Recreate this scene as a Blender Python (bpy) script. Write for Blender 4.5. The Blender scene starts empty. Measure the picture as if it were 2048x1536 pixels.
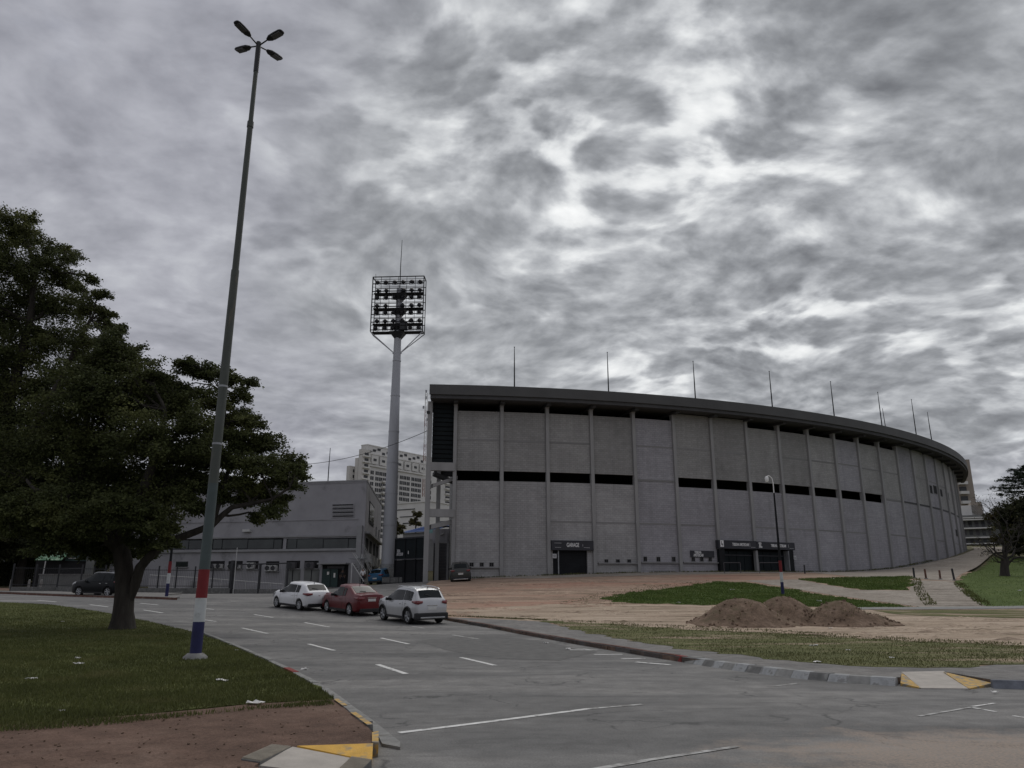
import bpy, bmesh, math, random
import numpy as np
import mathutils
import mathutils.geometry
from mathutils import Vector, Matrix

random.seed(7)
rng = np.random.default_rng(11)
R = math.radians
scene = bpy.context.scene
COL = scene.collection

# ------------------------------------------------------------------ camera
PITCH = R(15.2)
EYE = 1.6
FPX = 1540.0                       # focal length in pixels of the 2048 px wide photograph
cd = bpy.data.cameras.new("camera")
cd.sensor_width = 36.0
cd.lens = 36.0 * FPX / 2048.0
cd.clip_start = 0.05
cd.clip_end = 4000.0
cam = bpy.data.objects.new("camera", cd)
COL.objects.link(cam)
cam.location = (0, 0, EYE)
cam.rotation_euler = (R(90) + PITCH, 0, 0)
scene.camera = cam

# ------------------------------------------------------------------ exposure
vs = scene.view_settings
vs.view_transform = 'Standard'
vs.look = 'None'
vs.exposure = 0.20
vs.gamma = 1.0
vs.use_curve_mapping = False

# ------------------------------------------------------------------ sun (diffuse, behind cloud, in front of the camera)
SUN_EL, SUN_AZ = R(57), R(16)      # azimuth from +Y towards +X
SUN_DIR = (math.cos(SUN_EL) * math.sin(SUN_AZ), math.cos(SUN_EL) * math.cos(SUN_AZ), math.sin(SUN_EL))
sd = bpy.data.lights.new("sun", 'SUN')
sd.energy = 1.05
sd.angle = R(50)
sd.color = (1.0, 0.965, 0.91)
sun = bpy.data.objects.new("sun", sd)
COL.objects.link(sun)
sun.rotation_euler = Vector(SUN_DIR).to_track_quat('Z', 'Y').to_euler()

# ------------------------------------------------------------------ node helper
class NT:
    def __init__(self, tree):
        self.t = tree
        self.n = tree.nodes
        self.l = tree.links
    def add(self, typ, **kw):
        nd = self.n.new(typ)
        for k, v in kw.items():
            setattr(nd, k, v)
        return nd
    def put(self, sock, val):
        if hasattr(val, 'links') or isinstance(val, bpy.types.NodeSocket):
            self.l.new(val, sock)
        else:
            sock.default_value = val
    def math(self, op, a, b=0.0, c=0.0, clamp=False):
        nd = self.add('ShaderNodeMath', operation=op, use_clamp=clamp)
        self.put(nd.inputs[0], a); self.put(nd.inputs[1], b); self.put(nd.inputs[2], c)
        return nd.outputs[0]
    def vmath(self, op, a, b=(0, 0, 0)):
        nd = self.add('ShaderNodeVectorMath', operation=op)
        self.put(nd.inputs[0], a); self.put(nd.inputs[1], b)
        return nd.outputs['Value'] if op in ('DOT_PRODUCT', 'LENGTH', 'DISTANCE') else nd.outputs[0]
    def noise(self, vec, scale, detail=4, rough=0.55, dist=0.0):
        nd = self.add('ShaderNodeTexNoise')
        self.put(nd.inputs['Vector'], vec)
        nd.inputs['Scale'].default_value = scale
        nd.inputs['Detail'].default_value = detail
        nd.inputs['Roughness'].default_value = rough
        nd.inputs['Distortion'].default_value = dist
        return nd.outputs[0]
    def ramp(self, fac, stops, interp='LINEAR'):
        nd = self.add('ShaderNodeValToRGB')
        nd.color_ramp.interpolation = interp
        e = nd.color_ramp.elements
        while len(e) < len(stops):
            e.new(0.5)
        for el, (p, c) in zip(e, stops):
            el.position = p
            el.color = (c, c, c, 1) if isinstance(c, (int, float)) else (*c, 1)
        self.put(nd.inputs[0], fac)
        return nd.outputs[0]
    def mix(self, fac, a, b, blend='MIX'):
        nd = self.add('ShaderNodeMix', data_type='RGBA', blend_type=blend)
        self.put(nd.inputs[0], fac)
        for s, v in ((nd.inputs[6], a), (nd.inputs[7], b)):
            self.put(s, (*v, 1) if isinstance(v, tuple) and len(v) == 3 else v)
        return nd.outputs[2]
    def maprange(self, v, a, b, c, d, smooth=False):
        nd = self.add('ShaderNodeMapRange')
        if smooth:
            nd.interpolation_type = 'SMOOTHSTEP'
        self.put(nd.inputs[0], v)
        for i, x in enumerate((a, b, c, d)):
            nd.inputs[i + 1].default_value = x
        return nd.outputs[0]

# ------------------------------------------------------------------ sky: daylight behind a broken cloud deck
world = bpy.data.worlds.new("World")
scene.world = world
world.use_nodes = True
w = NT(world.node_tree)
w.n.clear()
out = w.add('ShaderNodeOutputWorld')
sky = w.add('ShaderNodeTexSky', sky_type='NISHITA')
sky.sun_disc = False
sky.sun_elevation = SUN_EL
sky.sun_rotation = SUN_AZ
bg_sky = w.add('ShaderNodeBackground')
bg_sky.inputs[1].default_value = 0.09
w.l.new(sky.outputs[0], bg_sky.inputs[0])
dirv = w.vmath('NORMALIZE', w.add('ShaderNodeTexCoord').outputs['Generated'])
sep = w.add('ShaderNodeSeparateXYZ'); w.l.new(dirv, sep.inputs[0])
den = w.math('ADD', w.math('MAXIMUM', sep.outputs[2], 0.0), 0.24)
comb = w.add('ShaderNodeCombineXYZ')
w.l.new(w.math('DIVIDE', sep.outputs[0], den), comb.inputs[0])
w.l.new(w.math('DIVIDE', sep.outputs[1], den), comb.inputs[1])
P2 = comb.outputs[0]
GLOW_DIR = Vector((0.275, 0.83, 0.48)).normalized()      # where the deck is thinnest, in front of the sun
sdot = w.math('MAXIMUM', w.vmath('DOT_PRODUCT', dirv, tuple(GLOW_DIR)), 0.0)
glow = w.math('POWER', sdot, 9.0)
warp = w.add('ShaderNodeTexNoise'); w.l.new(P2, warp.inputs['Vector'])
warp.inputs['Scale'].default_value = 1.3; warp.inputs['Detail'].default_value = 2
wv = w.vmath('SUBTRACT', warp.outputs['Color'], (0.5, 0.5, 0.5))
wsc = w.add('ShaderNodeVectorMath', operation='SCALE'); w.l.new(wv, wsc.inputs[0]); wsc.inputs['Scale'].default_value = 0.35
Pw = w.vmath('ADD', P2, wsc.outputs[0])
mp = w.add('ShaderNodeMapping'); w.l.new(Pw, mp.inputs[0])
mp.inputs['Rotation'].default_value = (0, 0, R(28)); mp.inputs['Scale'].default_value = (1.0, 1.25, 1)
Pm = mp.outputs[0]
big = w.noise(w.vmath('ADD', P2, (7.2, 7.7, 4.1)), 1.1, 3, 0.5)
mp3 = w.add('ShaderNodeMapping'); w.l.new(w.vmath('ADD', Pw, (12.1, -4.3, 0)), mp3.inputs[0])
mp3.inputs['Rotation'].default_value = (0, 0, R(-14)); mp3.inputs['Scale'].default_value = (1.6, 1.76, 1)
Pc = mp3.outputs[0]
mid = w.noise(w.vmath('ADD', Pc, (2.0, 9.0, 8.1)), 3.4, 6, 0.5)
cell = w.noise(w.vmath('ADD', Pc, (11, 5, 6.1)), 10.5, 5, 0.5)
fine = w.noise(w.vmath('ADD', Pc, (1, 5, 11.1)), 25.2, 4, 0.55)
# flat cloudlets: smooth grey middles, thin bright gaps round them
vo = w.add('ShaderNodeTexVoronoi', feature='SMOOTH_F1'); vo.inputs['Smoothness'].default_value = 0.5; vo.inputs['Scale'].default_value = 6.51
wn2 = w.add('ShaderNodeTexNoise'); w.l.new(Pc, wn2.inputs['Vector']); wn2.inputs['Scale'].default_value = 8.4; wn2.inputs['Detail'].default_value = 4
wv2 = w.add('ShaderNodeVectorMath', operation='SCALE'); w.l.new(w.vmath('SUBTRACT', wn2.outputs['Color'], (0.5, 0.5, 0.5)), wv2.inputs[0]); wv2.inputs['Scale'].default_value = 0.152381
w.l.new(w.vmath('ADD', Pc, wv2.outputs[0]), vo.inputs['Vector'])
cellgap = w.maprange(vo.outputs['Distance'], 0.36, 0.72, 0.0, 1.0, True)
gate1 = w.maprange(w.noise(w.vmath('ADD', P2, (9.3, 6.3, 3)), 2.2, 4, 0.55), 0.40, 0.64, 0.0, 1.0, True)
s = w.math('ADD', w.math('MULTIPLY', w.math('SUBTRACT', mid, 0.5), 0.55), w.math('MULTIPLY', w.math('SUBTRACT', big, 0.5), 0.40))
det = w.math('ADD', w.math('MULTIPLY', w.math('SUBTRACT', cell, 0.5), 0.8), w.math('MULTIPLY', w.math('SUBTRACT', fine, 0.5), 0.20))
s = w.math('ADD', s, w.math('MULTIPLY', det, w.math('ADD', 0.30, w.math('MULTIPLY', glow, 0.62))))
s = w.math('ADD', s, w.math('MULTIPLY', w.math('MULTIPLY', cellgap, gate1), w.math('ADD', 0.05, w.math('MULTIPLY', glow, 0.4))))
thick = w.math('ADD', w.math('SUBTRACT', 0.437, w.math('MULTIPLY', glow, 0.085)), s)
ccool = w.ramp(thick, [(0.16, (0.165, 0.170, 0.195)), (0.36, (0.285, 0.291, 0.330)), (0.50, (0.375, 0.382, 0.425)),
                       (0.62, (0.470, 0.482, 0.520)), (0.74, (0.66, 0.675, 0.695)), (0.90, (0.86, 0.87, 0.87))])
cgrey = w.ramp(thick, [(0.16, (0.150, 0.157, 0.172)), (0.36, (0.255, 0.266, 0.285)), (0.50, (0.365, 0.378, 0.400)),
                       (0.62, (0.490, 0.505, 0.525)), (0.76, (0.68, 0.695, 0.705)), (0.95, (0.84, 0.85, 0.85))])
ccol = w.mix(w.maprange(w.math('ADD', glow, w.math('SUBTRACT', big, 0.5)), 0.0, 0.5, 0.0, 1.0, True), ccool, cgrey)
bg_cloud = w.add('ShaderNodeBackground')
w.l.new(ccol, bg_cloud.inputs[0])
bg_cloud.inputs[1].default_value = 1.0
gap = w.noise(w.vmath('ADD', Pw, (4.2, 1.3, 0)), 1.3, 5, 0.5)
cover = w.maprange(gap, 0.64, 0.74, 1.0, 0.72, True)
mxs = w.add('ShaderNodeMixShader')
w.l.new(cover, mxs.inputs[0]); w.l.new(bg_sky.outputs[0], mxs.inputs[1]); w.l.new(bg_cloud.outputs[0], mxs.inputs[2])
w.l.new(mxs.outputs[0], out.inputs[0])

# ------------------------------------------------------------------ scene tree helpers
def tag(o, label=None, cat=None, group=None, kind=None):
    if label: o['label'] = label
    if cat: o['category'] = cat
    if group: o['group'] = group
    if kind: o['kind'] = kind
    return o

def empty(name, loc=(0, 0, 0), rz=0.0, label=None, cat=None, group=None, kind=None, parent=None):
    o = bpy.data.objects.new(name, None)
    COL.objects.link(o)
    o.location = loc
    o.rotation_euler = (0, 0, rz)
    if parent: o.parent = parent
    return tag(o, label, cat, group, kind)

class MB:
    """collects polygons of one mesh"""
    def __init__(self):
        self.v = []; self.f = []
    def poly(self, pts):
        n = len(self.v)
        self.v += [tuple(map(float, p)) for p in pts]
        self.f.append(tuple(range(n, n + len(pts))))
        return self
    def hexa(self, b, t):
        """b, t: four bottom and four top corners, counter-clockwise from above"""
        n = len(self.v)
        self.v += [tuple(map(float, p)) for p in list(b) + list(t)]
        self.f += [(n + 3, n + 2, n + 1, n), (n + 4, n + 5, n + 6, n + 7)]
        for i in range(4):
            j = (i + 1) % 4
            self.f.append((n + i, n + j, n + 4 + j, n + 4 + i))
        return self
    def box(self, c, s, rz=0.0, rx=0.0, ry=0.0):
        m = Matrix.Rotation(rz, 3, 'Z') @ Matrix.Rotation(ry, 3, 'Y') @ Matrix.Rotation(rx, 3, 'X')
        q = []
        for dz in (-.5, .5):
            for dx, dy in ((-.5, -.5), (.5, -.5), (.5, .5), (-.5, .5)):
                q.append(Vector(c) + m @ Vector((dx * s[0], dy * s[1], dz * s[2])))
        return self.hexa(q[:4], q[4:])
    def tube(self, pts, radii, n=8, cap=True):
        pts = [Vector(p) for p in pts]
        if isinstance(radii, (int, float)): radii = [radii] * len(pts)
        base = len(self.v)
        up = None
        for i, p in enumerate(pts):
            d = (pts[min(i + 1, len(pts) - 1)] - pts[max(i - 1, 0)]).normalized()
            if up is None:
                up = Vector((1, 0, 0)) if abs(d.x) < 0.8 else Vector((0, 1, 0))
            a = (up - d * up.dot(d)).normalized(); up = a
            b = d.cross(a)
            for k in range(n):
                t = 2 * math.pi * k / n
                self.v.append(tuple(p + (a * math.cos(t) + b * math.sin(t)) * radii[i]))
        for i in range(len(pts) - 1):
            for k in range(n):
                k2 = (k + 1) % n
                self.f.append((base + i * n + k, base + i * n + k2, base + (i + 1) * n + k2, base + (i + 1) * n + k))
        if cap:
            self.f.append(tuple(base + k for k in reversed(range(n))))
            self.f.append(tuple(base + (len(pts) - 1) * n + k for k in range(n)))
        return self
    def prism(self, poly, z0, z1):
        """vertical prism over a CCW xy polygon"""
        n = len(self.v); m = len(poly)
        self.v += [(float(p[0]), float(p[1]), z0) for p in poly] + [(float(p[0]), float(p[1]), z1) for p in poly]
        self.f += [tuple(n + i for i in reversed(range(m))), tuple(n + m + i for i in range(m))]
        for i in range(m):
            j = (i + 1) % m
            self.f.append((n + i, n + j, n + m + j, n + m + i))
        return self
    def data(self, name, mat, smooth=False):
        me = bpy.data.meshes.new(name)
        me.from_pydata(self.v, [], self.f)
        if len(self.f) < 4000:
            bm = bmesh.new(); bm.from_mesh(me); bmesh.ops.recalc_face_normals(bm, faces=bm.faces[:]); bm.to_mesh(me); bm.free()
        if mat: me.materials.append(mat)
        if smooth:
            me.polygons.foreach_set('use_smooth', [True] * len(me.polygons))
            me.set_sharp_from_angle(angle=R(42))
        me.update()
        return me
    def build(self, name, mat, parent=None, smooth=False, loc=(0, 0, 0), rz=0.0, bevel=0.0):
        return link(name, self.data(name, mat, smooth), parent, loc, rz, bevel)

def link(name, me, parent=None, loc=(0, 0, 0), rz=0.0, bevel=0.0):
    o = bpy.data.objects.new(name, me)
    COL.objects.link(o)
    o.location = loc
    o.rotation_euler = (0, 0, rz)
    if parent: o.parent = parent
    if bevel:
        b = o.modifiers.new('bevel', 'BEVEL'); b.width = bevel; b.segments = 2; b.limit_method = 'ANGLE'
    return o

def copy_tree(o, parent=None):
    c = o.copy(); COL.objects.link(c)
    if parent: c.parent = parent
    for ch in list(o.children):
        copy_tree(ch, c)
    return c

# ------------------------------------------------------------------ materials
def M(name, col, rough=0.8, var=0.18, scale=2.0, bump=0.0, bscale=30.0, metal=0.0, spec=0.4, space='Object', stretch=None, coat=0.0, spots=None):
    m = bpy.data.materials.new(name); m.use_nodes = True
    t = NT(m.node_tree)
    b = t.n['Principled BSDF']
    b.inputs['Roughness'].default_value = rough
    b.inputs['Metallic'].default_value = metal
    b.inputs['Specular IOR Level'].default_value = spec
    if coat: b.inputs['Coat Weight'].default_value = coat; b.inputs['Coat Roughness'].default_value = 0.05
    if space == 'Object':
        vec = t.add('ShaderNodeTexCoord').outputs['Object']
    else:
        vec = t.add('ShaderNodeNewGeometry').outputs['Position']
    if stretch:
        mp = t.add('ShaderNodeMapping'); t.l.new(vec, mp.inputs[0]); mp.inputs['Scale'].default_value = stretch; vec = mp.outputs[0]
    n = t.noise(vec, scale, 6, 0.6)
    f = t.ramp(n, [(0.3, 1 - var), (0.7, 1 + var)])
    c = t.mix(1.0, col, f, 'MULTIPLY')
    if spots:
        sc, lo, hi, scol = spots
        c = t.mix(t.maprange(t.noise(vec, sc, 5, 0.6), lo, hi, 0, 1, True), c, scol)
    t.l.new(c, b.inputs['Base Color'])
    if bump:
        bp = t.add('ShaderNodeBump'); bp.inputs['Strength'].default_value = bump; bp.inputs['Distance'].default_value = 0.02
        t.l.new(t.noise(vec, bscale, 4, 0.6), bp.inputs['Height']); t.l.new(bp.outputs[0], b.inputs['Normal'])
    return m

def glass(name, col=(0.02, 0.025, 0.03), rough=0.06, spec=0.6):
    return M(name, col, rough=rough, var=0.25, scale=1.5, spec=spec)

def M_asphalt():
    m = bpy.data.materials.new('asphalt'); m.use_nodes = True
    t = NT(m.node_tree); b = t.n['Principled BSDF']
    pos = t.add('ShaderNodeNewGeometry').outputs['Position']
    fine = t.noise(pos, 45, 3, 0.7)
    mid = t.noise(pos, 2.3, 6, 0.65)
    mp = t.add('ShaderNodeMapping'); t.l.new(pos, mp.inputs[0]); mp.inputs['Scale'].default_value = (0.35, 1.0, 1); mp.inputs['Rotation'].default_value = (0, 0, R(20))
    large = t.noise(mp.outputs[0], 0.45, 6, 0.6, 0.6)
    c = t.ramp(large, [(0.32, (0.098, 0.098, 0.096)), (0.5, (0.150, 0.148, 0.143)), (0.68, (0.228, 0.222, 0.210))])
    c = t.mix(1.0, c, t.ramp(mid, [(0.25, 0.72), (0.75, 1.24)]), 'MULTIPLY')
    c = t.mix(1.0, c, t.ramp(fine, [(0.3, 0.70), (0.7, 1.30)]), 'MULTIPLY')
    # tar-dark scuffs
    mp2 = t.add('ShaderNodeMapping'); t.l.new(pos, mp2.inputs[0]); mp2.inputs['Scale'].default_value = (0.5, 2.2, 1); mp2.inputs['Rotation'].default_value = (0, 0, R(-12))
    sc = t.maprange(t.noise(mp2.outputs[0], 1.1, 6, 0.65, 0.8), 0.54, 0.68, 0, 0.6, True)
    c = t.mix(sc, c, (0.085, 0.085, 0.083))
    # cracks
    vo = t.add('ShaderNodeTexVoronoi', feature='DISTANCE_TO_EDGE'); vo.inputs['Scale'].default_value = 0.42
    wn = t.add('ShaderNodeTexNoise'); t.l.new(pos, wn.inputs['Vector']); wn.inputs['Scale'].default_value = 1.6; wn.inputs['Detail'].default_value = 5
    t.l.new(t.vmath('ADD', pos, t.vmath('MULTIPLY', wn.outputs['Color'], (1.3, 1.3, 0))), vo.inputs['Vector'])
    cr = t.maprange(vo.outputs['Distance'], 0.0, 0.016, 0.85, 0.0)
    cr = t.math('MULTIPLY', cr, t.maprange(t.noise(pos, 0.5, 3), 0.47, 0.57, 0, 1, True))
    c = t.mix(cr, c, (0.05, 0.05, 0.05))
    # sandy grit washed over the crossing at lower right
    d = t.vmath('DISTANCE', t.vmath('MULTIPLY', pos, (0.62, 1, 0)), (5.6 * 0.62, 8.1, 0))
    g = t.math('ADD', t.maprange(d, 1.0, 3.8, 0.8, -0.3), t.math('MULTIPLY', t.math('SUBTRACT', t.noise(pos, 1.4, 7, 0.7), 0.5), 1.6))
    g = t.math('MULTIPLY', t.maprange(g, 0.25, 0.75, 0, 1, True), t.ramp(t.noise(pos, 30, 4, 0.7), [(0.35, 0.25), (0.6, 1.0)]))
    c = t.mix(g, c, (0.31, 0.250, 0.20))
    t.l.new(c, b.inputs['Base Color'])
    b.inputs['Roughness'].default_value = 0.82
    b.inputs['Specular IOR Level'].default_value = 0.3
    bp = t.add('ShaderNodeBump'); bp.inputs['Strength'].default_value = 0.5; bp.inputs['Distance'].default_value = 0.012
    t.l.new(t.math('ADD', fine, t.math('MULTIPLY', mid, 0.7)), bp.inputs['Height']); t.l.new(bp.outputs[0], b.inputs['Normal'])
    return m

def M_ground(name, stops, scale=0.6, fine=(0.7, 1.3), fscale=25, bump=0.6, patch=None, stretch=(1, 1, 1), rot=0.0):
    """patch: (noise scale, lo, hi, colour)"""
    m = bpy.data.materials.new(name); m.use_nodes = True
    t = NT(m.node_tree); b = t.n['Principled BSDF']
    pos = t.add('ShaderNodeNewGeometry').outputs['Position']
    mp = t.add('ShaderNodeMapping'); t.l.new(pos, mp.inputs[0]); mp.inputs['Scale'].default_value = stretch; mp.inputs['Rotation'].default_value = (0, 0, rot)
    c = t.ramp(t.noise(mp.outputs[0], scale, 8, 0.66, 0.4), stops)
    n2 = t.noise(pos, fscale, 5, 0.7)
    c = t.mix(1.0, c, t.ramp(n2, [(0.28, fine[0]), (0.72, fine[1])]), 'MULTIPLY')
    c = t.mix(1.0, c, t.ramp(t.noise(mp.outputs[0], 3.1, 6, 0.7), [(0.28, 0.70), (0.72, 1.28)]), 'MULTIPLY')
    for pt in (patch or []):
        c = t.mix(t.maprange(t.noise(t.vmath('ADD', mp.outputs[0], (pt[0] * 9, 3, 1)), pt[0], 7, 0.68, 0.5), pt[1], pt[2], 0, 1, True), c, pt[3])
    t.l.new(c, b.inputs['Base Color'])
    b.inputs['Roughness'].default_value = 0.95
    b.inputs['Specular IOR Level'].default_value = 0.15
    bp = t.add('ShaderNodeBump'); bp.inputs['Strength'].default_value = bump; bp.inputs['Distance'].default_value = 0.03
    t.l.new(n2, bp.inputs['Height']); t.l.new(bp.outputs[0], b.inputs['Normal'])
    return m

def M_block(name, col):
    """painted block wall: UV in metres along and up the wall"""
    m = bpy.data.materials.new(name); m.use_nodes = True
    t = NT(m.node_tree); b = t.n['Principled BSDF']
    uv = t.add('ShaderNodeUVMap').outputs[0]
    br = t.add('ShaderNodeTexBrick')
    t.l.new(uv, br.inputs['Vector'])
    br.inputs['Scale'].default_value = 1.0
    br.inputs['Brick Width'].default_value = 0.42; br.inputs['Row Height'].default_value = 0.21
    br.inputs['Mortar Size'].default_value = 0.012
    br.inputs['Color1'].default_value = (0.93, 0.93, 0.93, 1); br.inputs['Color2'].default_value = (1.07, 1.07, 1.07, 1)
    br.inputs['Mortar'].default_value = (0.72, 0.72, 0.72, 1)
    mp = t.add('ShaderNodeMapping'); t.l.new(uv, mp.inputs[0]); mp.inputs['Scale'].default_value = (0.22, 2.4, 1)
    streak = t.noise(mp.outputs[0], 1.0, 6, 0.7)
    blotch = t.noise(uv, 0.28, 5, 0.6, 0.6)
    mpv = t.add('ShaderNodeMapping'); t.l.new(uv, mpv.inputs[0]); mpv.inputs['Scale'].default_value = (2.0, 0.10, 1)
    drip = t.noise(mpv.outputs[0], 1.0, 5, 0.6)
    c = t.mix(1.0, col, br.outputs[0], 'MULTIPLY')
    c = t.mix(1.0, c, t.ramp(streak, [(0.25, 0.90), (0.5, 1.0), (0.8, 1.06)]), 'MULTIPLY')
    c = t.mix(1.0, c, t.ramp(blotch, [(0.3, 0.86), (0.7, 1.10)]), 'MULTIPLY')
    c = t.mix(1.0, c, t.ramp(drip, [(0.28, 0.89), (0.5, 1.0), (0.75, 1.06)]), 'MULTIPLY')
    c = t.mix(1.0, c, t.ramp(t.add('ShaderNodeObjectInfo').outputs['Random'], [(0, 0.90), (1, 1.08)]), 'MULTIPLY')
    c = t.mix(t.maprange(t.noise(uv, 0.9, 5, 0.6, 0.8), 0.64, 0.74, 0, 0.22, True), c, (0.17, 0.165, 0.16))
    t.l.new(c, b.inputs['Base Color'])
    b.inputs['Roughness'].default_value = 0.85; b.inputs['Specular IOR Level'].default_value = 0.25
    bp = t.add('ShaderNodeBump'); bp.inputs['Strength'].default_value = 0.6; bp.inputs['Distance'].default_value = 0.015
    t.l.new(br.outputs['Fac'], bp.inputs['Height']); bp.invert = True
    t.l.new(bp.outputs[0], b.inputs['Normal'])
    return m

def M_leaf(name, c0, c1, c2):
    m = bpy.data.materials.new(name); m.use_nodes = True
    t = NT(m.node_tree); b = t.n['Principled BSDF']
    geo = t.add('ShaderNodeNewGeometry')
    n = t.noise(geo.outputs['Position'], 0.55, 4, 0.6)
    c = t.ramp(n, [(0.3, c0), (0.55, c1), (0.75, c2)])
    c = t.mix(1.0, c, t.ramp(geo.outputs['Random Per Island'], [(0, 0.65), (1, 1.35)]), 'MULTIPLY')
    t.l.new(c, b.inputs['Base Color'])
    b.inputs['Roughness'].default_value = 0.7
    b.inputs['Specular IOR Level'].default_value = 0.2
    tr = t.add('ShaderNodeBsdfTranslucent'); t.l.new(c, tr.inputs[0])
    mx = t.add('ShaderNodeMixShader'); mx.inputs[0].default_value = 0.25
    t.l.new(b.outputs[0], mx.inputs[1]); t.l.new(tr.outputs[0], mx.inputs[2])
    t.l.new(mx.outputs[0], t.n['Material Output'].inputs[0])
    return m

MT = {}
MT['asphalt'] = M_asphalt()
MT['asphalt_dark'] = M('asphalt_patch_mat', (0.105, 0.104, 0.10), 0.85, 0.25, 3, 0.5, 60, space='Pos')
MT['asphalt_walk'] = M_ground('walk_mat', [(0.3, (0.15, 0.148, 0.145)), (0.7, (0.235, 0.225, 0.21))], 0.5, (0.75, 1.25), 40, 0.4)
GRS = [(0.28, (0.060, 0.072, 0.022)), (0.5, (0.084, 0.096, 0.030)), (0.75, (0.115, 0.120, 0.044))]
MT['lawn'] = M_ground('lawn_mat', GRS, 0.45, (0.55, 1.45), 16, 0.9, [(0.35, 0.60, 0.80, (0.115, 0.09, 0.045))])
MT['lawn_green'] = M_ground('lawn_green_mat', [(0.28, (0.056, 0.084, 0.020)), (0.5, (0.076, 0.110, 0.028)), (0.75, (0.102, 0.130, 0.042))], 0.5, (0.6, 1.4), 10, 0.9,
                            [(0.3, 0.66, 0.8, (0.12, 0.095, 0.05))])
MT['verge'] = M_ground('verge_mat', [(0.3, (0.082, 0.092, 0.034)), (0.55, (0.118, 0.122, 0.050)), (0.8, (0.19, 0.165, 0.10))], 0.5, (0.6, 1.4), 14, 0.9,
                       [(0.5, 0.50, 0.66, (0.31, 0.24, 0.175))], stretch=(0.45, 1.5, 1))
MT['dirt'] = M_ground('dirt_mat', [(0.30, (0.195, 0.142, 0.106)), (0.5, (0.33, 0.238, 0.178)), (0.70, (0.48, 0.37, 0.28))], 0.45, (0.66, 1.3), 8, 0.8,
                      [(0.16, 0.50, 0.66, (0.35, 0.205, 0.15)), (0.55, 0.55, 0.66, (0.165, 0.130, 0.085)), (1.1, 0.60, 0.68, (0.085, 0.06, 0.042))], stretch=(0.30, 1.6, 1))
MT['sand'] = M_ground('sand_mat', [(0.30, (0.25, 0.19, 0.138)), (0.5, (0.385, 0.305, 0.230)), (0.70, (0.50, 0.41, 0.32))], 0.6, (0.70, 1.28), 10, 0.8,
                      [(0.5, 0.52, 0.66, (0.20, 0.160, 0.108)), (1.1, 0.58, 0.68, (0.14, 0.10, 0.07))], stretch=(0.26, 2.0, 1))
MT['path_brown'] = M_ground('path_brown_mat', [(0.25, (0.085, 0.056, 0.043)), (0.5, (0.150, 0.098, 0.075)), (0.78, (0.24, 0.175, 0.138))], 0.5, (0.66, 1.35), 34, 0.8,
                            [(0.9, 0.63, 0.78, (0.22, 0.165, 0.13))])
MT['concrete_path'] = M_ground('concrete_path_mat', [(0.3, (0.24, 0.21, 0.175)), (0.7, (0.36, 0.325, 0.28))], 0.4, (0.8, 1.2), 12, 0.4)
MT['terrain'] = M_ground('terrain_mat', [(0.3, (0.07, 0.075, 0.035)), (0.7, (0.13, 0.11, 0.06))], 0.1, (0.8, 1.2), 5, 0.3)
MT['mound'] = M_ground('mound_mat', [(0.3, (0.115, 0.080, 0.055)), (0.55, (0.175, 0.124, 0.090)), (0.8, (0.25, 0.185, 0.14))], 1.1, (0.65, 1.35), 9, 1.0,
                       [(0.6, 0.52, 0.70, (0.115, 0.095, 0.058))])
MT['white_line'] = M('white_line_mat', (0.62, 0.62, 0.60), 0.7, 0.2, 6, 0.3, 40, space='Pos', spots=(7.0, 0.52, 0.66, (0.22, 0.22, 0.21)))
MT['faint_line'] = M('faint_line_mat', (0.40, 0.40, 0.385), 0.8, 0.2, 6, 0.3, 40, space='Pos', spots=(4.0, 0.46, 0.58, (0.20, 0.195, 0.185)))
MT['kerb_brown'] = M('kerb_brown_mat', (0.11, 0.055, 0.040), 0.9, 0.4, 4, 0.6, 25, space='Pos', spots=(3.0, 0.55, 0.7, (0.20, 0.15, 0.12)))
MT['kerb_grey'] = M('kerb_grey_mat', (0.22, 0.22, 0.21), 0.9, 0.25, 5, 0.5, 30, space='Pos', spots=(3.0, 0.56, 0.72, (0.13, 0.12, 0.10)))
MT['kerb_white'] = M('kerb_white_mat', (0.30, 0.31, 0.312), 0.85, 0.25, 6, 0.5, 30, space='Pos', spots=(6.0, 0.52, 0.66, (0.19, 0.19, 0.185)))
MT['kerb_dark'] = M('kerb_dark_mat', (0.135, 0.135, 0.13), 0.9, 0.3, 5, 0.5, 30, space='Pos', spots=(5.0, 0.58, 0.7, (0.24, 0.24, 0.23)))
MT['kerb_blue'] = M('kerb_blue_mat', (0.145, 0.155, 0.178), 0.9, 0.3, 5, 0.5, 30, space='Pos')
MT['kerb_red'] = M('kerb_red_mat', (0.20, 0.035, 0.030), 0.85, 0.3, 5, 0.4, 30, space='Pos')
MT['yellow'] = M('yellow_paint', (0.62, 0.36, 0.06), 0.75, 0.15, 6, 0.4, 40, space='Pos', spots=(5.0, 0.56, 0.7, (0.36, 0.27, 0.14)))
MT['yellow_worn'] = M('yellow_worn_paint', (0.50, 0.32, 0.09), 0.8, 0.2, 6, 0.4, 40, space='Pos', spots=(9.0, 0.46, 0.60, (0.24, 0.22, 0.18)))
MT['slab'] = M('slab_mat', (0.40, 0.37, 0.33), 0.85, 0.15, 4, 0.4, 50, space='Pos')
MT['tactile'] = M('tactile_mat', (0.30, 0.27, 0.22), 0.85, 0.2, 9, 0.3, 50, space='Pos')
MT['block_up'] = M_block('block_upper_paint', (0.298, 0.294, 0.286))
MT['block_low'] = M_block('block_lower_paint', (0.335, 0.331, 0.329))
MT['block_violet'] = M_block('block_violet_paint', (0.318, 0.312, 0.330))
MT['col'] = M('column_paint', (0.285, 0.283, 0.28), 0.85, 0.15, 0.8, 0.2, 20, stretch=(1, 1, 0.25))
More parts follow.
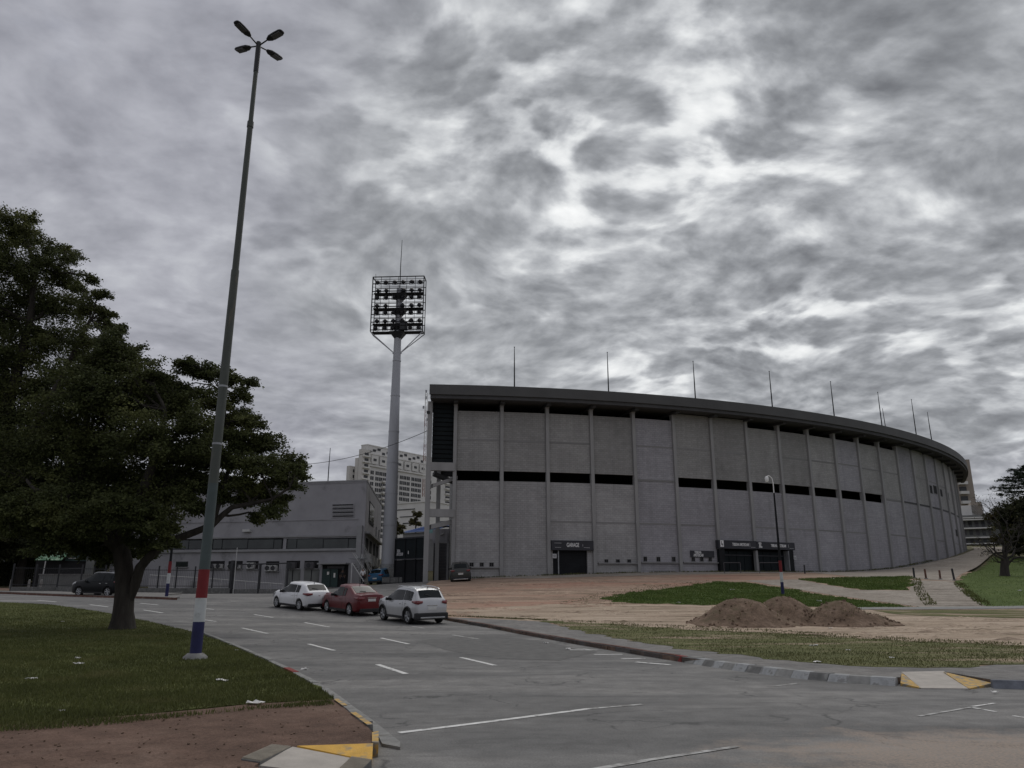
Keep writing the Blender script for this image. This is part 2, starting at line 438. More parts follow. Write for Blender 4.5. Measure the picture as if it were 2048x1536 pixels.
MT['fascia'] = M('fascia_paint', (0.080, 0.080, 0.079), 0.7, 0.14, 0.35, 0.05, 10, space='Pos')
MT['soffit'] = M('soffit_paint', (0.070, 0.070, 0.072), 0.9, 0.15, 0.8, space='Pos')
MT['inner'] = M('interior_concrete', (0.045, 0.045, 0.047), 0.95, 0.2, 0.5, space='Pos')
MT['black_metal'] = M('black_metal', (0.011, 0.012, 0.014), 0.7, 0.3, 1.0, spec=0.2)
MT['gate_dark'] = M('dark_gate_paint', (0.008, 0.012, 0.014), 0.7, 0.3, 0.7, spec=0.2)
MT['shutter'] = M('shutter_grey', (0.075, 0.072, 0.078), 0.7, 0.2, 1.0)
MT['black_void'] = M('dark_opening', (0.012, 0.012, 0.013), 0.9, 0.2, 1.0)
MT['sign_white'] = M('sign_white', (0.78, 0.78, 0.77), 0.6, 0.05, 2)
MT['sign_dim'] = M('sign_dim_white', (0.50, 0.50, 0.51), 0.7, 0.1, 2)
MT['sign_dark'] = M('sign_dark', (0.030, 0.031, 0.038), 0.6, 0.2, 1)
MT['steel'] = M('galvanised_steel', (0.30, 0.31, 0.32), 0.5, 0.2, 2, metal=0.4)
MT['pole_green'] = M('pole_green_grey', (0.066, 0.074, 0.064), 0.6, 0.3, 1.2, 0.1, 20, stretch=(3, 3, 0.5), spots=(2.0, 0.55, 0.75, (0.16, 0.135, 0.10)))
MT['pole_teal'] = M('pole_teal', (0.062, 0.082, 0.082), 0.6, 0.25, 1.5, 0.1, 20, spots=(2.0, 0.6, 0.75, (0.17, 0.16, 0.14)))
MT['pole_red'] = M('pole_red_paint', (0.165, 0.014, 0.018), 0.7, 0.25, 2.5, 0.15, 25, spots=(6.0, 0.62, 0.72, (0.16, 0.10, 0.09)))
MT['pole_white'] = M('pole_white_paint', (0.50, 0.52, 0.52), 0.65, 0.15, 3, 0.15, 25, spots=(3.5, 0.56, 0.72, (0.27, 0.28, 0.27)))
MT['pole_blue'] = M('pole_blue_paint', (0.016, 0.018, 0.080), 0.6, 0.25, 2.5, 0.15, 25, spots=(6.0, 0.63, 0.74, (0.12, 0.12, 0.15)))
MT['lamp_dark'] = M('lamp_housing', (0.022, 0.023, 0.026), 0.5, 0.2, 5)
MT['lamp_lens'] = M('lamp_lens', (0.10, 0.10, 0.105), 0.25, 0.1, 5)
MT['bark'] = M('bark', (0.034, 0.029, 0.024), 0.95, 0.4, 3.0, 1.0, 9, stretch=(2, 2, 0.4), spots=(1.6, 0.58, 0.72, (0.052, 0.05, 0.042)))
MT['bark_grey'] = M('bark_grey', (0.036, 0.031, 0.028), 0.95, 0.35, 3.0, 0.8, 12, stretch=(2, 2, 0.4))
MT['leaf'] = M_leaf('leaf_tipa', (0.040, 0.050, 0.018), (0.074, 0.086, 0.030), (0.140, 0.148, 0.050))
MT['leaf_far'] = M_leaf('leaf_far', (0.030, 0.036, 0.018), (0.045, 0.050, 0.024), (0.075, 0.078, 0.035))
MT['leaf_olive'] = M_leaf('leaf_olive', (0.055, 0.055, 0.022), (0.085, 0.078, 0.030), (0.12, 0.095, 0.04))
MT['leaf_conifer'] = M_leaf('leaf_conifer', (0.016, 0.026, 0.017), (0.026, 0.040, 0.024), (0.040, 0.055, 0.030))
MT['blade'] = M_leaf('grass_blade', (0.070, 0.078, 0.026), (0.098, 0.108, 0.036), (0.145, 0.138, 0.058))
MT['blade_green'] = M_leaf('grass_blade_green', (0.070, 0.108, 0.026), (0.100, 0.145, 0.036), (0.145, 0.172, 0.058))
MT['blade_dry'] = M_leaf('grass_blade_dry', (0.075, 0.085, 0.032), (0.115, 0.118, 0.048), (0.18, 0.155, 0.08))
MT['paper'] = M('paper', (0.72, 0.71, 0.68), 0.8, 0.15, 8)
# ------------------------------------------------------------------ rays of the photograph and the lie of the land
_sp, _cp = math.sin(PITCH), math.cos(PITCH)
def ray(u, v):
    x = (u - 1024) / FPX; y = (768 - v) / FPX
    return np.array([x, _cp - y * _sp, _sp + y * _cp])

SC = np.array([-14.6, 174.8])       # centre of the curved stand
def circ(th, r, z=0.0):
    a = R(th)
    return (SC[0] + r * math.sin(a), SC[1] - r * math.cos(a), z)

CTRL = [(-60, -40, 0), (0, -40, 0), (60, -40, 0), (-25, 0, 0), (0, 0, 0), (25, 0, 0), (0, 12, 0), (-14, 14, .02), (14, 14, 0), (-8, 19, .0), (8, 20, 0), (30, 20, 0),
        (-15, 28, .2), (-30, 30, .3), (4, 30, .06), (-4.6, 35, .2), (-8.6, 41, .45), (-12, 43.5, .64), (-30, 56, 1.33), (-20, 54, 1.36),
        (-32, 48, 1.0), (-41, 62, 1.62), (-25, 69, 1.55), (-45, 70, 1.75), (-14, 62, 1.5), (-17, 79, 2.15), (-30, 84, 2.3), (-13, 76, 2.35), (-10, 76, 2.5),
        (-4.7, 70, 2.45), (-5.6, 74.9, 2.8), (3.8, 76.2, 3.15), (12.5, 78.2, 3.45), (21.5, 81.2, 3.6), (30, 85, 3.69), (38, 89.4, 3.85), (45.6, 94.5, 4.4),
        (52.5, 100.2, 5.36), (59.1, 106.8, 6.3), (66, 115, 7.4), (74, 126, 8.4), (19.3, 55, 1.45), (5, 60, 1.85), (12, 33, .16), (28, 44, .69), (20, 44, .68), (10, 44, .72), (18, 68, 2.6),
        (34, 66, 2.85), (39, 66, 2.85), (46, 75, 3.4), (60, 75, 3.5), (60, 45, 1.0), (90, 60, 1.8), (110, 110, 7), (90, 160, 11), (140, 200, 12.5), (60, 300, 12), (-60, 110, 4), (-90, 80, 2.6),
        (-120, 160, 6), (-60, 250, 12), (0, 400, 14), (-200, 400, 14), (250, 400, 14), (300, 0, 2), (-300, 0, 2), (-300, 200, 8), (0, -300, 0), (-300, -300, 0), (300, -300, 0)]
_cx = np.array([c[:2] for c in CTRL], float) / 50.0
_cz = np.array([c[2] for c in CTRL], float)
def _phi(r2):
    return 0.5 * r2 * np.log(r2 + 1e-9)
_n = len(CTRL)
_K = _phi(((_cx[:, None] - _cx[None]) ** 2).sum(2)) + np.eye(_n) * 0.004
_Pm = np.hstack([np.ones((_n, 1)), _cx])
_S = np.linalg.solve(np.block([[_K, _Pm], [_Pm.T, np.zeros((3, 3))]]), np.concatenate([_cz, np.zeros(3)]))
def Hn(x, y):
    q = np.stack([np.asarray(x, float), np.asarray(y, float)], -1).reshape(-1, 2) / 50.0
    o = np.empty(len(q))
    for i in range(0, len(q), 20000):
        s = q[i:i + 20000]
        o[i:i + 20000] = _phi(((s[:, None] - _cx[None]) ** 2).sum(2)) @ _S[:_n] + _S[_n] + s @ _S[_n + 1:]
    return o
def H(x, y):
    return float(Hn([x], [y])[0])
def gp(u, v, off=0.0):
    """where the photograph's pixel meets the ground"""
    d = ray(u, v)
    t = np.concatenate([np.linspace(3, 30, 400), np.linspace(30, 220, 900)[1:]])
    z = EYE + d[2] * t - Hn(d[0] * t, d[1] * t) - off
    k = np.nonzero(z < 0)[0]
    if len(k) == 0:
        return (d[0] * 220, d[1] * 220)
    i = max(k[0], 1)
    a = z[i - 1] / (z[i - 1] - z[i])
    tt = t[i - 1] + a * (t[i] - t[i - 1])
    return (float(d[0] * tt), float(d[1] * tt))
def at(u, v, Y):
    """the point of the pixel's ray at distance Y"""
    d = ray(u, v); t = Y / d[1]
    return Vector((d[0] * t, Y, EYE + d[2] * t))

def resample(pts, step, jit=0.0, closed=True, seed=0):
    rg = random.Random(seed)
    out_ = []
    n = len(pts)
    for i in range(n if closed else n - 1):
        a, b = pts[i], pts[(i + 1) % n]
        L = math.hypot(b[0] - a[0], b[1] - a[1])
        m = max(1, int(L / step)) if L < 400 else 1
        for k in range(m):
            t = k / m
            x, y = a[0] + (b[0] - a[0]) * t, a[1] + (b[1] - a[1]) * t
            if jit and k:
                nx, ny = -(b[1] - a[1]) / L, (b[0] - a[0]) / L
                d = (rg.random() - 0.5) * 2 * jit + math.sin(k * 1.3 + seed) * jit * 0.5
                x += nx * d; y += ny * d
            out_.append((x, y))
    if not closed: out_.append(pts[-1])
    return out_

def sheet(name, pts, off, mat, step=1.5, skirt=0.0, kind='structure', parent=None, relief=0.0):
    """flat-lying piece of ground over an xy polygon, following the land"""
    bm = bmesh.new()
    area = sum(pts[i][0] * pts[(i + 1) % len(pts)][1] - pts[(i + 1) % len(pts)][0] * pts[i][1] for i in range(len(pts)))
    if area < 0: pts = pts[::-1]
    f = bm.faces.new([bm.verts.new((p[0], p[1], 0)) for p in pts])
    bm.normal_update()
    tri = mathutils.geometry.tessellate_polygon([[Vector((p[0], p[1], 0)) for p in pts]])
    bm.faces.remove(f); bm.verts.ensure_lookup_table()
    for a, b, c in tri:
        try: bm.faces.new((bm.verts[a], bm.verts[b], bm.verts[c]))
        except ValueError: pass
    xs = [p[0] for p in pts]; ys = [p[1] for p in pts]
    for ax, lo, hi in ((0, min(xs), max(xs)), (1, min(ys), max(ys))):
        c = math.floor(lo / step) * step
        while c < hi:
            c += step
            co = (c, 0, 0) if ax == 0 else (0, c, 0)
            no = (1, 0, 0) if ax == 0 else (0, 1, 0)
            bmesh.ops.bisect_plane(bm, geom=bm.verts[:] + bm.edges[:] + bm.faces[:], plane_co=co, plane_no=no, dist=1e-5)
    z = Hn([v.co.x for v in bm.verts], [v.co.y for v in bm.verts])
    for v, h in zip(bm.verts, z):
        v.co.z = h + off
    if skirt:
        ed = [e for e in bm.edges if e.is_boundary]
        r = bmesh.ops.extrude_edge_only(bm, edges=ed)
        for v in [g for g in r['geom'] if isinstance(g, bmesh.types.BMVert)]:
            v.co.z -= skirt
    bmesh.ops.recalc_face_normals(bm, faces=bm.faces[:])
    up = sum(fc.normal.z for fc in bm.faces)
    if up < 0: bmesh.ops.reverse_faces(bm, faces=bm.faces[:])
    me = bpy.data.meshes.new(name); bm.to_mesh(me); bm.free()
    me.materials.append(mat)
    o = link(name, me, parent)
    if kind and not parent: o['kind'] = kind
    return o

# terrain to the horizon, lying a hand below the road
def terrain():
    ax = np.unique(np.concatenate([np.arange(-80, 140.1, 2.5), np.arange(-600, -79, 40), np.arange(140, 701, 40)]))
    ay = np.unique(np.concatenate([np.arange(-20, 180.1, 2.5), np.arange(-400, -19, 40), np.arange(180, 1200, 60)]))
    X, Y = np.meshgrid(ax, ay)
    Z = Hn(X.ravel(), Y.ravel()).reshape(X.shape)
    Z = np.where((np.abs(X) > 300) | (Y > 400), np.clip(Z, -1, 15), Z) - 0.12
    n = len(ax); m = len(ay)
    v = np.stack([X.ravel(), Y.ravel(), Z.ravel()], 1)
    f = [(j * n + i, j * n + i + 1, (j + 1) * n + i + 1, (j + 1) * n + i) for j in range(m - 1) for i in range(n - 1)]
    me = bpy.data.meshes.new('terrain'); me.from_pydata(v.tolist(), [], f); me.materials.append(MT['terrain'])
    me.polygons.foreach_set('use_smooth', [True] * len(f))
    o = link('terrain', me); o['kind'] = 'structure'
terrain()

def px(lst, off=0.0):
    return [gp(u, v, off) for u, v in lst]

KH = 0.12      # height of kerbs
# ---- asphalt: the avenue, the crossing in front and the forecourt, as one sheet
road = sheet('road', resample([(-75, 56), (-75, 68), (-46, 68), (-26, 68.6), (-14, 79), (-7, 78), (-2, 68), (14, 44), (60, 44), (60, 2), (30, -6), (-30, -6), (-40, 10), (-40, 30)], 6.0), 0.0, MT['asphalt'], 2.0)

# ---- left island: lawn and beaten path
edge_far = [(-160, 1201), (-60, 1201), (0, 1204), (100, 1209), (200, 1223), (300, 1243), (400, 1267), (460, 1290), (530, 1321), (600, 1356), (640, 1379), (668, 1398)]
edge_bot = [(668, 1398), (500, 1407), (300, 1426), (0, 1449), (-200, 1466)]
lawn_pts = px(edge_far, KH) + px(edge_bot, KH)[1:]
lawn_poly = resample(lawn_pts, 0.35, 0.075, True, 3)
sheet('lawn', lawn_poly, KH, MT['lawn'], 1.5, 0.2)
isl_kerb = px([(668, 1398), (700, 1424), (735, 1452), (752, 1470)], KH)
sheet('beaten_path', resample(px(edge_bot[::-1], KH)[:-1], 0.6, 0.05, False, 4) + isl_kerb + px([(750, 1487), (594, 1493.5), (545, 1508), (508, 1531), (560, 1545), (520, 1600)], KH) + [(-2.2, 3.0), (-14, 3.0)], KH - 0.006, MT['path_brown'], 1.5, 0.2)

# ---- right-hand ground: dirt over everything, then walks, verges and lawns on top
kerb_R = [(880, 1238), (980, 1256), (1100, 1279), (1230, 1302), (1350, 1322), (1450, 1336), (1600, 1354), (1700, 1363), (1802, 1368)]
kerb_R2 = [(1985, 1373), (2048, 1376), (2140, 1379), (2300, 1379)]
kerb_Rw = px(kerb_R, 0.0)
kerb_R2w = px(kerb_R2, 0.0)
notch = px([(1804, 1344.5), (1887, 1343)], KH)
bound = kerb_Rw + notch + kerb_R2w
right_poly = bound + [(60, 14.0), (60, 60)] + [circ(t, 101.5)[:2] for t in (30, 22, 14, 8, 4)] + px([(852, 1171), (862, 1190), (890, 1215)], 0.0)
sheet('bare_dirt', right_poly, KH - 0.012, MT['dirt'], 2.0, 0.2)
sand_poly = px([(905, 1222), (1000, 1214), (1150, 1206), (1250, 1209), (1400, 1210), (1500, 1212), (1740, 1219), (1800, 1226), (2048, 1238), (2200, 1245), (2200, 1302), (2048, 1292), (1800, 1284), (1500, 1270), (1300, 1258), (1100, 1245), (960, 1236)], KH)
sheet('sandy_track', resample(sand_poly, 0.8, 0.16, True, 8), KH - 0.006, MT['sand'], 2.0)
walk_poly = px([(884, 1234), (960, 1237), (1085, 1243), (1200, 1268), (1300, 1287), (1400, 1301), (1500, 1311), (1600, 1323), (1700, 1331), (1850, 1335), (1960, 1332), (2048, 1324), (2250, 1312)], KH)
wk = resample(walk_poly, 0.7, 0.05, False, 5)
sheet('asphalt_walk', wk + kerb_R2w[::-1] + notch[::-1] + kerb_Rw[::-1], KH, MT['asphalt_walk'], 1.5, 0.2)
verge_poly = px([(1085, 1242), (1200, 1247), (1300, 1254), (1420, 1262), (1550, 1266), (1700, 1276), (1850, 1284), (2048, 1291), (2250, 1296), (2250, 1312), (2048, 1325), (1960, 1333), (1850, 1336), (1700, 1332), (1600, 1324), (1500, 1312), (1400, 1302), (1300, 1288), (1200, 1269)], KH)
verge_poly = resample(verge_poly, 0.45, 0.26, True, 6)
sheet('grass_verge', verge_poly, KH + 0.008, MT['verge'], 1.5, 0.03)
patch1 = px([(1203, 1196), (1255, 1186), (1330, 1178), (1400, 1168), (1440, 1163), (1490, 1165), (1560, 1175), (1640, 1189), (1740, 1203), (1840, 1215), (1700, 1215), (1500, 1211), (1380, 1209), (1290, 1207), (1225, 1204)], KH)
patch1 = resample(patch1, 0.6, 0.32, True, 9)
sheet('grass_patch', patch1, KH + 0.01, MT['lawn_green'], 2.0, 0.03)
patch2 = px([(1596, 1158), (1700, 1155), (1822, 1153), (1818, 1180), (1720, 1179), (1655, 1169)], KH)
patch2 = resample(patch2, 0.6, 0.28, True, 10)
sheet('grass_patch', patch2, KH + 0.01, MT['lawn_green'], 2.0, 0.03)
lawnR = px([(1912, 1166), (1940, 1146), (1985, 1112)], KH) + [(75, 95), (95, 78), (75, 45)] + px([(2150, 1213), (2048, 1213), (1972, 1214), (1925, 1186)], KH)
lawnR = resample(lawnR, 0.7, 0.25, True, 12)
sheet('lawn', lawnR, KH + 0.01, MT['lawn_green'], 2.5, 0.03)
sheet('grass_strip', resample(px([(1745, 1221), (1850, 1220), (2048, 1219), (2150, 1219), (2150, 1236), (2048, 1236), (1900, 1233), (1800, 1229)], KH), 0.7, 0.12, True, 13), KH + 0.004, MT['verge'], 2.0)
# paths
sheet('path', px([(1490, 1161), (1560, 1172), (1640, 1186), (1740, 1200), (1845, 1214), (1975, 1213), (1925, 1184), (1907, 1164), (1824, 1160), (1819, 1181), (1720, 1180), (1655, 1170), (1595, 1159)], KH), KH - 0.002, MT['concrete_path'], 2.0)
sheet('path', [circ(t, 101.2)[:2] for t in np.arange(26, 66, 3.0)] + [circ(66, 106)[:2]] + [(84.6, 112)] + px([(1990, 1104), (1940, 1140), (1908, 1162), (1822, 1157), (1700, 1153)], KH), KH + 0.001, MT['concrete_path'], 2.5)
sheet('pavement', [circ(t, 104.6)[:2] for t in np.arange(9, 27, 1.5)] + [circ(t, 100.0)[:2] for t in np.arange(26, 6, -1.5)], KH + 0.004, MT['concrete_path'], 2.0, 0.03)
sheet('kerb_strip', px([(1650, 1215.5), (1800, 1214.5), (2048, 1212), (2150, 1211), (2150, 1216), (2048, 1217), (1800, 1219), (1650, 1219)], KH), KH + 0.02, MT['kerb_grey'], 2.0, 0.03)

# expansion slabs in the brick ramp: shallow cross courses one can tell apart
def lerp2(a, b, t): return (a[0] + (b[0] - a[0]) * t, a[1] + (b[1] - a[1]) * t)
ra, rb, rc, rd = px([(1822, 1160), (1908, 1163), (1968, 1211), (1850, 1211)], KH)
ramp = empty('brick_ramp', (0, 0, 0), kind='structure')
for i in range(15):
    t0, t1 = i / 15 + 0.004, (i + 1) / 15 - 0.004
    q = [lerp2(ra, rd, t0), lerp2(rb, rc, t0), lerp2(rb, rc, t1), lerp2(ra, rd, t1)]
    sheet('course', q, KH + 0.010 + 0.003 * (i % 3), MT['concrete_path'], 3.0, 0.02, parent=ramp)

# left footway beyond the avenue
foot = px([(-220, 1184), (0, 1186), (150, 1192), (350, 1199), (359, 1197)], 0.0)
fw = foot + px([(340, 1191), (330, 1188)], KH) + [(-27.5, 66.5), (-47, 66.5), (-75, 66.5)]
sheet('footway', fw, KH, MT['asphalt_walk'], 2.0, 0.2)
sheet('red_earth', resample(px([(-160, 1176), (0, 1176), (150, 1178), (170, 1181), (0, 1181), (-160, 1180)], KH), 1.0, 0.1), KH + 0.01, MT['path_brown'], 2.0)

# ---- dark repair in the asphalt and paint on it
sheet('asphalt_repair', resample(px([(830, 1282), (960, 1269), (1090, 1283), (1195, 1304), (1120, 1321), (1000, 1318), (900, 1302)], 0), 0.6, 0.05, True, 2), 0.004, MT['asphalt_dark'], 1.0, parent=road)
def stripe(name, a, b, wid, mat, off=0.005):
    ax_, ay_ = gp(*a); bx, by = gp(*b)
    L = math.hypot(bx - ax_, by - ay_); nx, ny = -(by - ay_) / L * wid / 2, (bx - ax_) / L * wid / 2
    return sheet(name, [(ax_ + nx, ay_ + ny), (bx + nx, by + ny), (bx - nx, by - ny), (ax_ - nx, ay_ - ny)], off, mat, 1.0, parent=road)
for a, b in [((755, 1329), (812, 1348)), ((617, 1288), (668, 1301)), ((484, 1256), (535, 1267)), ((922, 1315), (990, 1331)), ((762, 1276), (817, 1288)), ((609, 1245), (658, 1254)),
             ((508, 1229), (546, 1235)), ((403, 1239), (432, 1243)), ((75, 1200.5), (112, 1204)), ((180, 1209.5), (217, 1214)), ((280, 1206.5), (316, 1210)), ((287, 1220), (326, 1226)), ((398, 1216), (428, 1219))]:
    stripe('lane_dash', a, b, 0.13, MT['white_line'])
for a, b in [((905, 1270), (957, 1278)), ((820, 1252), (850, 1257)), ((190, 1199), (216, 1201))]:
    stripe('lane_dash', a, b, 0.12, MT['faint_line'])
for a, b in [((798, 1466), (905, 1453)), ((905, 1453), (1020, 1438.5)), ((1020, 1438.5), (1178, 1418))]:
    stripe('stop_line', a, b, 0.11, MT['white_line'])
stripe('stop_line', (1178, 1418), (1285, 1409), 0.10, MT['faint_line'])
stripe('stop_line', (1180, 1541), (1290, 1522), 0.10, MT['faint_line'], 0.006)
stripe('stop_line', (1290, 1522), (1475, 1494), 0.08, MT['faint_line'], 0.007)
stripe('junction_mark', (1942, 1415), (1992, 1424), 0.06, MT['white_line'])
stripe('junction_mark', (1838, 1433), (1942, 1415), 0.06, MT['faint_line'], 0.006)
stripe('junction_mark', (1944, 1414), (1990, 1407), 0.06, MT['white_line'], 0.007)
stripe('junction_mark', (2026, 1432), (2060, 1437), 0.06, MT['white_line'])
stripe('junction_mark', (1536, 1374), (1596, 1367), 0.08, MT['faint_line'])
for a, b in [((1133, 1295), (1196, 1301)), ((1140, 1300), (1195, 1300.5)), ((1188, 1309.5), (1245, 1309)), ((1242, 1318), (1290, 1317)), ((1272, 1324.5), (1340, 1330))]:
    stripe('kerb_hatching', a, b, 0.16, MT['white_line'] if a[0] != 1133 else MT['faint_line'], 0.005 + a[0] % 7 * 0.0005)

# ---- kerbs, stone by stone
def kerb(line, wid, hgt, matf, step=0.95, side=1, gap=0.012, name='kerb', c=0.02):
    root = empty(name, (0, 0, 0), kind='structure')
    pts = resample(line, 0.1, 0, False)
    acc = 0; start = 0; k = 0
    i = 1
    while i < len(pts):
        acc += math.hypot(pts[i][0] - pts[i - 1][0], pts[i][1] - pts[i - 1][1])
        if acc >= step or i == len(pts) - 1:
            a, b = pts[start], pts[i]
            L = math.hypot(b[0] - a[0], b[1] - a[1])
            if L > 0.15:
                dx, dy = (b[0] - a[0]) / L, (b[1] - a[1]) / L
                nx, ny = -dy * side, dx * side
                jz = random.uniform(-0.008, 0.008)
                a2 = (a[0] + dx * gap / 2, a[1] + dy * gap / 2); b2 = (b[0] - dx * gap / 2, b[1] - dy * gap / 2)
                ha, hb = H(*a2), H(*b2)
                q0 = [(a2[0], a2[1]), (b2[0], b2[1]), (b2[0] + nx * wid, b2[1] + ny * wid), (a2[0] + nx * wid, a2[1] + ny * wid)]
                q1 = [(a2[0] + nx * c, a2[1] + ny * c), (b2[0] + nx * c, b2[1] + ny * c), q0[2], q0[3]]
                hs = [ha, hb, hb, ha]
                if side < 0: q0, q1, hs = q0[::-1], q1[::-1], hs[::-1]
                mb = MB()
                mb.hexa([(p[0], p[1], h - 0.1) for p, h in zip(q0, hs)], [(p[0], p[1], h + hgt + jz) for p, h in zip(q1, hs)])
                mb.build('kerb_stone', matf(k, (a[0] + b[0]) / 2), root)
                k += 1
            acc = 0; start = i
        i += 1
    return root
nsp = 5
def right_mat(k, x):
    return MT['kerb_brown']
kerb(px(kerb_R[:5], 0), 0.16, KH + 0.015, lambda k, x: MT['kerb_brown'], 1.0, 1)
kerb(px([(1335, 1319.5), (1362, 1324)], 0), 0.2, KH + 0.018, lambda k, x: MT['kerb_red'], 1.2, 1)
seq = ['kerb_grey', 'kerb_white', 'kerb_dark']
kerb(px([(1362, 1325), (1400, 1332), (1450, 1340), (1525, 1350), (1600, 1359), (1700, 1368), (1803, 1374)], 0), 0.42, KH + 0.012,
     lambda k, x: MT['kerb_white'] if k % 2 else (MT['kerb_dark'] if k % 4 else MT['kerb_grey']) if k < 17 else MT['kerb_blue'] if k == 19 else MT['kerb_dark'], 0.40, 1, c=0.2)
kerb(px([(1990, 1378), (2048, 1380), (2140, 1381), (2300, 1381)], 0), 0.22, KH + 0.012, lambda k, x: MT['kerb_blue'] if k % 2 == 0 else MT['kerb_dark'], 0.6, 1, c=0.12)
kerb(px([(412, 1272), (470, 1296), (535, 1325), (605, 1360), (648, 1385), (690, 1417), (722, 1444), (748, 1466)], 0.0), 0.14, KH + 0.006, lambda k, x: MT['kerb_red'] if k == 13 else MT['kerb_grey'], 1.0, -1)
kerb(px([(-220, 1185), (0, 1187.5), (150, 1193.5), (350, 1200)], 0), 0.15, KH + 0.01, lambda k, x: MT['kerb_brown'], 1.2, 1)
# fallen kerb block at the island's corner
sheet('gutter', px([(672, 1393), (735, 1437), (800, 1489), (800, 1500), (764, 1493), (757, 1478), (735, 1458), (700, 1428)], 0), 0.03, MT['kerb_grey'], 1.0, 0.06)
def chunk(name, pts, z0s, z1s, mat, parent):
    mb = MB(); a = sum(pts[i][0] * pts[(i + 1) % 4][1] - pts[(i + 1) % 4][0] * pts[i][1] for i in range(4))
    idx = [0, 1, 2, 3] if a > 0 else [3, 2, 1, 0]
    mb.hexa([(pts[i][0], pts[i][1], H(*pts[i]) + z0s) for i in idx], [(pts[i][0], pts[i][1], H(*pts[i]) + z1s[i]) for i in idx])
    return mb.build(name, mat, parent)
def wedge(name, pts, tops, mat, parent):
    a = sum(pts[i][0] * pts[(i + 1) % 3][1] - pts[(i + 1) % 3][0] * pts[i][1] for i in range(3))
    idx = [0, 1, 2] if a > 0 else [2, 1, 0]
    b = [(pts[i][0], pts[i][1], H(*pts[i]) - 0.05) for i in idx]; t = [(pts[i][0], pts[i][1], H(*pts[i]) + tops[i]) for i in idx]
    mb = MB(); mb.v = b + t; mb.f = [(2, 1, 0), (3, 4, 5), (0, 1, 4, 3), (1, 2, 5, 4), (2, 0, 3, 5)]
    return mb.build(name, mat, parent)

# ---- dropped kerbs for wheelchairs
c0 = gp(1890, 1362)
rk = empty('kerb_ramp', (0, 0, 0), label='pale concrete kerb ramp with two yellow flares in the walk at right', cat='kerb ramp')
chunk('slab', px([(1803, 1345), (1887, 1343)], KH) + px([(1938, 1377), (1842, 1376)], .012), -0.05, [KH + .012, KH + .012, .012, .012], MT['slab'], rk)
wedge('flare', px([(1803, 1345)], KH + .016) + px([(1801, 1366)], .05) + px([(1842, 1376)], .016), [KH + .016, .05, .016], MT['yellow_worn'], rk)
wedge('flare', px([(1887, 1343.5)], KH + .016) + px([(1986, 1366)], .06) + px([(1938, 1377)], .016), [KH + .016, .06, .016], MT['yellow_worn'], rk)
lk = empty('kerb_ramp', (0, 0, 0), label='concrete kerb ramp with yellow flare and ribbed tiles at the corner of the brown path', cat='kerb ramp')
LP = lambda l: px(l, KH)
chunk('slab', LP([(585, 1495)]) + px([(700, 1515)], .06) + px([(668, 1548)], .03) + px([(512, 1530)], .10), -0.05, [KH + .008, .06, .03, .10], MT['slab'], lk)
chunk('flare', LP([(594, 1494), (746, 1489)]) + px([(744, 1519), (702, 1513)], .07), -0.05, [KH + .012, KH + .012, .07, .07], MT['yellow'], lk)
chunk('kerb_edge', LP([(744, 1488), (744, 1468), (757, 1466), (757, 1489)]), -0.05, [KH + .02, KH + .02, KH + .02, KH + .02], MT['yellow_worn'], lk)
def tactile(q, n, zt):
    base = chunk('tactile_tile', q, -0.05, zt, MT['kerb_dark'], lk)
    zz = lambda s, t: (zt[0] * (1 - s) + zt[1] * s) * (1 - t) + (zt[3] * (1 - s) + zt[2] * s) * t
    for i in range(n):
        s0, s1 = (i + .25) / n, (i + .65) / n
        cs = [(s0, .02), (s1, .02), (s1, .98), (s0, .98)]
        pts = [lerp2(lerp2(q[0], q[1], s), lerp2(q[3], q[2], s), t) for s, t in cs]
        a = sum(pts[k][0] * pts[(k + 1) % 4][1] - pts[(k + 1) % 4][0] * pts[k][1] for k in range(4))
        idx = [0, 1, 2, 3] if a > 0 else [3, 2, 1, 0]
        mb = MB(); mb.hexa([(*pts[k], H(*pts[k]) + zz(*cs[k]) - .002) for k in idx], [(*pts[k], H(*pts[k]) + zz(*cs[k]) + .012) for k in idx])
        mb.build('rib', MT['tactile'], base)
tactile(LP([(545, 1491), (583, 1495), (520, 1525), (482, 1519)]), 13, [KH + .006] * 4)
tactile(px([(704, 1515), (744, 1520)], .07) + px([(712, 1549), (671, 1545)], .035), 13, [.075, .07, .03, .04])
for a, b, nm in [((672, 1400), (690, 1413), 0), ((706, 1427), (722, 1438), 1), ((724, 1440), (741, 1452), 2)]:
    p, q = gp(a[0], a[1], KH), gp(b[0], b[1], KH)
    L = math.hypot(q[0] - p[0], q[1] - p[1]); nx, ny = -(q[1] - p[1]) / L * .035, (q[0] - p[0]) / L * .035
    s = sheet('kerb_paint', [(p[0] + nx, p[1] + ny), (q[0] + nx, q[1] + ny), (q[0] - nx, q[1] - ny), (p[0] - nx, p[1] - ny)], KH + .016, MT['yellow_worn'], 1.0)
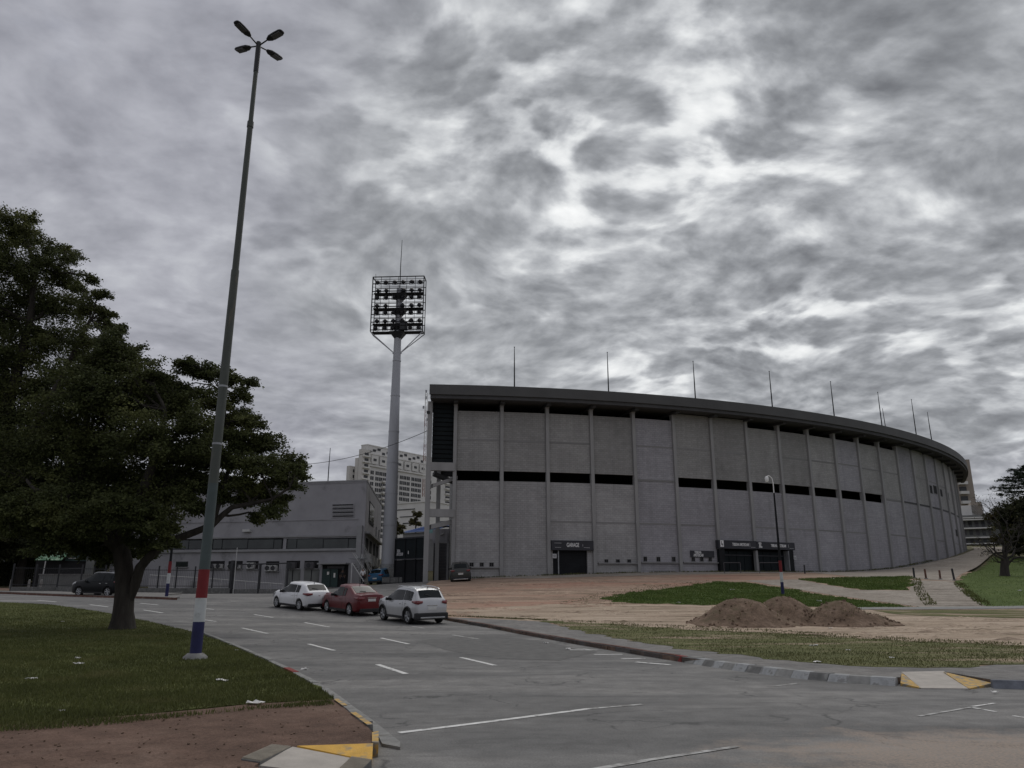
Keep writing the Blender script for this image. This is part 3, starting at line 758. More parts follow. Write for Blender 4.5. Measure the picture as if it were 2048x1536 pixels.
# ------------------------------------------------------------------ lettering
def text_mesh(body, size, mat, name='lettering', depth=0.02, align='CENTER', width=None):
    cu = bpy.data.curves.new(name, 'FONT')
    cu.body = body; cu.size = size; cu.align_x = align; cu.align_y = 'CENTER'; cu.extrude = depth / 2; cu.offset = size * 0.012
    cu.space_line = 0.95
    tmp = bpy.data.objects.new(name, cu); COL.objects.link(tmp)
    bpy.context.view_layer.update()
    me = bpy.data.meshes.new_from_object(tmp.evaluated_get(bpy.context.evaluated_depsgraph_get()))
    bpy.data.objects.remove(tmp); bpy.data.curves.remove(cu)
    me.materials.clear(); me.materials.append(mat)
    # stand upright: x stays, y becomes z
    n = len(me.vertices); co = np.empty(n * 3); me.vertices.foreach_get('co', co); co = co.reshape(-1, 3)
    if width:
        co[:, 0] *= width / (co[:, 0].max() - co[:, 0].min())
    co = np.stack([co[:, 0], -co[:, 2], co[:, 1]], 1)
    me.vertices.foreach_set('co', co.ravel()); me.update()
    return me

# ------------------------------------------------------------------ the curved stand
TH0, DTH, NB = 5.14, 2.66, 22
stadium = empty('stadium', circ(TH0, 100.3, 2.8), label='huge curved grey stadium stand with ribbed block wall and dark overhanging roof edge', cat='stadium')
SORG = Vector(circ(TH0, 100.3, 2.8))
def sbuild(mb, name, mat, parent=None, smooth=False):
    if parent is None:
        mb.v = [(x - SORG.x, y - SORG.y, z - SORG.z) for x, y, z in mb.v]
        return mb.build(name, mat, stadium, smooth)
    pl = parent.location if parent.parent else Vector((0, 0, 0))
    mb.v = [(x - SORG.x, y - SORG.y, z - SORG.z) for x, y, z in mb.v]
    return mb.build(name, mat, parent, smooth)
def arc_block(t0, t1, r0, r1, z0, z1, seg=4, close=True):
    """curved block between two radii (r1 outer)"""
    mb = MB()
    ts = [t0 + (t1 - t0) * i / seg for i in range(seg + 1)]
    for t in ts:
        for r, z in ((r0, z0), (r1, z0), (r1, z1), (r0, z1)):
            mb.v.append(circ(t, r, z))
    for i in range(seg):
        a = i * 4; b = a + 4
        for k in range(4):
            k2 = (k + 1) % 4
            mb.f.append((a + k, b + k, b + k2, a + k2)[::-1])
    mb.f.append((0, 1, 2, 3)[::-1]); e = seg * 4; mb.f.append((e, e + 1, e + 2, e + 3))
    return mb
def add_uv(o):
    me = o.data
    uv = me.uv_layers.new(name='UVMap')
    for lp in me.loops:
        p = me.vertices[lp.vertex_index].co + SORG
        th = math.atan2(p.x - SC[0], -(p.y - SC[1]))
        uv.data[lp.index].uv = (th * 100.3, p.z)
    return o
def wall(t0, t1, z0, z1, mat, r=100.0, name='wall_panel', th=0.25):
    return add_uv(sbuild(arc_block(t0, t1, r - th, r, z0, z1, 4), name, mat))
cw = 0.175         # half angle of a column in degrees
random.seed(5)
for k in range(NB):
    t0, t1 = TH0 + DTH * k, TH0 + DTH * (k + 1)
    a, b = t0 + cw * 0.6, t1 - cw * 0.6
    zb = H(*circ((t0 + t1) / 2, 100.3)[:2]) - 1.2
    slot = k in (0, 1, 2, 3, 5, 6, 7, 8, 9, 10, 11)
    gapt = k in (0, 1, 2, 3, 4, 7, 8, 9, 10, 11, 12)
    ztop = 19.25 if gapt else 20.05
    low = MT['block_violet'] if k >= 4 else MT['block_low']
    up = MT['block_violet'] if k in (4, 10, 13, 15) else MT['block_up']
    rr = 100.0 + random.uniform(-.015, .015)
    if k == 2:
        wall(a, b, 6.5, 12.25, low, rr)
        wall(t0 + DTH * 0.84, b, zb, 6.5, low, rr)
        wall(a, t0 + DTH * 0.09, zb, 6.5, low, rr)
    elif k in (6, 7):
        wall(a, b, 6.7, 12.25, low, rr)
    elif slot:
        wall(a, b, zb, 12.25, low, rr)
    else:
        wall(a, b, zb, 12.75, low, rr)
        sbuild(arc_block(a, b, 99.8, rr + .05, 12.70, 12.90, 3), 'ledge', MT['block_low'] if k < 13 else MT['soffit'])
    wall(a, b, 13.25 if slot else 12.88, ztop, up, rr)
    # string courses standing slightly proud of the blocks
    for z in (8.35 + random.uniform(-.05, .05), 16.2 + random.uniform(-.1, .1)):
        if random.random() < 0.8:
            sbuild(arc_block(a + .02, b - .02, 99.7, rr + .022, z, z + .16, 3), 'string_course', MT['block_low'])
    if k in (0, 1, 3, 4, 5, 9, 10):
        pass
# columns, one mesh copied around the arc
cm = MB()
cm.box((0, 0, 10.55), (0.34, 0.50, 19.1), 0)
cm.box((0, -.02, 19.95), (0.40, 0.62, 0.3), 0)
colme = cm.data('column', MT['col'])
cs = MB(); cs.box((0, 0, 13.45), (0.34, 0.50, 13.3), 0); cs.box((0, -.02, 19.95), (0.40, 0.62, 0.3), 0); colsh = cs.data('column', MT['col'])
for k in range(NB + 1):
    th = TH0 + DTH * k
    p = Vector(circ(th, 99.98, 0)) - SORG
    link('column', colsh if k in (7, 8) else colme, stadium, p, R(th))
# roof edge, lower lip, soffit with beams, roof deck
random.seed(3)
FT0, FT1 = 3.66, 66.0
nf = 24
for i in range(nf):
    t0 = FT0 + (FT1 - FT0) * i / nf; t1 = FT0 + (FT1 - FT0) * (i + 1) / nf
    sbuild(arc_block(t0, t1, 101.82, 102.0 + random.uniform(-.004, .004), 20.42, 21.42, 4), 'fascia_panel', MT['fascia'])
sbuild(arc_block(FT0 + .05, FT1, 101.3, 101.82, 20.06, 20.44, 90), 'roof_lip', MT['soffit'])
sbuild(arc_block(FT0 + .05, FT1, 95.0, 101.3, 20.16, 20.40, 90), 'soffit', MT['soffit'])
sbuild(arc_block(FT0 + .05, FT1, 82.0, 101.82, 21.0, 21.36, 90), 'roof_deck', MT['fascia'])
for k in range(NB + 1):
    th = TH0 + DTH * k
    sbuild(arc_block(th - .12, th + .12, 96.0, 101.2, 19.85, 20.165, 1), 'roof_beam', MT['soffit'])
# dark inside
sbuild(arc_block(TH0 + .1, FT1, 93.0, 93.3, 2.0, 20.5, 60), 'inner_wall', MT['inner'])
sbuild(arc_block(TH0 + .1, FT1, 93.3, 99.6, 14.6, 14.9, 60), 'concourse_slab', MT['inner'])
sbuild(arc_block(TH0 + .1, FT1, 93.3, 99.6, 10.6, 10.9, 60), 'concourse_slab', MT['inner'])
sbuild(arc_block(TH0 - .08, TH0 + .14, 60.0, 99.7, 2.0, 20.4, 1), 'end_wall', MT['block_up'])
add_uv(stadium.children[-1])
# back of the seating rising over the roof at the far end
mb = MB()
mb.hexa([circ(44.6, 96.0, 21.35), circ(51.5, 97.5, 21.35), circ(51.5, 93, 21.35), circ(44.6, 92.0, 21.35)][::1],
        [circ(45.6, 95.0, 22.75), circ(46.9, 96, 22.85), circ(46.9, 93, 22.85), circ(45.6, 92.6, 22.75)])
sbuild(mb, 'roof_housing', MT['fascia'])
# open half-bay at the left end
EX, EY = -8.15, 74.75
def sb(mb, name, mat): return sbuild(mb, name, mat)
mb = MB(); mb.box((EX, EY, 11.0), (.46, .6, 18.1), R(4)); sb(mb, 'end_column', MT['col'])
mb = MB(); mb.box((EX + .72, EY + 3.2, 11.0), (.40, .5, 18.1), R(4)); sb(mb, 'end_column', MT['col'])
c0 = circ(TH0, 100.1)
def beam(p, q, w_, h_, mat, name='beam'):
    p = Vector(p); q = Vector(q); d = (q - p)
    n = Vector((-d.y, d.x, 0)).normalized() * w_ / 2
    z = Vector((0, 0, h_ / 2))
    mb = MB(); mb.hexa([p - n - z, q - n - z, q + n - z, p + n - z], [p - n + z, q - n + z, q + n + z, p + n + z]); return sb(mb, name, mat)
beam((EX + .2, EY, 13.55), (c0[0], c0[1], 13.55), .5, .8, MT['col'])
beam((EX + .2, EY, 9.05), (c0[0], c0[1], 9.05), .5, .75, MT['col'])
beam((EX + .2, EY + 3.4, 13.4), (c0[0] - .2, c0[1] + 3.4, 13.4), .4, .6, MT['soffit'])
beam((EX + .2, EY + .6, 11.7), (c0[0], c0[1] + 1.2, 12.6), 1.4, .35, MT['col'], 'stair_flight')
beam((EX + .3, EY + 1.8, 13.1), (c0[0] - .1, c0[1] + 2.0, 12.3), 1.2, .3, MT['soffit'], 'stair_flight')
beam((EX + .2, EY + .6, 7.75), (c0[0], c0[1] + 1.0, 8.35), 1.4, .45, MT['col'], 'stair_flight')
for i in range(13):
    z = 14.2 + i * 0.455
    beam((EX + .24, EY + .35, z), (c0[0] - .15, c0[1] + .35, z), .08, .34, MT['gate_dark'], 'louvre_slat')
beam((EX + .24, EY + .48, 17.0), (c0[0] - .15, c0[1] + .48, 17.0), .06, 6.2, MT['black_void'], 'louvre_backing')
mb = MB(); mb.box((EX - .15, EY - .35, 18.9), (.3, .25, .25), 0); sb(mb, 'speaker', MT['lamp_dark'])

# things set into the wall: everything placed by angle along the wall and height
def uv_th(u, v, r=100.0):
    d = ray(u, v); a = d[0] ** 2 + d[1] ** 2; b = -2 * (d[0] * SC[0] + d[1] * SC[1]); c = SC @ SC - r * r
    t = (-b - math.sqrt(max(b * b - 4 * a * c, 0))) / (2 * a)
    x, y, z = d[0] * t, d[1] * t, EYE + d[2] * t
    return math.degrees(math.atan2(x - SC[0], -(y - SC[1]))), z
def on_wall(u0, v0, u1, v1, r=100.0):
    (a, z0), (b, z1) = uv_th(u0, (v0 + v1) / 2, r), uv_th(u1, (v0 + v1) / 2, r)
    um = (u0 + u1) / 2
    return a, b, uv_th(um, v1, r)[1], uv_th(um, v0, r)[1]
def wall_window(u0, v0, u1, v1):
    t0, t1, z0, z1 = on_wall(u0, v0, u1, v1)
    fr = MB(); f = .035; r0, r1 = 99.9, 100.045
    tt = math.degrees(.05 / 100)
    for x0, x1, q0, q1 in ((t0 - tt, t1 + tt, z0 - .05, z0), (t0 - tt, t1 + tt, z1, z1 + .05), (t0 - tt, t0, z0, z1), (t1, t1 + tt, z0, z1)):
        m = arc_block(x0, x1, r0, r1, q0, q1, 1); n = len(fr.v); fr.v += m.v; fr.f += [tuple(i + n for i in q) for q in m.f]
    w_ = sbuild(fr, 'window', MT['block_low'])
    p = arc_block(t0, t1, 99.9, 100.02, z0, z1, 1)
    p.v = [(x - SORG.x, y - SORG.y, z - SORG.z) for x, y, z in p.v]
    p.build('pane', MT['black_void'], w_)
    m = arc_block((t0 + t1) / 2 - .015, (t0 + t1) / 2 + .015, 100.0, 100.035, z0, z1, 1)
    m.v = [(x - SORG.x, y - SORG.y, z - SORG.z) for x, y, z in m.v]
    m.build('bar', MT['soffit'], w_)
for q in [(919, 1125, 926, 1132.5), (939, 1125.5, 947, 1133), (960, 1125.5, 967, 1133), (979, 1125.5, 987, 1133),
          (1209, 1119, 1216, 1125), (1232, 1119, 1239, 1125), (1254.5, 1119, 1261.5, 1125),
          (1287, 1113.5, 1293.5, 1122.5), (1313, 1114, 1320, 1123), (1344, 1114, 1350.5, 1123),
          (1383, 1114.8, 1389.5, 1122.5), (1400, 1114.8, 1406.5, 1122.5), (1417, 1115, 1423, 1122.5)]:
    wall_window(*q)
for q in [(1857, 971, 1864, 986), (1867, 972, 1873, 987), (1878.5, 979, 1884, 992), (1892, 985, 1897, 999), (1904.5, 990, 1908, 1001), (1911.5, 1060, 1915, 1072)]:
    wall_window(*q)
def ledge(u0, u1, v):
    t0, z = uv_th(u0, v); t1, z2 = uv_th(u1, v)
    sbuild(arc_block(t0, t1, 99.9, 100.22, z - .05, z + .07, 3), 'counter_ledge', MT['block_low'])
ledge(936, 1000, 1135); ledge(1196, 1276, 1126.5); ledge(1282, 1360, 1125.5); ledge(1366, 1436, 1125)

# garage entrance
t0, t1, z0, z1 = on_wall(1103.5, 1100, 1172.5, 1152)
ta, tb = TH0 + DTH * 2 + cw * .7, TH0 + DTH * 2.84
zg = 3.1
dr = empty('garage_door', (0, 0, 0), parent=stadium)
def wbox(a, b, r0, r1, z0, z1, name, mat, parent, seg=2):
    m = arc_block(a, b, r0, r1, z0, z1, seg); m.v = [(x - SORG.x, y - SORG.y, z - SORG.z) for x, y, z in m.v]
    return m.build(name, mat, parent)
td = uv_th(1117.5, 1125)[0]
n = 11
for i in range(n):
    wbox(td + .03, tb - .02, 99.70, 99.80 + .012 * (i % 2), zg - .3 + i * .26 + .012, zg - .3 + (i + 1) * .26, 'shutter_panel', MT['black_metal'], dr)
wbox(ta, td - .03, 99.72, 99.86, zg - .3, 5.66, 'side_panel', MT['black_metal'], dr)
wbox(td - .035, td + .025, 99.75, 99.95, zg - .3, 5.66, 'door_post', MT['steel'], dr)
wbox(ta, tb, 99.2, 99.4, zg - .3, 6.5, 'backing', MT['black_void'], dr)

def sign_at(u0, v0, u1, v1, r, name, label, texts, mat, group=None, depth=.10):
    """panel hung on the wall; texts: (string, dx along panel 0..1, dy 0..1, cap height m, width m, material)"""
    t0, t1, z0, z1 = on_wall(u0, v0, u1, v1, r)
    tm = (t0 + t1) / 2; W_ = R(t1 - t0) * r; Hh = z1 - z0
    root = empty(name, circ(tm, r, z0), R(tm), label=label, cat='sign', group=group)
    mb = MB(); mb.box((0, depth / 2 + .0, Hh / 2), (W_, depth, Hh)); mb.build('panel', mat, root)
    for s, fx, fz, size, wd, m in texts:
        me = text_mesh(s, size, m, depth=.02, width=wd)
        link('lettering', me, root, (-W_ / 2 + fx * W_, -.012, fz * Hh))
    return root, W_, Hh
def frame_lines(root, rects, mat=None):
    mb = MB()
    for x0, z0, x1, z1 in rects:
        mb.box(((x0 + x1) / 2, -.006, (z0 + z1) / 2), (max(abs(x1 - x0), .03), .02, max(abs(z1 - z0), .03)))
    mb.build('trim_line', mat or MT['sign_dim'], root)
s, W_, Hh = sign_at(1103, 1081, 1187, 1100.5, 100.32, 'garage_sign', 'black GARAGE sign over the dark shutter door in the stadium wall',
                    [('GARAGE', .505, .52, .55, 1.25, MT['sign_white'])], MT['sign_dark'], depth=.3)
frame_lines(s, [(-W_ / 2 + .3, .72 * Hh, -W_ / 2 + 1.0, .72 * Hh), (-W_ / 2 + .35, .28 * Hh, -W_ / 2 + .95, .28 * Hh), (W_ / 2 - 1.0, .28 * Hh, W_ / 2 - .4, .28 * Hh), (W_ / 2 - 1.1, .4 * Hh, W_ / 2 - 1.1, .62 * Hh)])
# small plates beside the openings
def plate(u, v, sz, label, group):
    th, z = uv_th(u, v, 100.05)
    root = empty('plate_sign', circ(th, 100.05, z - sz / 2), R(th), label=label, cat='sign', group=group)
    mb = MB(); mb.prism([(sz / 2 * math.cos(a) * .95, 0) if 0 else (sz / 2 * math.cos(a), .0) for a in []] or [(-sz / 2, -.03), (sz / 2, -.03), (sz / 2, .0), (-sz / 2, .0)], 0, sz)
    mb.build('panel', MT['sign_dim'], root, bevel=.02)
    mb = MB(); mb.box((0, -.034, sz * .62), (sz * .62, .006, sz * .1)); mb.box((0, -.034, sz * .34), (sz * .62, .006, sz * .1)); mb.build('printed_line', MT['shutter'], root)
plate(1109, 1112, .42, 'small pale plate left of the garage shutter', 'small plates by the doors')
plate(1442, 1112.5, .42, 'small pale plate on the left jamb of the wide black gate', 'small plates by the doors')
plate(1589.5, 1115.5, .42, 'small pale plate on the right jamb of the wide black gate', 'small plates by the doors')
sign_at(1381.5, 1101.5, 1428.5, 1114.5, 100.10, 'ticket_sign', 'dark TRIBUNA AMSTERDAM board over three ticket windows',
        [('TRIBUNA', .30, .73, .36, .82, MT['sign_white']), ('AMSTERDAM', .32, .28, .40, 1.15, MT['sign_white'])], MT['sign_dark'])

# wide double gate
gA, gM, gB = TH0 + DTH * 6 - .1, TH0 + DTH * 7, TH0 + DTH * 8 + .22
gate = empty('entrance_gate', (0, 0, 0), parent=stadium)
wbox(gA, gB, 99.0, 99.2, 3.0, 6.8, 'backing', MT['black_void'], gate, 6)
for a, b in ((gA + .35, gM - .15), (gM + .15, gB - .42)):
    nl = 4
    for i in range(nl):
        x0 = a + (b - a) * i / nl + .02; x1 = a + (b - a) * (i + 1) / nl - .02
        wbox(x0, x1, 99.66, 99.74, 3.3, 5.85, 'gate_leaf', MT['gate_dark'], gate)
    wbox(a, b, 99.66, 99.82, 5.4, 5.5, 'rail', MT['sign_dark'], gate)
wbox(gA - .03, gA + .34, 99.6, 100.45, 3.0, 6.0, 'jamb', MT['black_metal'], gate)
wbox(gB - .42, gB - .05, 99.6, 100.45, 3.0, 6.75, 'jamb', MT['black_metal'], gate)
wbox(gB - .46, gB - .42, 99.7, 100.46, 3.2, 6.0, 'steel_trim', MT['steel'], gate)
for (u0, v0, u1, v1, lab, emblem, ttl) in ((1437, 1081, 1513, 1097.5, 'black TRIBUNA AMSTERDAM header with square emblem over the left half of the wide gate', '4', 1),
                                      (1514, 1084.5, 1589, 1099, 'black TRIBUNA AMSTERDAM header with figure emblem over the right half of the wide gate', '1', 2)):
    s, W_, Hh = sign_at(u0, v0, u1, v1, 100.5, 'gate_sign', lab, [('TRIBUNA AMSTERDAM', .57 if ttl == 1 else .56, .5, .42, 2.1, MT['sign_white'])], MT['sign_dark'], 'headers over the gate', depth=.5)
    if ttl == 1:
        mb = MB(); mb.box((-W_ / 2 + .42, -.008, Hh * .58), (.42, .02, .66)); mb.build('emblem', MT['sign_white'], s)
        mb = MB(); mb.box((-W_ / 2 + .36, -.022, Hh * .64), (.07, .012, .36)); mb.box((-W_ / 2 + .44, -.022, Hh * .52), (.22, .012, .09)); mb.box((-W_ / 2 + .50, -.022, Hh * .42), (.06, .012, .26)); mb.build('emblem_mark', MT['sign_dark'], s)
    else:
        mb = MB()
        mb.box((-W_ / 2 + .40, -.008, Hh * .80), (.36, .02, .14)); mb.box((-W_ / 2 + .40, -.008, Hh * .52), (.24, .02, .46)); mb.box((-W_ / 2 + .46, -.008, Hh * .27), (.42, .02, .13)); mb.build('emblem', MT['sign_white'], s)
        mb = MB(); mb.box((-W_ / 2 + .40, -.022, Hh * .6), (.04, .012, .3)); mb.build('emblem_mark', MT['sign_dark'], s)
    frame_lines(s, [(W_ / 2 - .78, .22 * Hh, W_ / 2 - .2, .22 * Hh), (W_ / 2 - .9, .3 * Hh, W_ / 2 - .9, .75 * Hh)])
# column cutting through the gate and crowd barriers before it
wbox(gM - .08, gM + .08, 99.9, 100.3, 3.0, 5.95, 'centre_post', MT['col'], gate)
def barrier(u0, u1, v0, v1, label):
    a = gp(u0, v1); b = gp(u1, v1)
    root = empty('crowd_barrier', (a[0], a[1], H(*a) + KH), math.atan2(b[1] - a[1], b[0] - a[0]), label=label, cat='barrier', group='rails before the gate')
    L = math.hypot(b[0] - a[0], b[1] - a[1]); h = 1.0
    MB().tube([(0, 0, h), (L, 0, h)], .035, 8).build('top_rail', MT['shutter'], root, True)
    for x in (0.0, L):
        MB().tube([(x, 0, -.1), (x, 0, h)], .035, 8).build('post', MT['shutter'], root, True)
barrier(1449, 1482, 1136, 1149, 'low grey tube rail before the left half of the black gate')
barrier(1520, 1560, 1134, 1149, 'low grey tube rail before the right half of the black gate')

# flagpoles on the roof edge
names = ['first', 'second', 'third', 'fourth', 'fifth', 'sixth', 'seventh']
where = ['above the bay left of the garage', 'above the bay right of the garage', 'above the ticket sign', 'above the wide black gate', 'right of the wide gate', 'left of the leaning twin poles', 'taller of the leaning twin poles']
hts = [85.5, 84.5, 81.5, 76.5, 75, 69, 78]
for i in range(7):
    th = (8.4, 13.94, 19.56, 25.31, 30.9, 36.35, 41.55)[i]
    L = (4.25, 4.3, 4.2, 4.2, 4.3, 4.4, 4.9)[i]
    root = empty('flagpole', circ(th, 101.6, 21.36), R(th), label='bare dark flagpole on the stadium roof edge, ' + where[i], cat='flagpole', group='flagpoles along the stadium roof')
    MB().tube([(0, 0, 0), (0, 0, L * .55), (0, 0, L)], [.07, .055, .03], 8).build('pole', MT['black_metal'], root, True)
    MB().tube([(0, 0, L), (0, 0, L + .08)], .055, 8).build('finial', MT['black_metal'], root, True)
    MB().box((0, 0, .06), (.3, .3, .12)).build('base_plate', MT['fascia'], root)
for th, r, L, lean, lab in ((41.4, 98.0, 4.3, -.35, 'bare flagpole on the stadium roof, shorter of the leaning twin poles'), (44.6, 101.6, 4.1, -.1, 'bare flagpole on the stadium roof edge, rightmost, beside the roof housing')):
    root = empty('flagpole', circ(th, r, 21.36), R(th), label=lab, cat='flagpole', group='flagpoles along the stadium roof')
    MB().tube([(0, 0, 0), (lean * .5, 0, L * .5), (lean, 0, L)], [.07, .055, .03], 8).build('pole', MT['black_metal'], root, True)
    MB().box((0, 0, .06), (.3, .3, .12)).build('base_plate', MT['fascia'], root)
for th, L, lab in ((14.55, 1.9, 'thin whip antenna on the stadium roof beside the second flagpole'), (33.0, 2.4, 'thin whip antenna on the stadium roof between the fifth and sixth flagpoles')):
    root = empty('antenna', circ(th, 99.0, 21.36), R(th), label=lab, cat='antenna', group='antennas on the stadium roof')
    MB().tube([(0, 0, 0), (0, 0, L)], [.035, .02], 6).build('rod', MT['steel'], root)
    MB().box((0, 0, .05), (.25, .25, .1)).build('base_plate', MT['fascia'], root)

# ------------------------------------------------------------------ floodlight mast
FX, FY = -12.82, 82.0
FZ = H(FX, FY) - .1
fm = empty('floodlight_mast', (FX, FY, FZ), R(-3), label='tall pale steel mast with a square rack of stadium floodlights', cat='floodlight')
MT['mast'] = M('mast_paint', (0.40, 0.41, 0.435), 0.7, 0.08, 0.6, stretch=(1, 1, .4), spots=(.7, .6, .75, (0.34, 0.33, 0.38)))
def rad(z): return .80 - (.80 - .34) * min(z, 30) / 30
zs = [2.0, 6.0, 9.3, 12.6, 16, 20, 24, 28, 32.6]
MB().box((0, 0, .6), (1.9, 1.9, 1.9)).build('plinth', MT['kerb_grey'], fm)
for i in range(len(zs) - 1):
    a, b = zs[i], zs[i + 1]
    MB().tube([(0, 0, a), (0, 0, b)], [rad(a), rad(b)], 24).build('mast_section', MT['mast'], fm, True)
    if i: MB().tube([(0, 0, a - .05), (0, 0, a + .07)], [rad(a) + .035] * 2, 24).build('flange', MT['mast'], fm, True)
MB().tube([(0, 0, -.4), (0, 0, 2.0)], [.86, .84], 24).build('mast_foot', MT['kerb_white'], fm, True)
ztop = 33.75; zbot = 27.25
HW = 2.92
for x in (-HW, HW):
    mb = MB(); mb.box((x, -.9, (ztop + zbot) / 2), (.10, .10, ztop - zbot)); mb.box((x, .5, (ztop + zbot) / 2), (.08, .08, ztop - zbot))
    for z in (ztop, zbot): mb.box((x, -.2, z), (.085, 1.4, .085))
    mb.build('side_frame', MT['black_metal'], fm)
rows = [zbot + .45 + i * .92 for i in range(7)]
for i, z in enumerate(rows):
    mb = MB(); mb.box((0, -.9, z - .30), (HW * 2, .09, .09)); mb.box((0, .5, z - .30), (HW * 2, .07, .07)); mb.box((0, -.9, z + .22), (HW * 2, .04, .04))
    mb.build('cross_rail', MT['black_metal'], fm)
    if i % 2 == 1 or i == 0:
        mb = MB(); mb.box((0, -.2, z - .42 if i else zbot), (HW * 2 - .2, 1.0, .04)); mb.build('catwalk', MT['black_metal'], fm)
        mb = MB(); mb.hexa([(-.35, -.35, z - 1.1), (.35, -.35, z - 1.1), (.35, .35, z - 1.1), (-.35, .35, z - 1.1)], [(-.85, -.8, z - .42), (.85, -.8, z - .42), (.85, .5, z - .42), (-.85, .5, z - .42)])
        mb.build('bracket', MT['lamp_dark'], fm)
mb = MB(); mb.box((0, -.9, ztop), (HW * 2, .09, .09)); mb.box((0, .5, ztop), (HW * 2, .07, .07))
for x in np.linspace(-HW, HW, 7)[1:-1]:
    mb.box((x, -.92, (ztop + zbot) / 2), (.045, .045, ztop - zbot))
mb.build('guard_bars', MT['black_metal'], fm)
# lamp: bowl, rim, yoke
lm = MB(); lm.tube([(0, .30, 0), (0, .22, 0), (0, -.05, 0), (0, -.2, 0)], [.09, .17, .245, .25], 12)
lamp_me = lm.data('floodlight', MT['lamp_dark'], True)
ym = MB(); ym.box((-.28, 0, -.09), (.03, .08, .4)); ym.box((.28, 0, -.09), (.03, .08, .4)); ym.box((0, 0, -.29), (.58, .1, .04)); yoke_me = ym.data('yoke', MT['black_metal'])
lg = MB(); lg.tube([(0, -.205, 0), (0, -.23, 0)], [.23, .16], 12); lens_me = lg.data('lens', MT['lamp_lens'], True)
random.seed(2)
for i, z in enumerate(rows):
    for j in range(6):
        if i % 2 == 1 and j in (2, 3) and i > 1 and j == 2: continue
        x = -2.42 + j * .968
        o = link('floodlight', lamp_me, fm, (x, -.30 if i % 2 else -.55, z + .02), R(180 + random.uniform(-28, 28)))
        o.rotation_euler.x = R(random.uniform(-24, -10))
        link('yoke', yoke_me, o); link('lens', lens_me, o)
for sx in (-1, 1):
    for yy in (-.7, .4):
        MB().tube([(sx * .42, 0, 25.0), (sx * HW, yy, zbot - .05)], .055, 8).build('brace', MT['mast'], fm, True)
MB().tube([(-.5, 0, 24.95), (.5, 0, 24.95)], .12, 8).build('brace_collar', MT['mast'], fm, True)
MB().tube([(0, 0, 32.6), (0, 0, 35.6), (.05, 0, 38.7)], [.06, .045, .025], 6).build('lightning_rod', MT['black_metal'], fm)
MB().tube([(-HW, .5, ztop), (-HW - .05, .5, ztop + 1.0)], [.03, .02], 6).build('rod', MT['black_metal'], fm)
MB().box((.75, -.6, rows[0] + .2), (.8, .5, .95)).build('control_box', MT['lamp_dark'], fm)
# ------------------------------------------------------------------ grey building at left
A_ = Vector((-15.1, 80.0, 0)); B_ = Vector((-44.0, 86.5, 0)); C_ = Vector((-17.3, 103, 0)); D_ = Vector((-44, 108, 0))
Fd = (B_ - A_).normalized(); FL = (B_ - A_).length
Fn = Vector((Fd.y, -Fd.x, 0)); Fn = Fn if Fn.y < 0 else -Fn        # outwards, towards the avenue
BZ = 1.9; BT = 12.85
gb = empty('grey_building', A_ + Vector((0, 0, BZ)), math.atan2(-Fd.y, -Fd.x), label='long grey two-storey building with a ribbon of dark windows behind the railing', cat='building')
# local frame: origin at the right front corner, -x runs left along the front, +y goes back
_rz = gb.rotation_euler.z
_inv = Matrix.Rotation(-_rz, 3, 'Z')
def gl(p): return _inv @ (Vector(p) - Vector((A_.x, A_.y, BZ)))
def fpx(u, v):
    """pixel on the building's front -> local x, z"""
    d = ray(u, v); d2 = Vector((d[0], d[1])); n2 = Vector((Fn.x, Fn.y))
    t = (Vector((A_.x, A_.y)) @ n2) / (d2 @ n2)
    p = gl((d[0] * t, d[1] * t, EYE + d[2] * t))
    return p.x, p.z
MT['gb_wall'] = M('grey_render', (0.295, 0.290, 0.304), 0.85, 0.12, 0.5, 0.2, 12, spots=(.35, .56, .72, (0.175, 0.173, 0.178)))
MT['gb_trim'] = M('grey_trim', (0.26, 0.26, 0.265), 0.85, 0.1, 1)
MT['gb_glass'] = M('ribbon_glass', (0.03, 0.036, 0.034), 0.08, 0.5, 0.5, spec=0.5)
MT['gb_door'] = M('grey_door', (0.13, 0.135, 0.13), 0.7, 0.2, 1)
MT['green_door'] = M('green_door', (0.022, 0.045, 0.042), 0.6, 0.2, 1)
MT['ac'] = M('ac_casing', (0.46, 0.46, 0.45), 0.6, 0.15, 3)
plan = [gl(A_), gl(C_), gl(D_), gl(B_)]
MB().prism([(p.x, p.y) for p in plan], 0, BT - BZ).build('wall', MT['gb_wall'], gb)
pl2 = [(p.x * 1.002 + (.05 if i < 2 else -.05), p.y + (-.05 if i in (0, 3) else .05)) for i, p in enumerate(plan)]
MB().prism(pl2, BT - BZ + .003, BT - BZ + .16).build('parapet_cap', MT['gb_trim'], gb)
def fb(u0, v0, u1, v1, y0, y1, name, mat, parent=None):
    um, vm = (u0 + u1) / 2, (v0 + v1) / 2
    x0 = fpx(u0, vm)[0]; x1 = fpx(u1, vm)[0]; z1 = fpx(um, v0)[1]; z0 = fpx(um, v1)[1]
    return MB().box(((x0 + x1) / 2, (y0 + y1) / 2, (z0 + z1) / 2), (abs(x1 - x0), abs(y1 - y0), abs(z1 - z0))).build(name, mat, parent or gb)
fb(290, 1041.5, 716, 1043.5, -.06, .02, 'string_course', MT['gb_wall'])
fb(290, 970.5, 733, 972, -.05, .02, 'string_course', MT['gb_wall'])
fb(300, 1099, 722, 1103.5, -.22, .02, 'window_sill', MT['gb_trim'])
fb(300, 1073, 722, 1076, -.16, .02, 'window_hood', MT['gb_trim'])
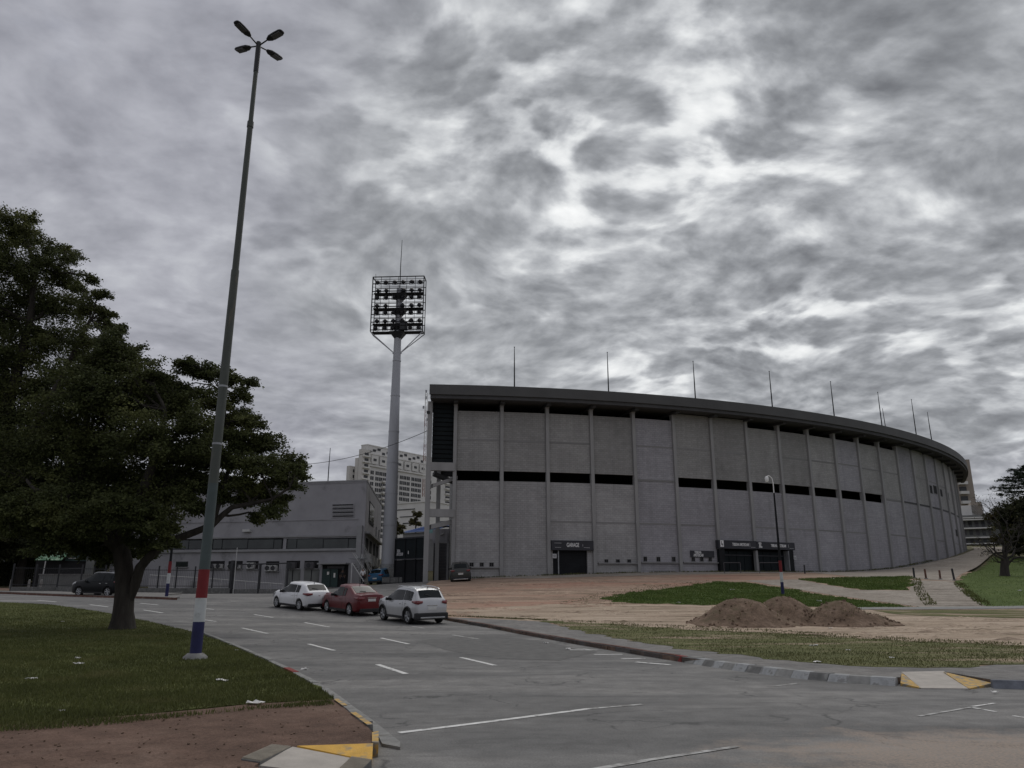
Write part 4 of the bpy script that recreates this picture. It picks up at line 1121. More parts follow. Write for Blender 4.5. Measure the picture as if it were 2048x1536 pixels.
# ribbon windows: frame > panes
def ribbon(u0, u1, v0, v1, cuts):
    f = fb(u0, v0, u1, v1, -.035, .02, 'window_frame', MT['black_metal'])
    us = [u0 + 1.5] + cuts + [u1 - 1.5]
    for a, b in zip(us[:-1], us[1:]):
        fb(a + .8, v0 + 1.8, b - .8, v1 - 1.2, -.05, -.03, 'pane', MT['gb_glass'], f)
ribbon(318, 412, 1079, 1099, [345, 378])
ribbon(425, 566, 1077.5, 1098.5, [445, 496, 548])
ribbon(573, 720, 1076.5, 1098, [594, 647, 697])
# louvred vent
v_ = fb(664, 1007, 709, 1035.5, -.05, .02, 'vent_frame', MT['gb_wall'])
for i in range(7):
    fb(666, 1009 + i * 3.75, 707, 1010.6 + i * 3.75, -.12, -.04, 'louvre_slat', MT['gb_trim'] if i % 2 else MT['black_metal'], v_)
fb(488, 1059, 503, 1064, -.35, .0, 'wall_lamp', MT['ac'])
# ground floor recesses with air conditioners
fan = MB(); fan.tube([(0, 0, 0), (0, -.02, 0)], [.24, .24], 14); fan_me = fan.data('fan', MT['lamp_dark'])
grl = MB()
for i in range(4): grl.box((-.12 + i * .08, -.01, 0), (.03, .02, .34))
grl_me = grl.data('grille', MT['shutter'])
recs = [(352, 1123, 376, 1134, 0), (421, 1122, 449, 1137, 2), (457, 1122, 485, 1137.5, 2), (493, 1122, 517, 1138, 1), (532, 1122.5, 558, 1142.5, 2), (573, 1121.5, 600, 1137, 1), (609, 1121.5, 637, 1137, 1)]
for j, (u0, v0, u1, v1, n) in enumerate(recs):
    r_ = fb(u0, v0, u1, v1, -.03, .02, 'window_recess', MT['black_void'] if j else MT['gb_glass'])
    fb(u0 - 1, v1, u1 + 1, v1 + 1.6, -.2, .02, 'window_sill', MT['gb_trim'])
    for k in range(n):
        ua = u0 + 2 + (u1 - u0 - 3) / max(n, 1) * k; ub = ua + (u1 - u0 - 3) / max(n, 1) - 1
        if n == 1: ua, ub = u0 + 4, u1 - 6
        vt = v0 + (v1 - v0) * (.42 if n == 2 else .22)
        a = fb(ua, vt, ub, v1 - .6, -.42, -.04, 'air_conditioner', MT['ac'] if j < 5 else MT['shutter'])
        x0 = fpx(ua, vt)[0]; x1 = fpx(ub, vt)[0]; zc = (fpx(ua, vt)[1] + fpx(ua, v1 - .6)[1]) / 2
        link('fan', fan_me, a, ((x0 + x1) / 2 - .05, -.421, zc))
        link('grille', grl_me, a, (x1 - .18, -.421, zc))
# doors
for u0, u1 in ((571, 600), (608, 638)):
    d_ = fb(u0, 1139.5, u1, 1174.5, -.06, .02, 'double_door', MT['gb_door'])
    um = (u0 + u1) / 2
    fb(u0 + 2, 1142, um - 1, 1173, -.09, -.05, 'door_leaf', MT['gb_door'], d_); fb(um + 1, 1142, u1 - 2, 1173, -.09, -.05, 'door_leaf', MT['gb_door'], d_)
    fb(um - .6, 1139.5, um + .6, 1174.5, -.10, -.04, 'meeting_stile', MT['black_metal'], d_)
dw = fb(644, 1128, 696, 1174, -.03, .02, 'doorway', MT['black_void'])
fb(642, 1126, 699, 1129, -.9, .02, 'canopy', MT['gb_trim'])
fb(655, 1131.5, 689, 1137, -.06, -.03, 'transom', MT['shutter'], dw)
for a, b in ((644.5, 661), (662, 676)):
    lf = fb(a, 1138, b, 1174, -.10, -.05, 'door_leaf', MT['green_door'], dw)
fb(655, 1143.5, 659, 1149.5, -.115, -.098, 'notice', MT['paper'], dw); fb(668, 1146, 671.5, 1155, -.115, -.098, 'notice', MT['paper'], dw)
# upper corner: column, side window and drain pipes on the return wall
x0, z0 = fpx(721, 1034); 
MB().box((-.45, -.12, 3.2), (.55, .3, 6.4)).build('corner_pier', MT['gb_trim'], gb)
sd_ = (C_ - A_).normalized()
def sidebox(s0, s1, z0, z1, t, name, mat, parent=None):
    a = gl(A_ + sd_ * s0 + Vector((0, 0, z0))); b = gl(A_ + sd_ * s1 + Vector((0, 0, z0)))
    d = (b - a).normalized(); n = Vector((d.y, -d.x, 0))
    mb = MB(); h = z1 - z0
    q = [a - n * .05, b - n * .05, b + n * t, a + n * t]
    q = q if (q[1] - q[0]).cross(q[2] - q[1]).z > 0 else q[::-1]
    mb.hexa(q, [p + Vector((0, 0, h)) for p in q]); return mb.build(name, mat, parent or gb)
f = sidebox(4.2, 10.5, 9.0, 11.3, .06, 'window_frame', MT['black_metal'])
for i in range(3): sidebox(4.4 + i * 2.0, 6.2 + i * 2.0, 9.2, 11.1, .09, 'pane', MT['gb_glass'], f)
sidebox(.5, 21, 7.55, 7.75, .5, 'side_cornice', MT['gb_trim'])
for i, s in enumerate((2, 7, 12, 17)):
    sidebox(s, s + 2.6, 5.9, 7.2, .05, 'window_recess', MT['black_void']); sidebox(s, s + 2.6, 3.2, 4.6, .05, 'window_recess', MT['black_void'])
    sidebox(s + .3, s + 1.3, 4.7, 5.6, .5, 'air_conditioner', MT['ac'])
for s in (14, 18.5): 
    q = gl(A_ + sd_ * s); MB().tube([(q.x + .12, q.y, 0), (q.x + .12, q.y, 7.4)], .07, 8).build('drain_pipe', MT['steel'], gb)
# roof masts
p = at(656, 961, 84.0)
fp = empty('flagpole', (p.x, p.y, BT + .1), 0, label='bare flagpole on the roof of the grey building, left of the floodlight mast', cat='flagpole')
MB().tube([(0, 0, 0), (0, 0, 2), (.03, 0, 4.15)], [.06, .05, .03], 8).build('pole', MT['black_metal'], fp)
MB().box((0, 0, .06), (.3, .3, .12)).build('base_plate', MT['gb_trim'], fp)
# overhead wire from the stand to a mast on that roof
wp = at(588, 930, 86.0); wq = at(858, 860, 74.6)
wm = empty('wire_mast', (wp.x, wp.y, BT + .1), 0, label='short wire mast on the grey roof hidden in the tree', cat='mast')
MB().tube([(0, 0, 0), (0, 0, wp.z - BT)], .05, 8).build('pole', MT['black_metal'], wm)
pts = []
for i in range(25):
    t = i / 24; q = wp.lerp(wq, t); q.z -= .75 * 4 * t * (1 - t); pts.append(q)
o = MB().tube(pts, .028, 5).build('overhead_wire', MT['lamp_dark']); tag(o, 'thin overhead wire running from the roof by the tree to the stadium corner', 'wire')

# ------------------------------------------------------------------ white steel stair beside it
stp = at(712, 1166, 77.0)
st = empty('steel_stair', (stp.x, stp.y, H(stp.x, stp.y)), 0, label='white steel stair with thin rails between the grey building and the mast', cat='stair')
a0 = at(728, 1163, 77.0) - Vector(st.location); a1 = at(704, 1126, 77.0) - Vector(st.location); a2 = at(724, 1108, 79.0) - Vector(st.location)
for dy in (0, 1.0):
    o_ = Vector((0, dy, 0))
    MB().tube([a0 + o_, a1 + o_], .045, 6).build('stringer', MT['ac'], st); MB().tube([a0 + o_ + Vector((0, 0, 1)), a1 + o_ + Vector((0, 0, 1))], .025, 6).build('handrail', MT['ac'], st)
for i in range(9):
    c = a0.lerp(a1, (i + .5) / 9) + Vector((0, .5, 0)); MB().box(c, (.28, .95, .03)).build('tread', MT['steel'], st)
b0 = at(744, 1150, 80.0) - Vector(st.location)
MB().box((a1 + a2) / 2 + Vector((0, .3, 0)), (1.5, 1.4, .06)).build('landing', MT['steel'], st)
for dy in (0, .9):
    o_ = Vector((0, dy, 0)); MB().tube([a2 + o_, b0 + o_], .04, 6).build('stringer', MT['ac'], st); MB().tube([a2 + o_ + Vector((0, 0, .95)), b0 + o_ + Vector((0, 0, .95))], .025, 6).build('handrail', MT['ac'], st)
MB().tube([a1, (a1.x, a1.y, -.2)], .05, 6).build('post', MT['ac'], st); MB().tube([a2, (a2.x, a2.y, -.2)], .05, 6).build('post', MT['ac'], st)

# ------------------------------------------------------------------ black gate between the mast and the stand
g0 = at(787, 1166, 79.5); g1 = at(851, 1166, 76.5)
gz = min(H(g0.x, g0.y), H(g1.x, g1.y)) - .1
bg_ = empty('black_gate', (g0.x, g0.y, gz), math.atan2(g1.y - g0.y, g1.x - g0.x), label='tall black sheet gate with white lettering between the mast and the stadium corner', cat='gate')
L = math.hypot(g1.x - g0.x, g1.y - g0.y); zt = 7.0 - gz
MB().box((L / 2, .1, zt * .5 + 1.2), (L, .12, zt - 2.4)).build('header_panel', MT['gate_dark'], bg_)
for i in range(3):
    MB().box((L * (i + .5) / 3, .12, 1.15), (L / 3 - .05, .08, 2.4)).build('gate_leaf', MT['black_metal'], bg_)
for x in (.05, L / 3, 2 * L / 3, L - .05): MB().box((x, .02, zt / 2 - .1), (.1, .1, zt + .1)).build('post', MT['black_metal'], bg_)
MB().box((L / 2, .0, 2.42), (L, .08, .1)).build('rail', MT['sign_dark'], bg_)
MB().box((L / 2, .0, zt - .1), (L, .1, .1)).build('rail', MT['sign_dark'], bg_)
link('lettering', text_mesh('TRIBUNA', .42, MT['sign_dim'], width=.5), bg_, (.55, .02, 3.22)); link('lettering', text_mesh('AMSTERDAM', .42, MT['sign_dim'], width=.95), bg_, (.75, .02, 2.9))
MB().box((2.0, .025, 3.05), (.06, .02, .32)).build('mark', MT['sign_white'], bg_)
# low wall and planter under the mast
wl = empty('plinth_wall', (FX + 1.0, FY - 3.0, H(FX, FY - 3) - .1), 0, label='low dark block wall at the foot of the floodlight mast', cat='wall')
MB().box((0.6, 0, .4), (3.4, .3, .8)).build('wall', MT['lamp_dark'], wl)
for i in range(4): MB().box((-.7 + i * .85, -.17, .5), (.78, .06, .5)).build('block', MT['kerb_dark'], wl)
# grey shutter in the end bay
s0 = at(866, 1160, 79.0); s1 = at(893, 1160, 78.6)
sh = empty('shutter_door', (s0.x, s0.y, H(s0.x, s0.y) - .1), math.atan2(s1.y - s0.y, s1.x - s0.x), label='dark grey roller shutter under the open end bay of the stadium', cat='shutter')
L = (s1 - s0).length; 
for i in range(12): MB().box((L / 2, 0, .16 + i * .31), (L, .06 + .02 * (i % 2), .3)).build('shutter_slat', MT['shutter'], sh)
MB().box((L / 2 + .05, .0, 4.45), (L + .35, .2, 1.35)).build('lintel', MT['block_low'].copy() if False else MT['gb_wall'], sh)
MB().box((L + .1, .02, 2.4), (.22, .24, 4.6)).build('jamb', MT['gb_trim'], sh)
MB().box((L / 2, .02, 5.35), (L + .3, .24, .12)).build('coping', MT['black_metal'], sh)
MB().box((.9, -.16, 4.6), (.55, .12, .1), 0, 0, R(-20)).build('wall_lamp', MT['ac'], sh)

# ------------------------------------------------------------------ far buildings
MT['apt'] = M('apartment_render', (0.60, 0.59, 0.57), 0.85, 0.1, 0.06, space='Pos')
MT['apt_side'] = M('apartment_side', (0.56, 0.54, 0.51), 0.85, 0.12, 0.06, space='Pos')
MT['far_window'] = M('far_window', (0.040, 0.042, 0.045), 0.5, 0.5, 0.3, space='Pos')
MT['tower'] = M('tower_render', (0.31, 0.27, 0.23), 0.85, 0.08, 0.05, space='Pos')
MT['far_pale'] = M('far_pale', (0.62, 0.61, 0.585), 0.85, 0.12, 0.2, space='Pos')
class Face:
    """vertical plane through two ground points; pixels -> local coordinates"""
    def __init__(self, pa, pb, z0=8.0):
        self.a = Vector((pa[0], pa[1], z0)); d = Vector((pb[0] - pa[0], pb[1] - pa[1], 0)); self.L = d.length; self.d = d.normalized(); self.rz = math.atan2(d.y, d.x)
        self.n = Vector((self.d.y, -self.d.x, 0))
    def px(self, u, v, dy=0.0):
        d = ray(u, v); t = (self.a.x * self.n.x + self.a.y * self.n.y - dy) / (d[0] * self.n.x + d[1] * self.n.y)
        p = Vector((d[0] * t, d[1] * t, EYE + d[2] * t)) - self.a
        return p @ self.d, p.z
    def box(self, u0, v0, u1, v1, y0, y1, name, mat, parent):
        um, vm = (u0 + u1) / 2, (v0 + v1) / 2
        x0 = self.px(u0, vm)[0]; x1 = self.px(u1, vm)[0]; z1 = self.px(um, v0)[1]; z0 = self.px(um, v1)[1]
        return MB().box(((x0 + x1) / 2, (y0 + y1) / 2, (z0 + z1) / 2), (x1 - x0, y1 - y0, z1 - z0)).build(name, mat, parent)
pa = at(733, 1000, 400); pb = at(897, 1000, 452)
AF = Face(pa, pb, 10.0)
ap = empty('apartment_block', AF.a, AF.rz, label='pale many-windowed apartment slab rising behind the floodlight mast', cat='building')
zT = AF.px(735, 888)[1]; zS = AF.px(735, 907)[1]; zC = AF.px(735, 931)[1]
MB().box((AF.L / 2, 3.5, zC / 2), (AF.L, 7, zC)).build('main_body', MT['apt'], ap)
MB().box((AF.L / 2, 3.6, (zC + zS) / 2 + .2), (AF.L - .4, 6.4, zS - zC - .1)).build('upper_storey', MT['apt'], ap)
MB().box((AF.L / 2, 4.5, (zT + zS) / 2 + .3), (AF.L - 1.5, 4.5, zT - zS)).build('attic', MT['apt'], ap)
MB().box((AF.L / 2, 3.4, zC + .25), (AF.L + .8, 8.4, .8)).build('cornice', MT['far_pale'], ap)
MB().box((AF.L / 2, 3.5, zS + .3), (AF.L + .2, 7.2, .6)).build('cornice', MT['far_pale'], ap)
MB().box((AF.L / 2, 4.5, zT + .3), (AF.L - 1.2, 4.9, .5)).build('roof_cap', MT['far_pale'], ap)
zrow = [zC - 3.2 - i * 2.95 for i in range(12)]
wme = MB().box((0, 0, 0), (.95, .2, 1.9)).data('window', MT['far_window'])
wsm = MB().box((0, 0, 0), (2.2, .2, 1.3)).data('window', MT['far_window'])
for zi, z in enumerate(zrow):
    x = 3.0; c = 0
    while x < AF.L - 1.5:
        if c % 9 not in (4,):
            for dx in (-.65, .65): link('window', wme, ap, (x + dx, -.05, z))
        x += 2.75 if c % 3 else 3.6; c += 1
for i in range(7):
    fr = MB().box((4.2 + i * 6.2, -.25, (zC + zS) / 2 + .4), (4.8, .5, (zS - zC) * .72)).build('bay_panel', MT['far_pale'], ap)
    link('window', wsm, fr, (4.2 + i * 6.2, -.5, (zC + zS) / 2 + .4))
for i in range(13):
    link('window', wsm, ap, (2.6 + i * 3.4, 2.22, (zT + zS) / 2 - .6 + (i % 3) * .9))
# balconies
for z in zrow[1:6]:
    MB().box((1.6 + 9.6, -.9, z - 1.1), (3.0, 1.8, .9)).build('balcony', MT['far_pale'], ap)
# stepped wing on the left
for (u0, u1, vt, dy) in ((722, 737, 897, -1.0), (715, 724, 915, 2.0), (699, 717, 931, 5.0)):
    x0 = AF.px(u0, 950, dy)[0]; x1 = AF.px(u1 + 2, 950, dy)[0]; zt_ = AF.px(u0, vt, dy)[1]
    b = MB().box(((x0 + x1) / 2, dy + 1.2, zt_ / 2), (x1 - x0, 2.4, zt_)).build('stepped_wing', MT['apt_side'], ap)
    for i in range(9):
        z = zt_ - 2.4 - i * 2.95
        MB().box(((x0 + x1) / 2 + .3, dy - .05, z), ((x1 - x0) * .45, .2, 1.5)).build('window', MT['far_window'], b)
        if u0 == 722: MB().box(((x0 + x1) / 2, dy - .6, z - 1.25), ((x1 - x0) * .8, 1.2, .7)).build('balcony', MT['far_pale'], b)
# second apartment house seen through the end bay
pa = at(872, 1000, 330); pb = at(930, 1000, 345)
A2 = Face(pa, pb, 10.0)
a2 = empty('apartment_block', A2.a, A2.rz, label='narrow pale apartment house with arched balconies seen through the open stadium bay', cat='building')
zt_ = A2.px(880, 948)[1]
MB().box((A2.L / 2, 1.5, zt_ / 2), (A2.L, 3, zt_)).build('wall', MT['far_pale'], a2)
for i in range(7):
    vv = 962 + i * 10.3
    A2.box(875.5, vv, 880.5, vv + 5, -.1, .1, 'window', MT['far_window'], a2)
    w_ = A2.box(890.5, vv, 899, vv + 6.5, -.1, .1, 'window', MT['far_window'], a2)
    A2.box(889.5, vv + 4.4, 900, vv + 7.5, -.9, -.1, 'balcony', MT['far_pale'], w_)
# white low building and blue roofed shed behind the gate
pa = at(778, 1040, 190); pb = at(853, 1040, 184)
F3 = Face(pa, pb, 4.0)
b3 = empty('white_building', F3.a, F3.rz, label='low white building with two dark horizontal slits behind the black gate', cat='building')
z3 = F3.px(800, 1008)[1]
MB().box((F3.L / 2, 6, z3 / 2), (F3.L + 2, 12, z3)).build('wall', MT['far_pale'], b3)
MB().box((F3.L / 2, 6, z3 + .15), (F3.L + 2.4, 12.4, .3)).build('roof_cap', MT['far_pale'], b3)
F3.box(786, 1018.5, 830, 1020.2, -.12, .1, 'slit_window', MT['far_window'], b3); F3.box(800, 1032.5, 829, 1034, -.12, .1, 'slit_window', MT['far_window'], b3); F3.box(806, 1045, 842, 1047, -.12, .1, 'slit_window', MT['far_window'], b3)
pa = at(802, 1060, 118); pb = at(900, 1060, 112)
F4 = Face(pa, pb, 4.0)
MT['blue_roof'] = M('blue_sheet_roof', (0.10, 0.16, 0.34), 0.6, 0.15, 1.0, space='Pos'); MT['teal'] = M('teal_band', (0.18, 0.33, 0.33), 0.6, 0.1, 1)
b4 = empty('blue_roofed_shed', F4.a, F4.rz, label='shed with ribbed blue sheet roof behind the black gate', cat='shed')
xa, za = F4.px(806, 1072); xb, zb_ = F4.px(853, 1047); xm = F4.px(868, 1065)[0]
MB().box(((xa + xm) / 2, 3, za / 2 + .2), (xm - xa, 6, za + .4)).build('wall', MT['gb_trim'], b4)
rf = MB().hexa([(xa - .4, -.4, za + .4), (xm, -.4, za + .4), (xm, 5.5, zb_ + .3), (xa + .8, 5.5, zb_ + .3)], [(xa - .4, -.4, za + .5), (xm, -.4, za + .5), (xm, 5.5, zb_ + .4), (xa + .8, 5.5, zb_ + .4)]).build('roof', MT['blue_roof'], b4)
for i in range(12):
    t = i / 12; y = -.3 + 5.7 * t
    MB().box(((xa + xm) / 2 + t * .5, y, za + .54 + (zb_ - za - .1) * t), (xm - xa - .6, .06, .05)).build('rib', MT['blue_roof'], rf)
MB().box(((xa + xm) / 2 + 1, 5.7, zb_ + .6), (xm - xa - 1.4, .3, .5)).build('ridge', MT['gb_door'], b4)
F4.box(871, 1060, 896, 1067, -1.5, -1.3, 'teal_band', MT['teal'], b4); F4.box(868, 1067, 900, 1080, -1.6, -1.2, 'fascia', MT['gb_wall'], b4)
# lattice mast
lp_ = at(849, 905, 300); 
lt = empty('lattice_mast', (lp_.x, lp_.y, 10), 0, label='slim lattice radio mast above the pale apartment slab', cat='mast')
zt_ = at(851, 786, 300).z - 10; MT['red_far'] = M('mast_red', (0.24, 0.12, 0.10), .7, .1, 1)
hw = .55
for i in range(10):
    z0, z1 = zt_ * i / 10, zt_ * (i + 1) / 10
    mb = MB()
    for k in range(3):
        a = 2 * math.pi * k / 3; b = 2 * math.pi * (k + 1) / 3
        pa_, pb_ = (hw * math.cos(a), hw * math.sin(a)), (hw * math.cos(b), hw * math.sin(b))
        mb.tube([(*pa_, z0), (*pa_, z1)], .085, 4)
        for j in range(4):
            q0 = z0 + (z1 - z0) * j / 4; q1 = z0 + (z1 - z0) * (j + 1) / 4
            mb.tube([(*pa_, q0), (*pb_, q1)], .05, 3, False)
    mb.build('lattice_section', MT['red_far'] if i % 2 == 0 else MT['far_pale'], lt)
for z, x in ((zt_ - 2, 0), (zt_ - 6, -.9), (zt_ - 11, .7), (zt_ + .6, 0)):
    MB().tube([(x, -.4, z - .5), (x, -.4, z + .5)], .35, 8).build('antenna', MT['steel'], lt)

# right of the stand: tower and terraces
pa = at(1890, 1000, 221.2); pb = at(1938, 915, 220)
T1 = Face(pa, pb, 10.0)
tw = empty('tower_block', T1.a, T1.rz, label='brown tower block with a strip of balconies behind the far end of the stadium', cat='building')
zt_ = T1.px(1930, 919)[1]
MB().box((T1.L / 2, 9, zt_ / 2), (T1.L, 18, zt_)).build('wall', MT['tower'], tw)
MB().box((T1.L - 4.8, 9, zt_ + 1.6), (2.6, 6, 3.2)).build('tank_room', MT['far_pale'], tw)
for x, h in ((T1.L - 5.5, 3.0), (T1.L - 4.6, 2.2), (T1.L - 2.6, 1.2)): MB().tube([(x, 8, zt_), (x, 8, zt_ + 3.2 + h)], .08, 4).build('antenna', MT['lamp_dark'], tw)
z_ = zt_ - 3
i = 0
xw = T1.px(1926, 980)[0]
while z_ > 6:
    w_ = MB().box((xw, -.05, z_), (1.9, .2, 1.4)).build('window', MT['far_window'], tw)
    MB().box((xw, -.7, z_ - 1.1), (2.2, 1.3, .8)).build('balcony', MT['far_pale'], w_)
    z_ -= 2.75
pa = at(1912, 1070, 182); pb = at(2060, 1070, 176)
T2 = Face(pa, pb, 9.0)
tb_ = empty('terraced_flats', T2.a, T2.rz, label='low terraced flats with pale balcony slabs behind the bare tree', cat='building')
zt_ = T2.px(1950, 1030)[1]; xr = T2.px(2040, 1050)[0]
MB().box((xr / 2, 6, zt_ / 2), (xr, 12, zt_)).build('wall', MT['far_window'].copy() if False else MT['gb_door'], tb_)
MB().box((T2.px(1945, 1020)[0], 5, zt_ + 1.2), (5.0, 5, 2.6)).build('roof_room', MT['far_pale'], tb_); MB().box((T2.px(1957, 1020)[0], 5, zt_ + 1.6), (2.2, 5, 3.2)).build('roof_room', MT['tower'], tb_)
for i, (v, u1) in enumerate(((1036, 1992), (1040, 1975), (1057, 1990), (1075.5, 1996), (1088, 1990))):
    T2.box(1914, v - 1.1, u1, v + 1.1, -1.6, 0, 'balcony_slab', MT['far_pale'], tb_)
    for k in range(5):
        T2.box(1922 + k * 13 + i * 2, v + 3, 1929 + k * 13 + i * 2, v + 13, -.12, .05, 'window', MT['far_window'] if k % 2 else MT['shutter'], tb_)
# ------------------------------------------------------------------ cars
def lerpc(x, pts):
    """smooth curve through (x, value) points"""
    if x <= pts[0][0]: return pts[0][1]
    for (x0, v0), (x1, v1) in zip(pts[:-1], pts[1:]):
        if x <= x1:
            t = (x - x0) / (x1 - x0); return v0 + (v1 - v0) * t
    return pts[-1][1]
MT['tyre'] = M('tyre_rubber', (0.012, 0.012, 0.012), 0.9, 0.2, 8)
MT['car_glass'] = M('car_glass', (0.010, 0.013, 0.014), 0.06, 0.2, 1, spec=0.18)
MT['car_black'] = M('car_black_plastic', (0.018, 0.018, 0.019), 0.6, 0.2, 4)
MT['rim'] = M('alloy_rim', (0.36, 0.37, 0.38), 0.4, 0.1, 4, metal=0.5)
MT['tail_red'] = M('tail_lamp_red', (0.17, 0.010, 0.014), 0.12, 0.2, 4, spec=0.7, coat=0.5)
MT['head_glass'] = M('head_lamp', (0.42, 0.43, 0.44), 0.12, 0.2, 6, spec=0.7)
MT['plate'] = M('number_plate', (0.60, 0.60, 0.58), 0.6, 0.1, 8)
MT['chrome'] = M('chrome', (0.55, 0.56, 0.57), 0.2, 0.05, 4, metal=0.9)
def paint(n, c, metal=0.0, spec=0.5, coat=0.6): return M(n, c, 0.32, 0.05, 1.0, metal=metal, spec=spec, coat=coat)
CP = {'white': paint('paint_white', (0.74, 0.75, 0.76)), 'red': paint('paint_red', (0.115, 0.007, 0.010), 0.0, 0.35, 0.2), 'silver': paint('paint_silver', (0.46, 0.47, 0.48), 0.3),
      'black': paint('paint_black', (0.007, 0.008, 0.009), 0.0, 0.15, 0.0), 'blue': paint('paint_blue', (0.018, 0.095, 0.19), 0.0, 0.35, 0.2), 'grey': paint('paint_grey', (0.040, 0.041, 0.038), 0.1, 0.35, 0.15)}

def make_car(name, label, col, kind, L, W, Hh, wb, wr, pos, heading, spokes=5, cladding=False, rails=False, gc=0.17, cat='car', plate=True):
    z0 = H(*pos[:2]) if len(pos) == 2 else pos[2]
    hx, hy = math.cos(heading), math.sin(heading)
    root = empty(name, (pos[0], pos[1], z0 + .006), heading, label=label, cat=cat, group='parked cars')
    zf = H(pos[0] + hx * wb / 2, pos[1] + hy * wb / 2); zr = H(pos[0] - hx * wb / 2, pos[1] - hy * wb / 2)
    zl = H(pos[0] - hy * .7, pos[1] + hx * .7); zr2 = H(pos[0] + hy * .7, pos[1] - hx * .7)
    root.rotation_euler = (math.atan2(zl - zr2, 1.4), -math.atan2(zf - zr, wb), heading)
    root.location.z = (zf + zr) / 2 + .004
    xf, xr = L / 2, -L / 2
    ax = xr + (L - wb) * .47 + wb           # front axle
    axr = ax - wb
    k = Hh
    belt = [(xr, .60 * k), (xr + .9, .635 * k), (ax - .6, .595 * k), (xf, .56 * k)]
    if kind == 'sedan':
        top = [(xr, .60 * k), (xr + .05, .70 * k), (xr + .55, .735 * k), (xr + .62, .745 * k), (xr + 1.25, .94 * k), (xr + 1.75, .995 * k), (xr + 2.35, k), (ax - 1.25, .965 * k), (ax - .42, .69 * k), (ax + .1, .665 * k), (xf - .35, .59 * k), (xf - .06, .49 * k), (xf, .42 * k)]
        cab = (xr + .62, xr + 1.30, ax - 1.2, ax - .45)
    elif kind == 'hatch':
        top = [(xr, .52 * k), (xr + .06, .66 * k), (xr + .12, .70 * k), (xr + .52, .93 * k), (xr + .8, .965 * k), (xr + 1.5, .998 * k), (xr + 2.1, k), (ax - 1.15, .955 * k), (ax - .28, .69 * k), (ax + .15, .66 * k), (xf - .3, .57 * k), (xf - .06, .47 * k), (xf, .40 * k)]
        cab = (xr + .12, xr + .52, ax - 1.1, ax - .3)
    else:
        top = [(xr, .50 * k), (xr + .05, .64 * k), (xr + .10, .68 * k), (xr + .42, .91 * k), (xr + .62, .955 * k), (xr + 1.3, .995 * k), (xr + 2.1, k), (ax - 1.1, .965 * k), (ax - .25, .71 * k), (ax + .15, .69 * k), (xf - .3, .62 * k), (xf - .06, .54 * k), (xf, .44 * k)]
        cab = (xr + .10, xr + .44, ax - 1.05, ax - .27)
    wid = [(xr, .80), (xr + .08, .91), (xr + .35, .98), (xr + 1.0, 1.0), (ax - .2, 1.0), (xf - .5, .95), (xf - .15, .84), (xf, .70)]
    bot = [(xr, gc + .18), (xr + .15, gc + .05), (xr + .6, gc), (xf - .5, gc), (xf - .1, gc + .03), (xf, gc + .10)]
    hw = W / 2
    def ring(x):
        w_ = hw * lerpc(x, wid); zb = lerpc(x, bot); zt_ = lerpc(x, top); zl_ = min(lerpc(x, belt), zt_ - .025)
        h = zt_ - zl_; g = min(1.0, h / .42)
        m = zb + (zl_ - zb) * .55
        pts = [(0, zb), (w_ * .80, zb), (w_ * .955, zb + .07), (w_ * .985, zb + (zl_ - zb) * .32), (w_ * 1.0, m), (w_ * .985, zl_ - .07), (w_ * (.955 - .01 * g), zl_),
               (w_ * (.93 - .085 * g), zl_ + h * .5), (w_ * (.885 - .12 * g), zl_ + h * .86), (w_ * (.80 - .11 * g), zl_ + h * .975), (w_ * .45, zt_ + .012 * g + .006), (0, zt_ + .022 * g + .012)]
        return pts
    xs = sorted(set([round(xr + L * i / 44, 4) for i in range(45)] + [round(p[0], 4) for p in top]))
    mb = MB(); nr = 12
    for x in xs:
        r = ring(x)
        for y, z in r: mb.v.append((x, y, z))
        for y, z in r[-2:0:-1]: mb.v.append((x, -y, z))
    m = 2 * nr - 2
    for i in range(len(xs) - 1):
        for j in range(m):
            j2 = (j + 1) % m
            mb.f.append((i * m + j, i * m + j2, (i + 1) * m + j2, (i + 1) * m + j))
    mb.f.append(tuple(reversed(range(m)))); mb.f.append(tuple((len(xs) - 1) * m + j for j in range(m)))
    body = mb.build('body', col, root, True)
    # wheel wells cut out of the body
    cut = MB()
    for x in (ax, axr):
        for s in (-1, 1):
            cut.tube([(x, s * (hw - .26), wr), (x, s * (hw + .2), wr)], wr + .055, 24)
    co = cut.build('wheel_well_cutter', MT['car_black'], root)
    bo = body.modifiers.new('wells', 'BOOLEAN'); bo.object = co; bo.operation = 'DIFFERENCE'; bo.solver = 'EXACT'
    bpy.context.view_layer.update()
    me = bpy.data.meshes.new_from_object(body.evaluated_get(bpy.context.evaluated_depsgraph_get()))
    body.modifiers.clear(); body.data = me
    bpy.data.objects.remove(co)
    me.polygons.foreach_set('use_smooth', [True] * len(me.polygons))
    try:
        es = body.modifiers.new('sharp', 'EDGE_SPLIT'); es.split_angle = R(38)
    except Exception:
        pass
    def side(x, f, off):
        """point of the side glass: f 0..1 from belt to roof rail"""
        r = ring(x); seq = r[6:9]
        if f < .5: a, b, t = seq[0], seq[1], f / .5
        else: a, b, t = seq[1], seq[2], (f - .5) / .5
        return (a[0] + (b[0] - a[0]) * t + off, a[1] + (b[1] - a[1]) * t)
    rb, rtop, wtop, wb_ = cab
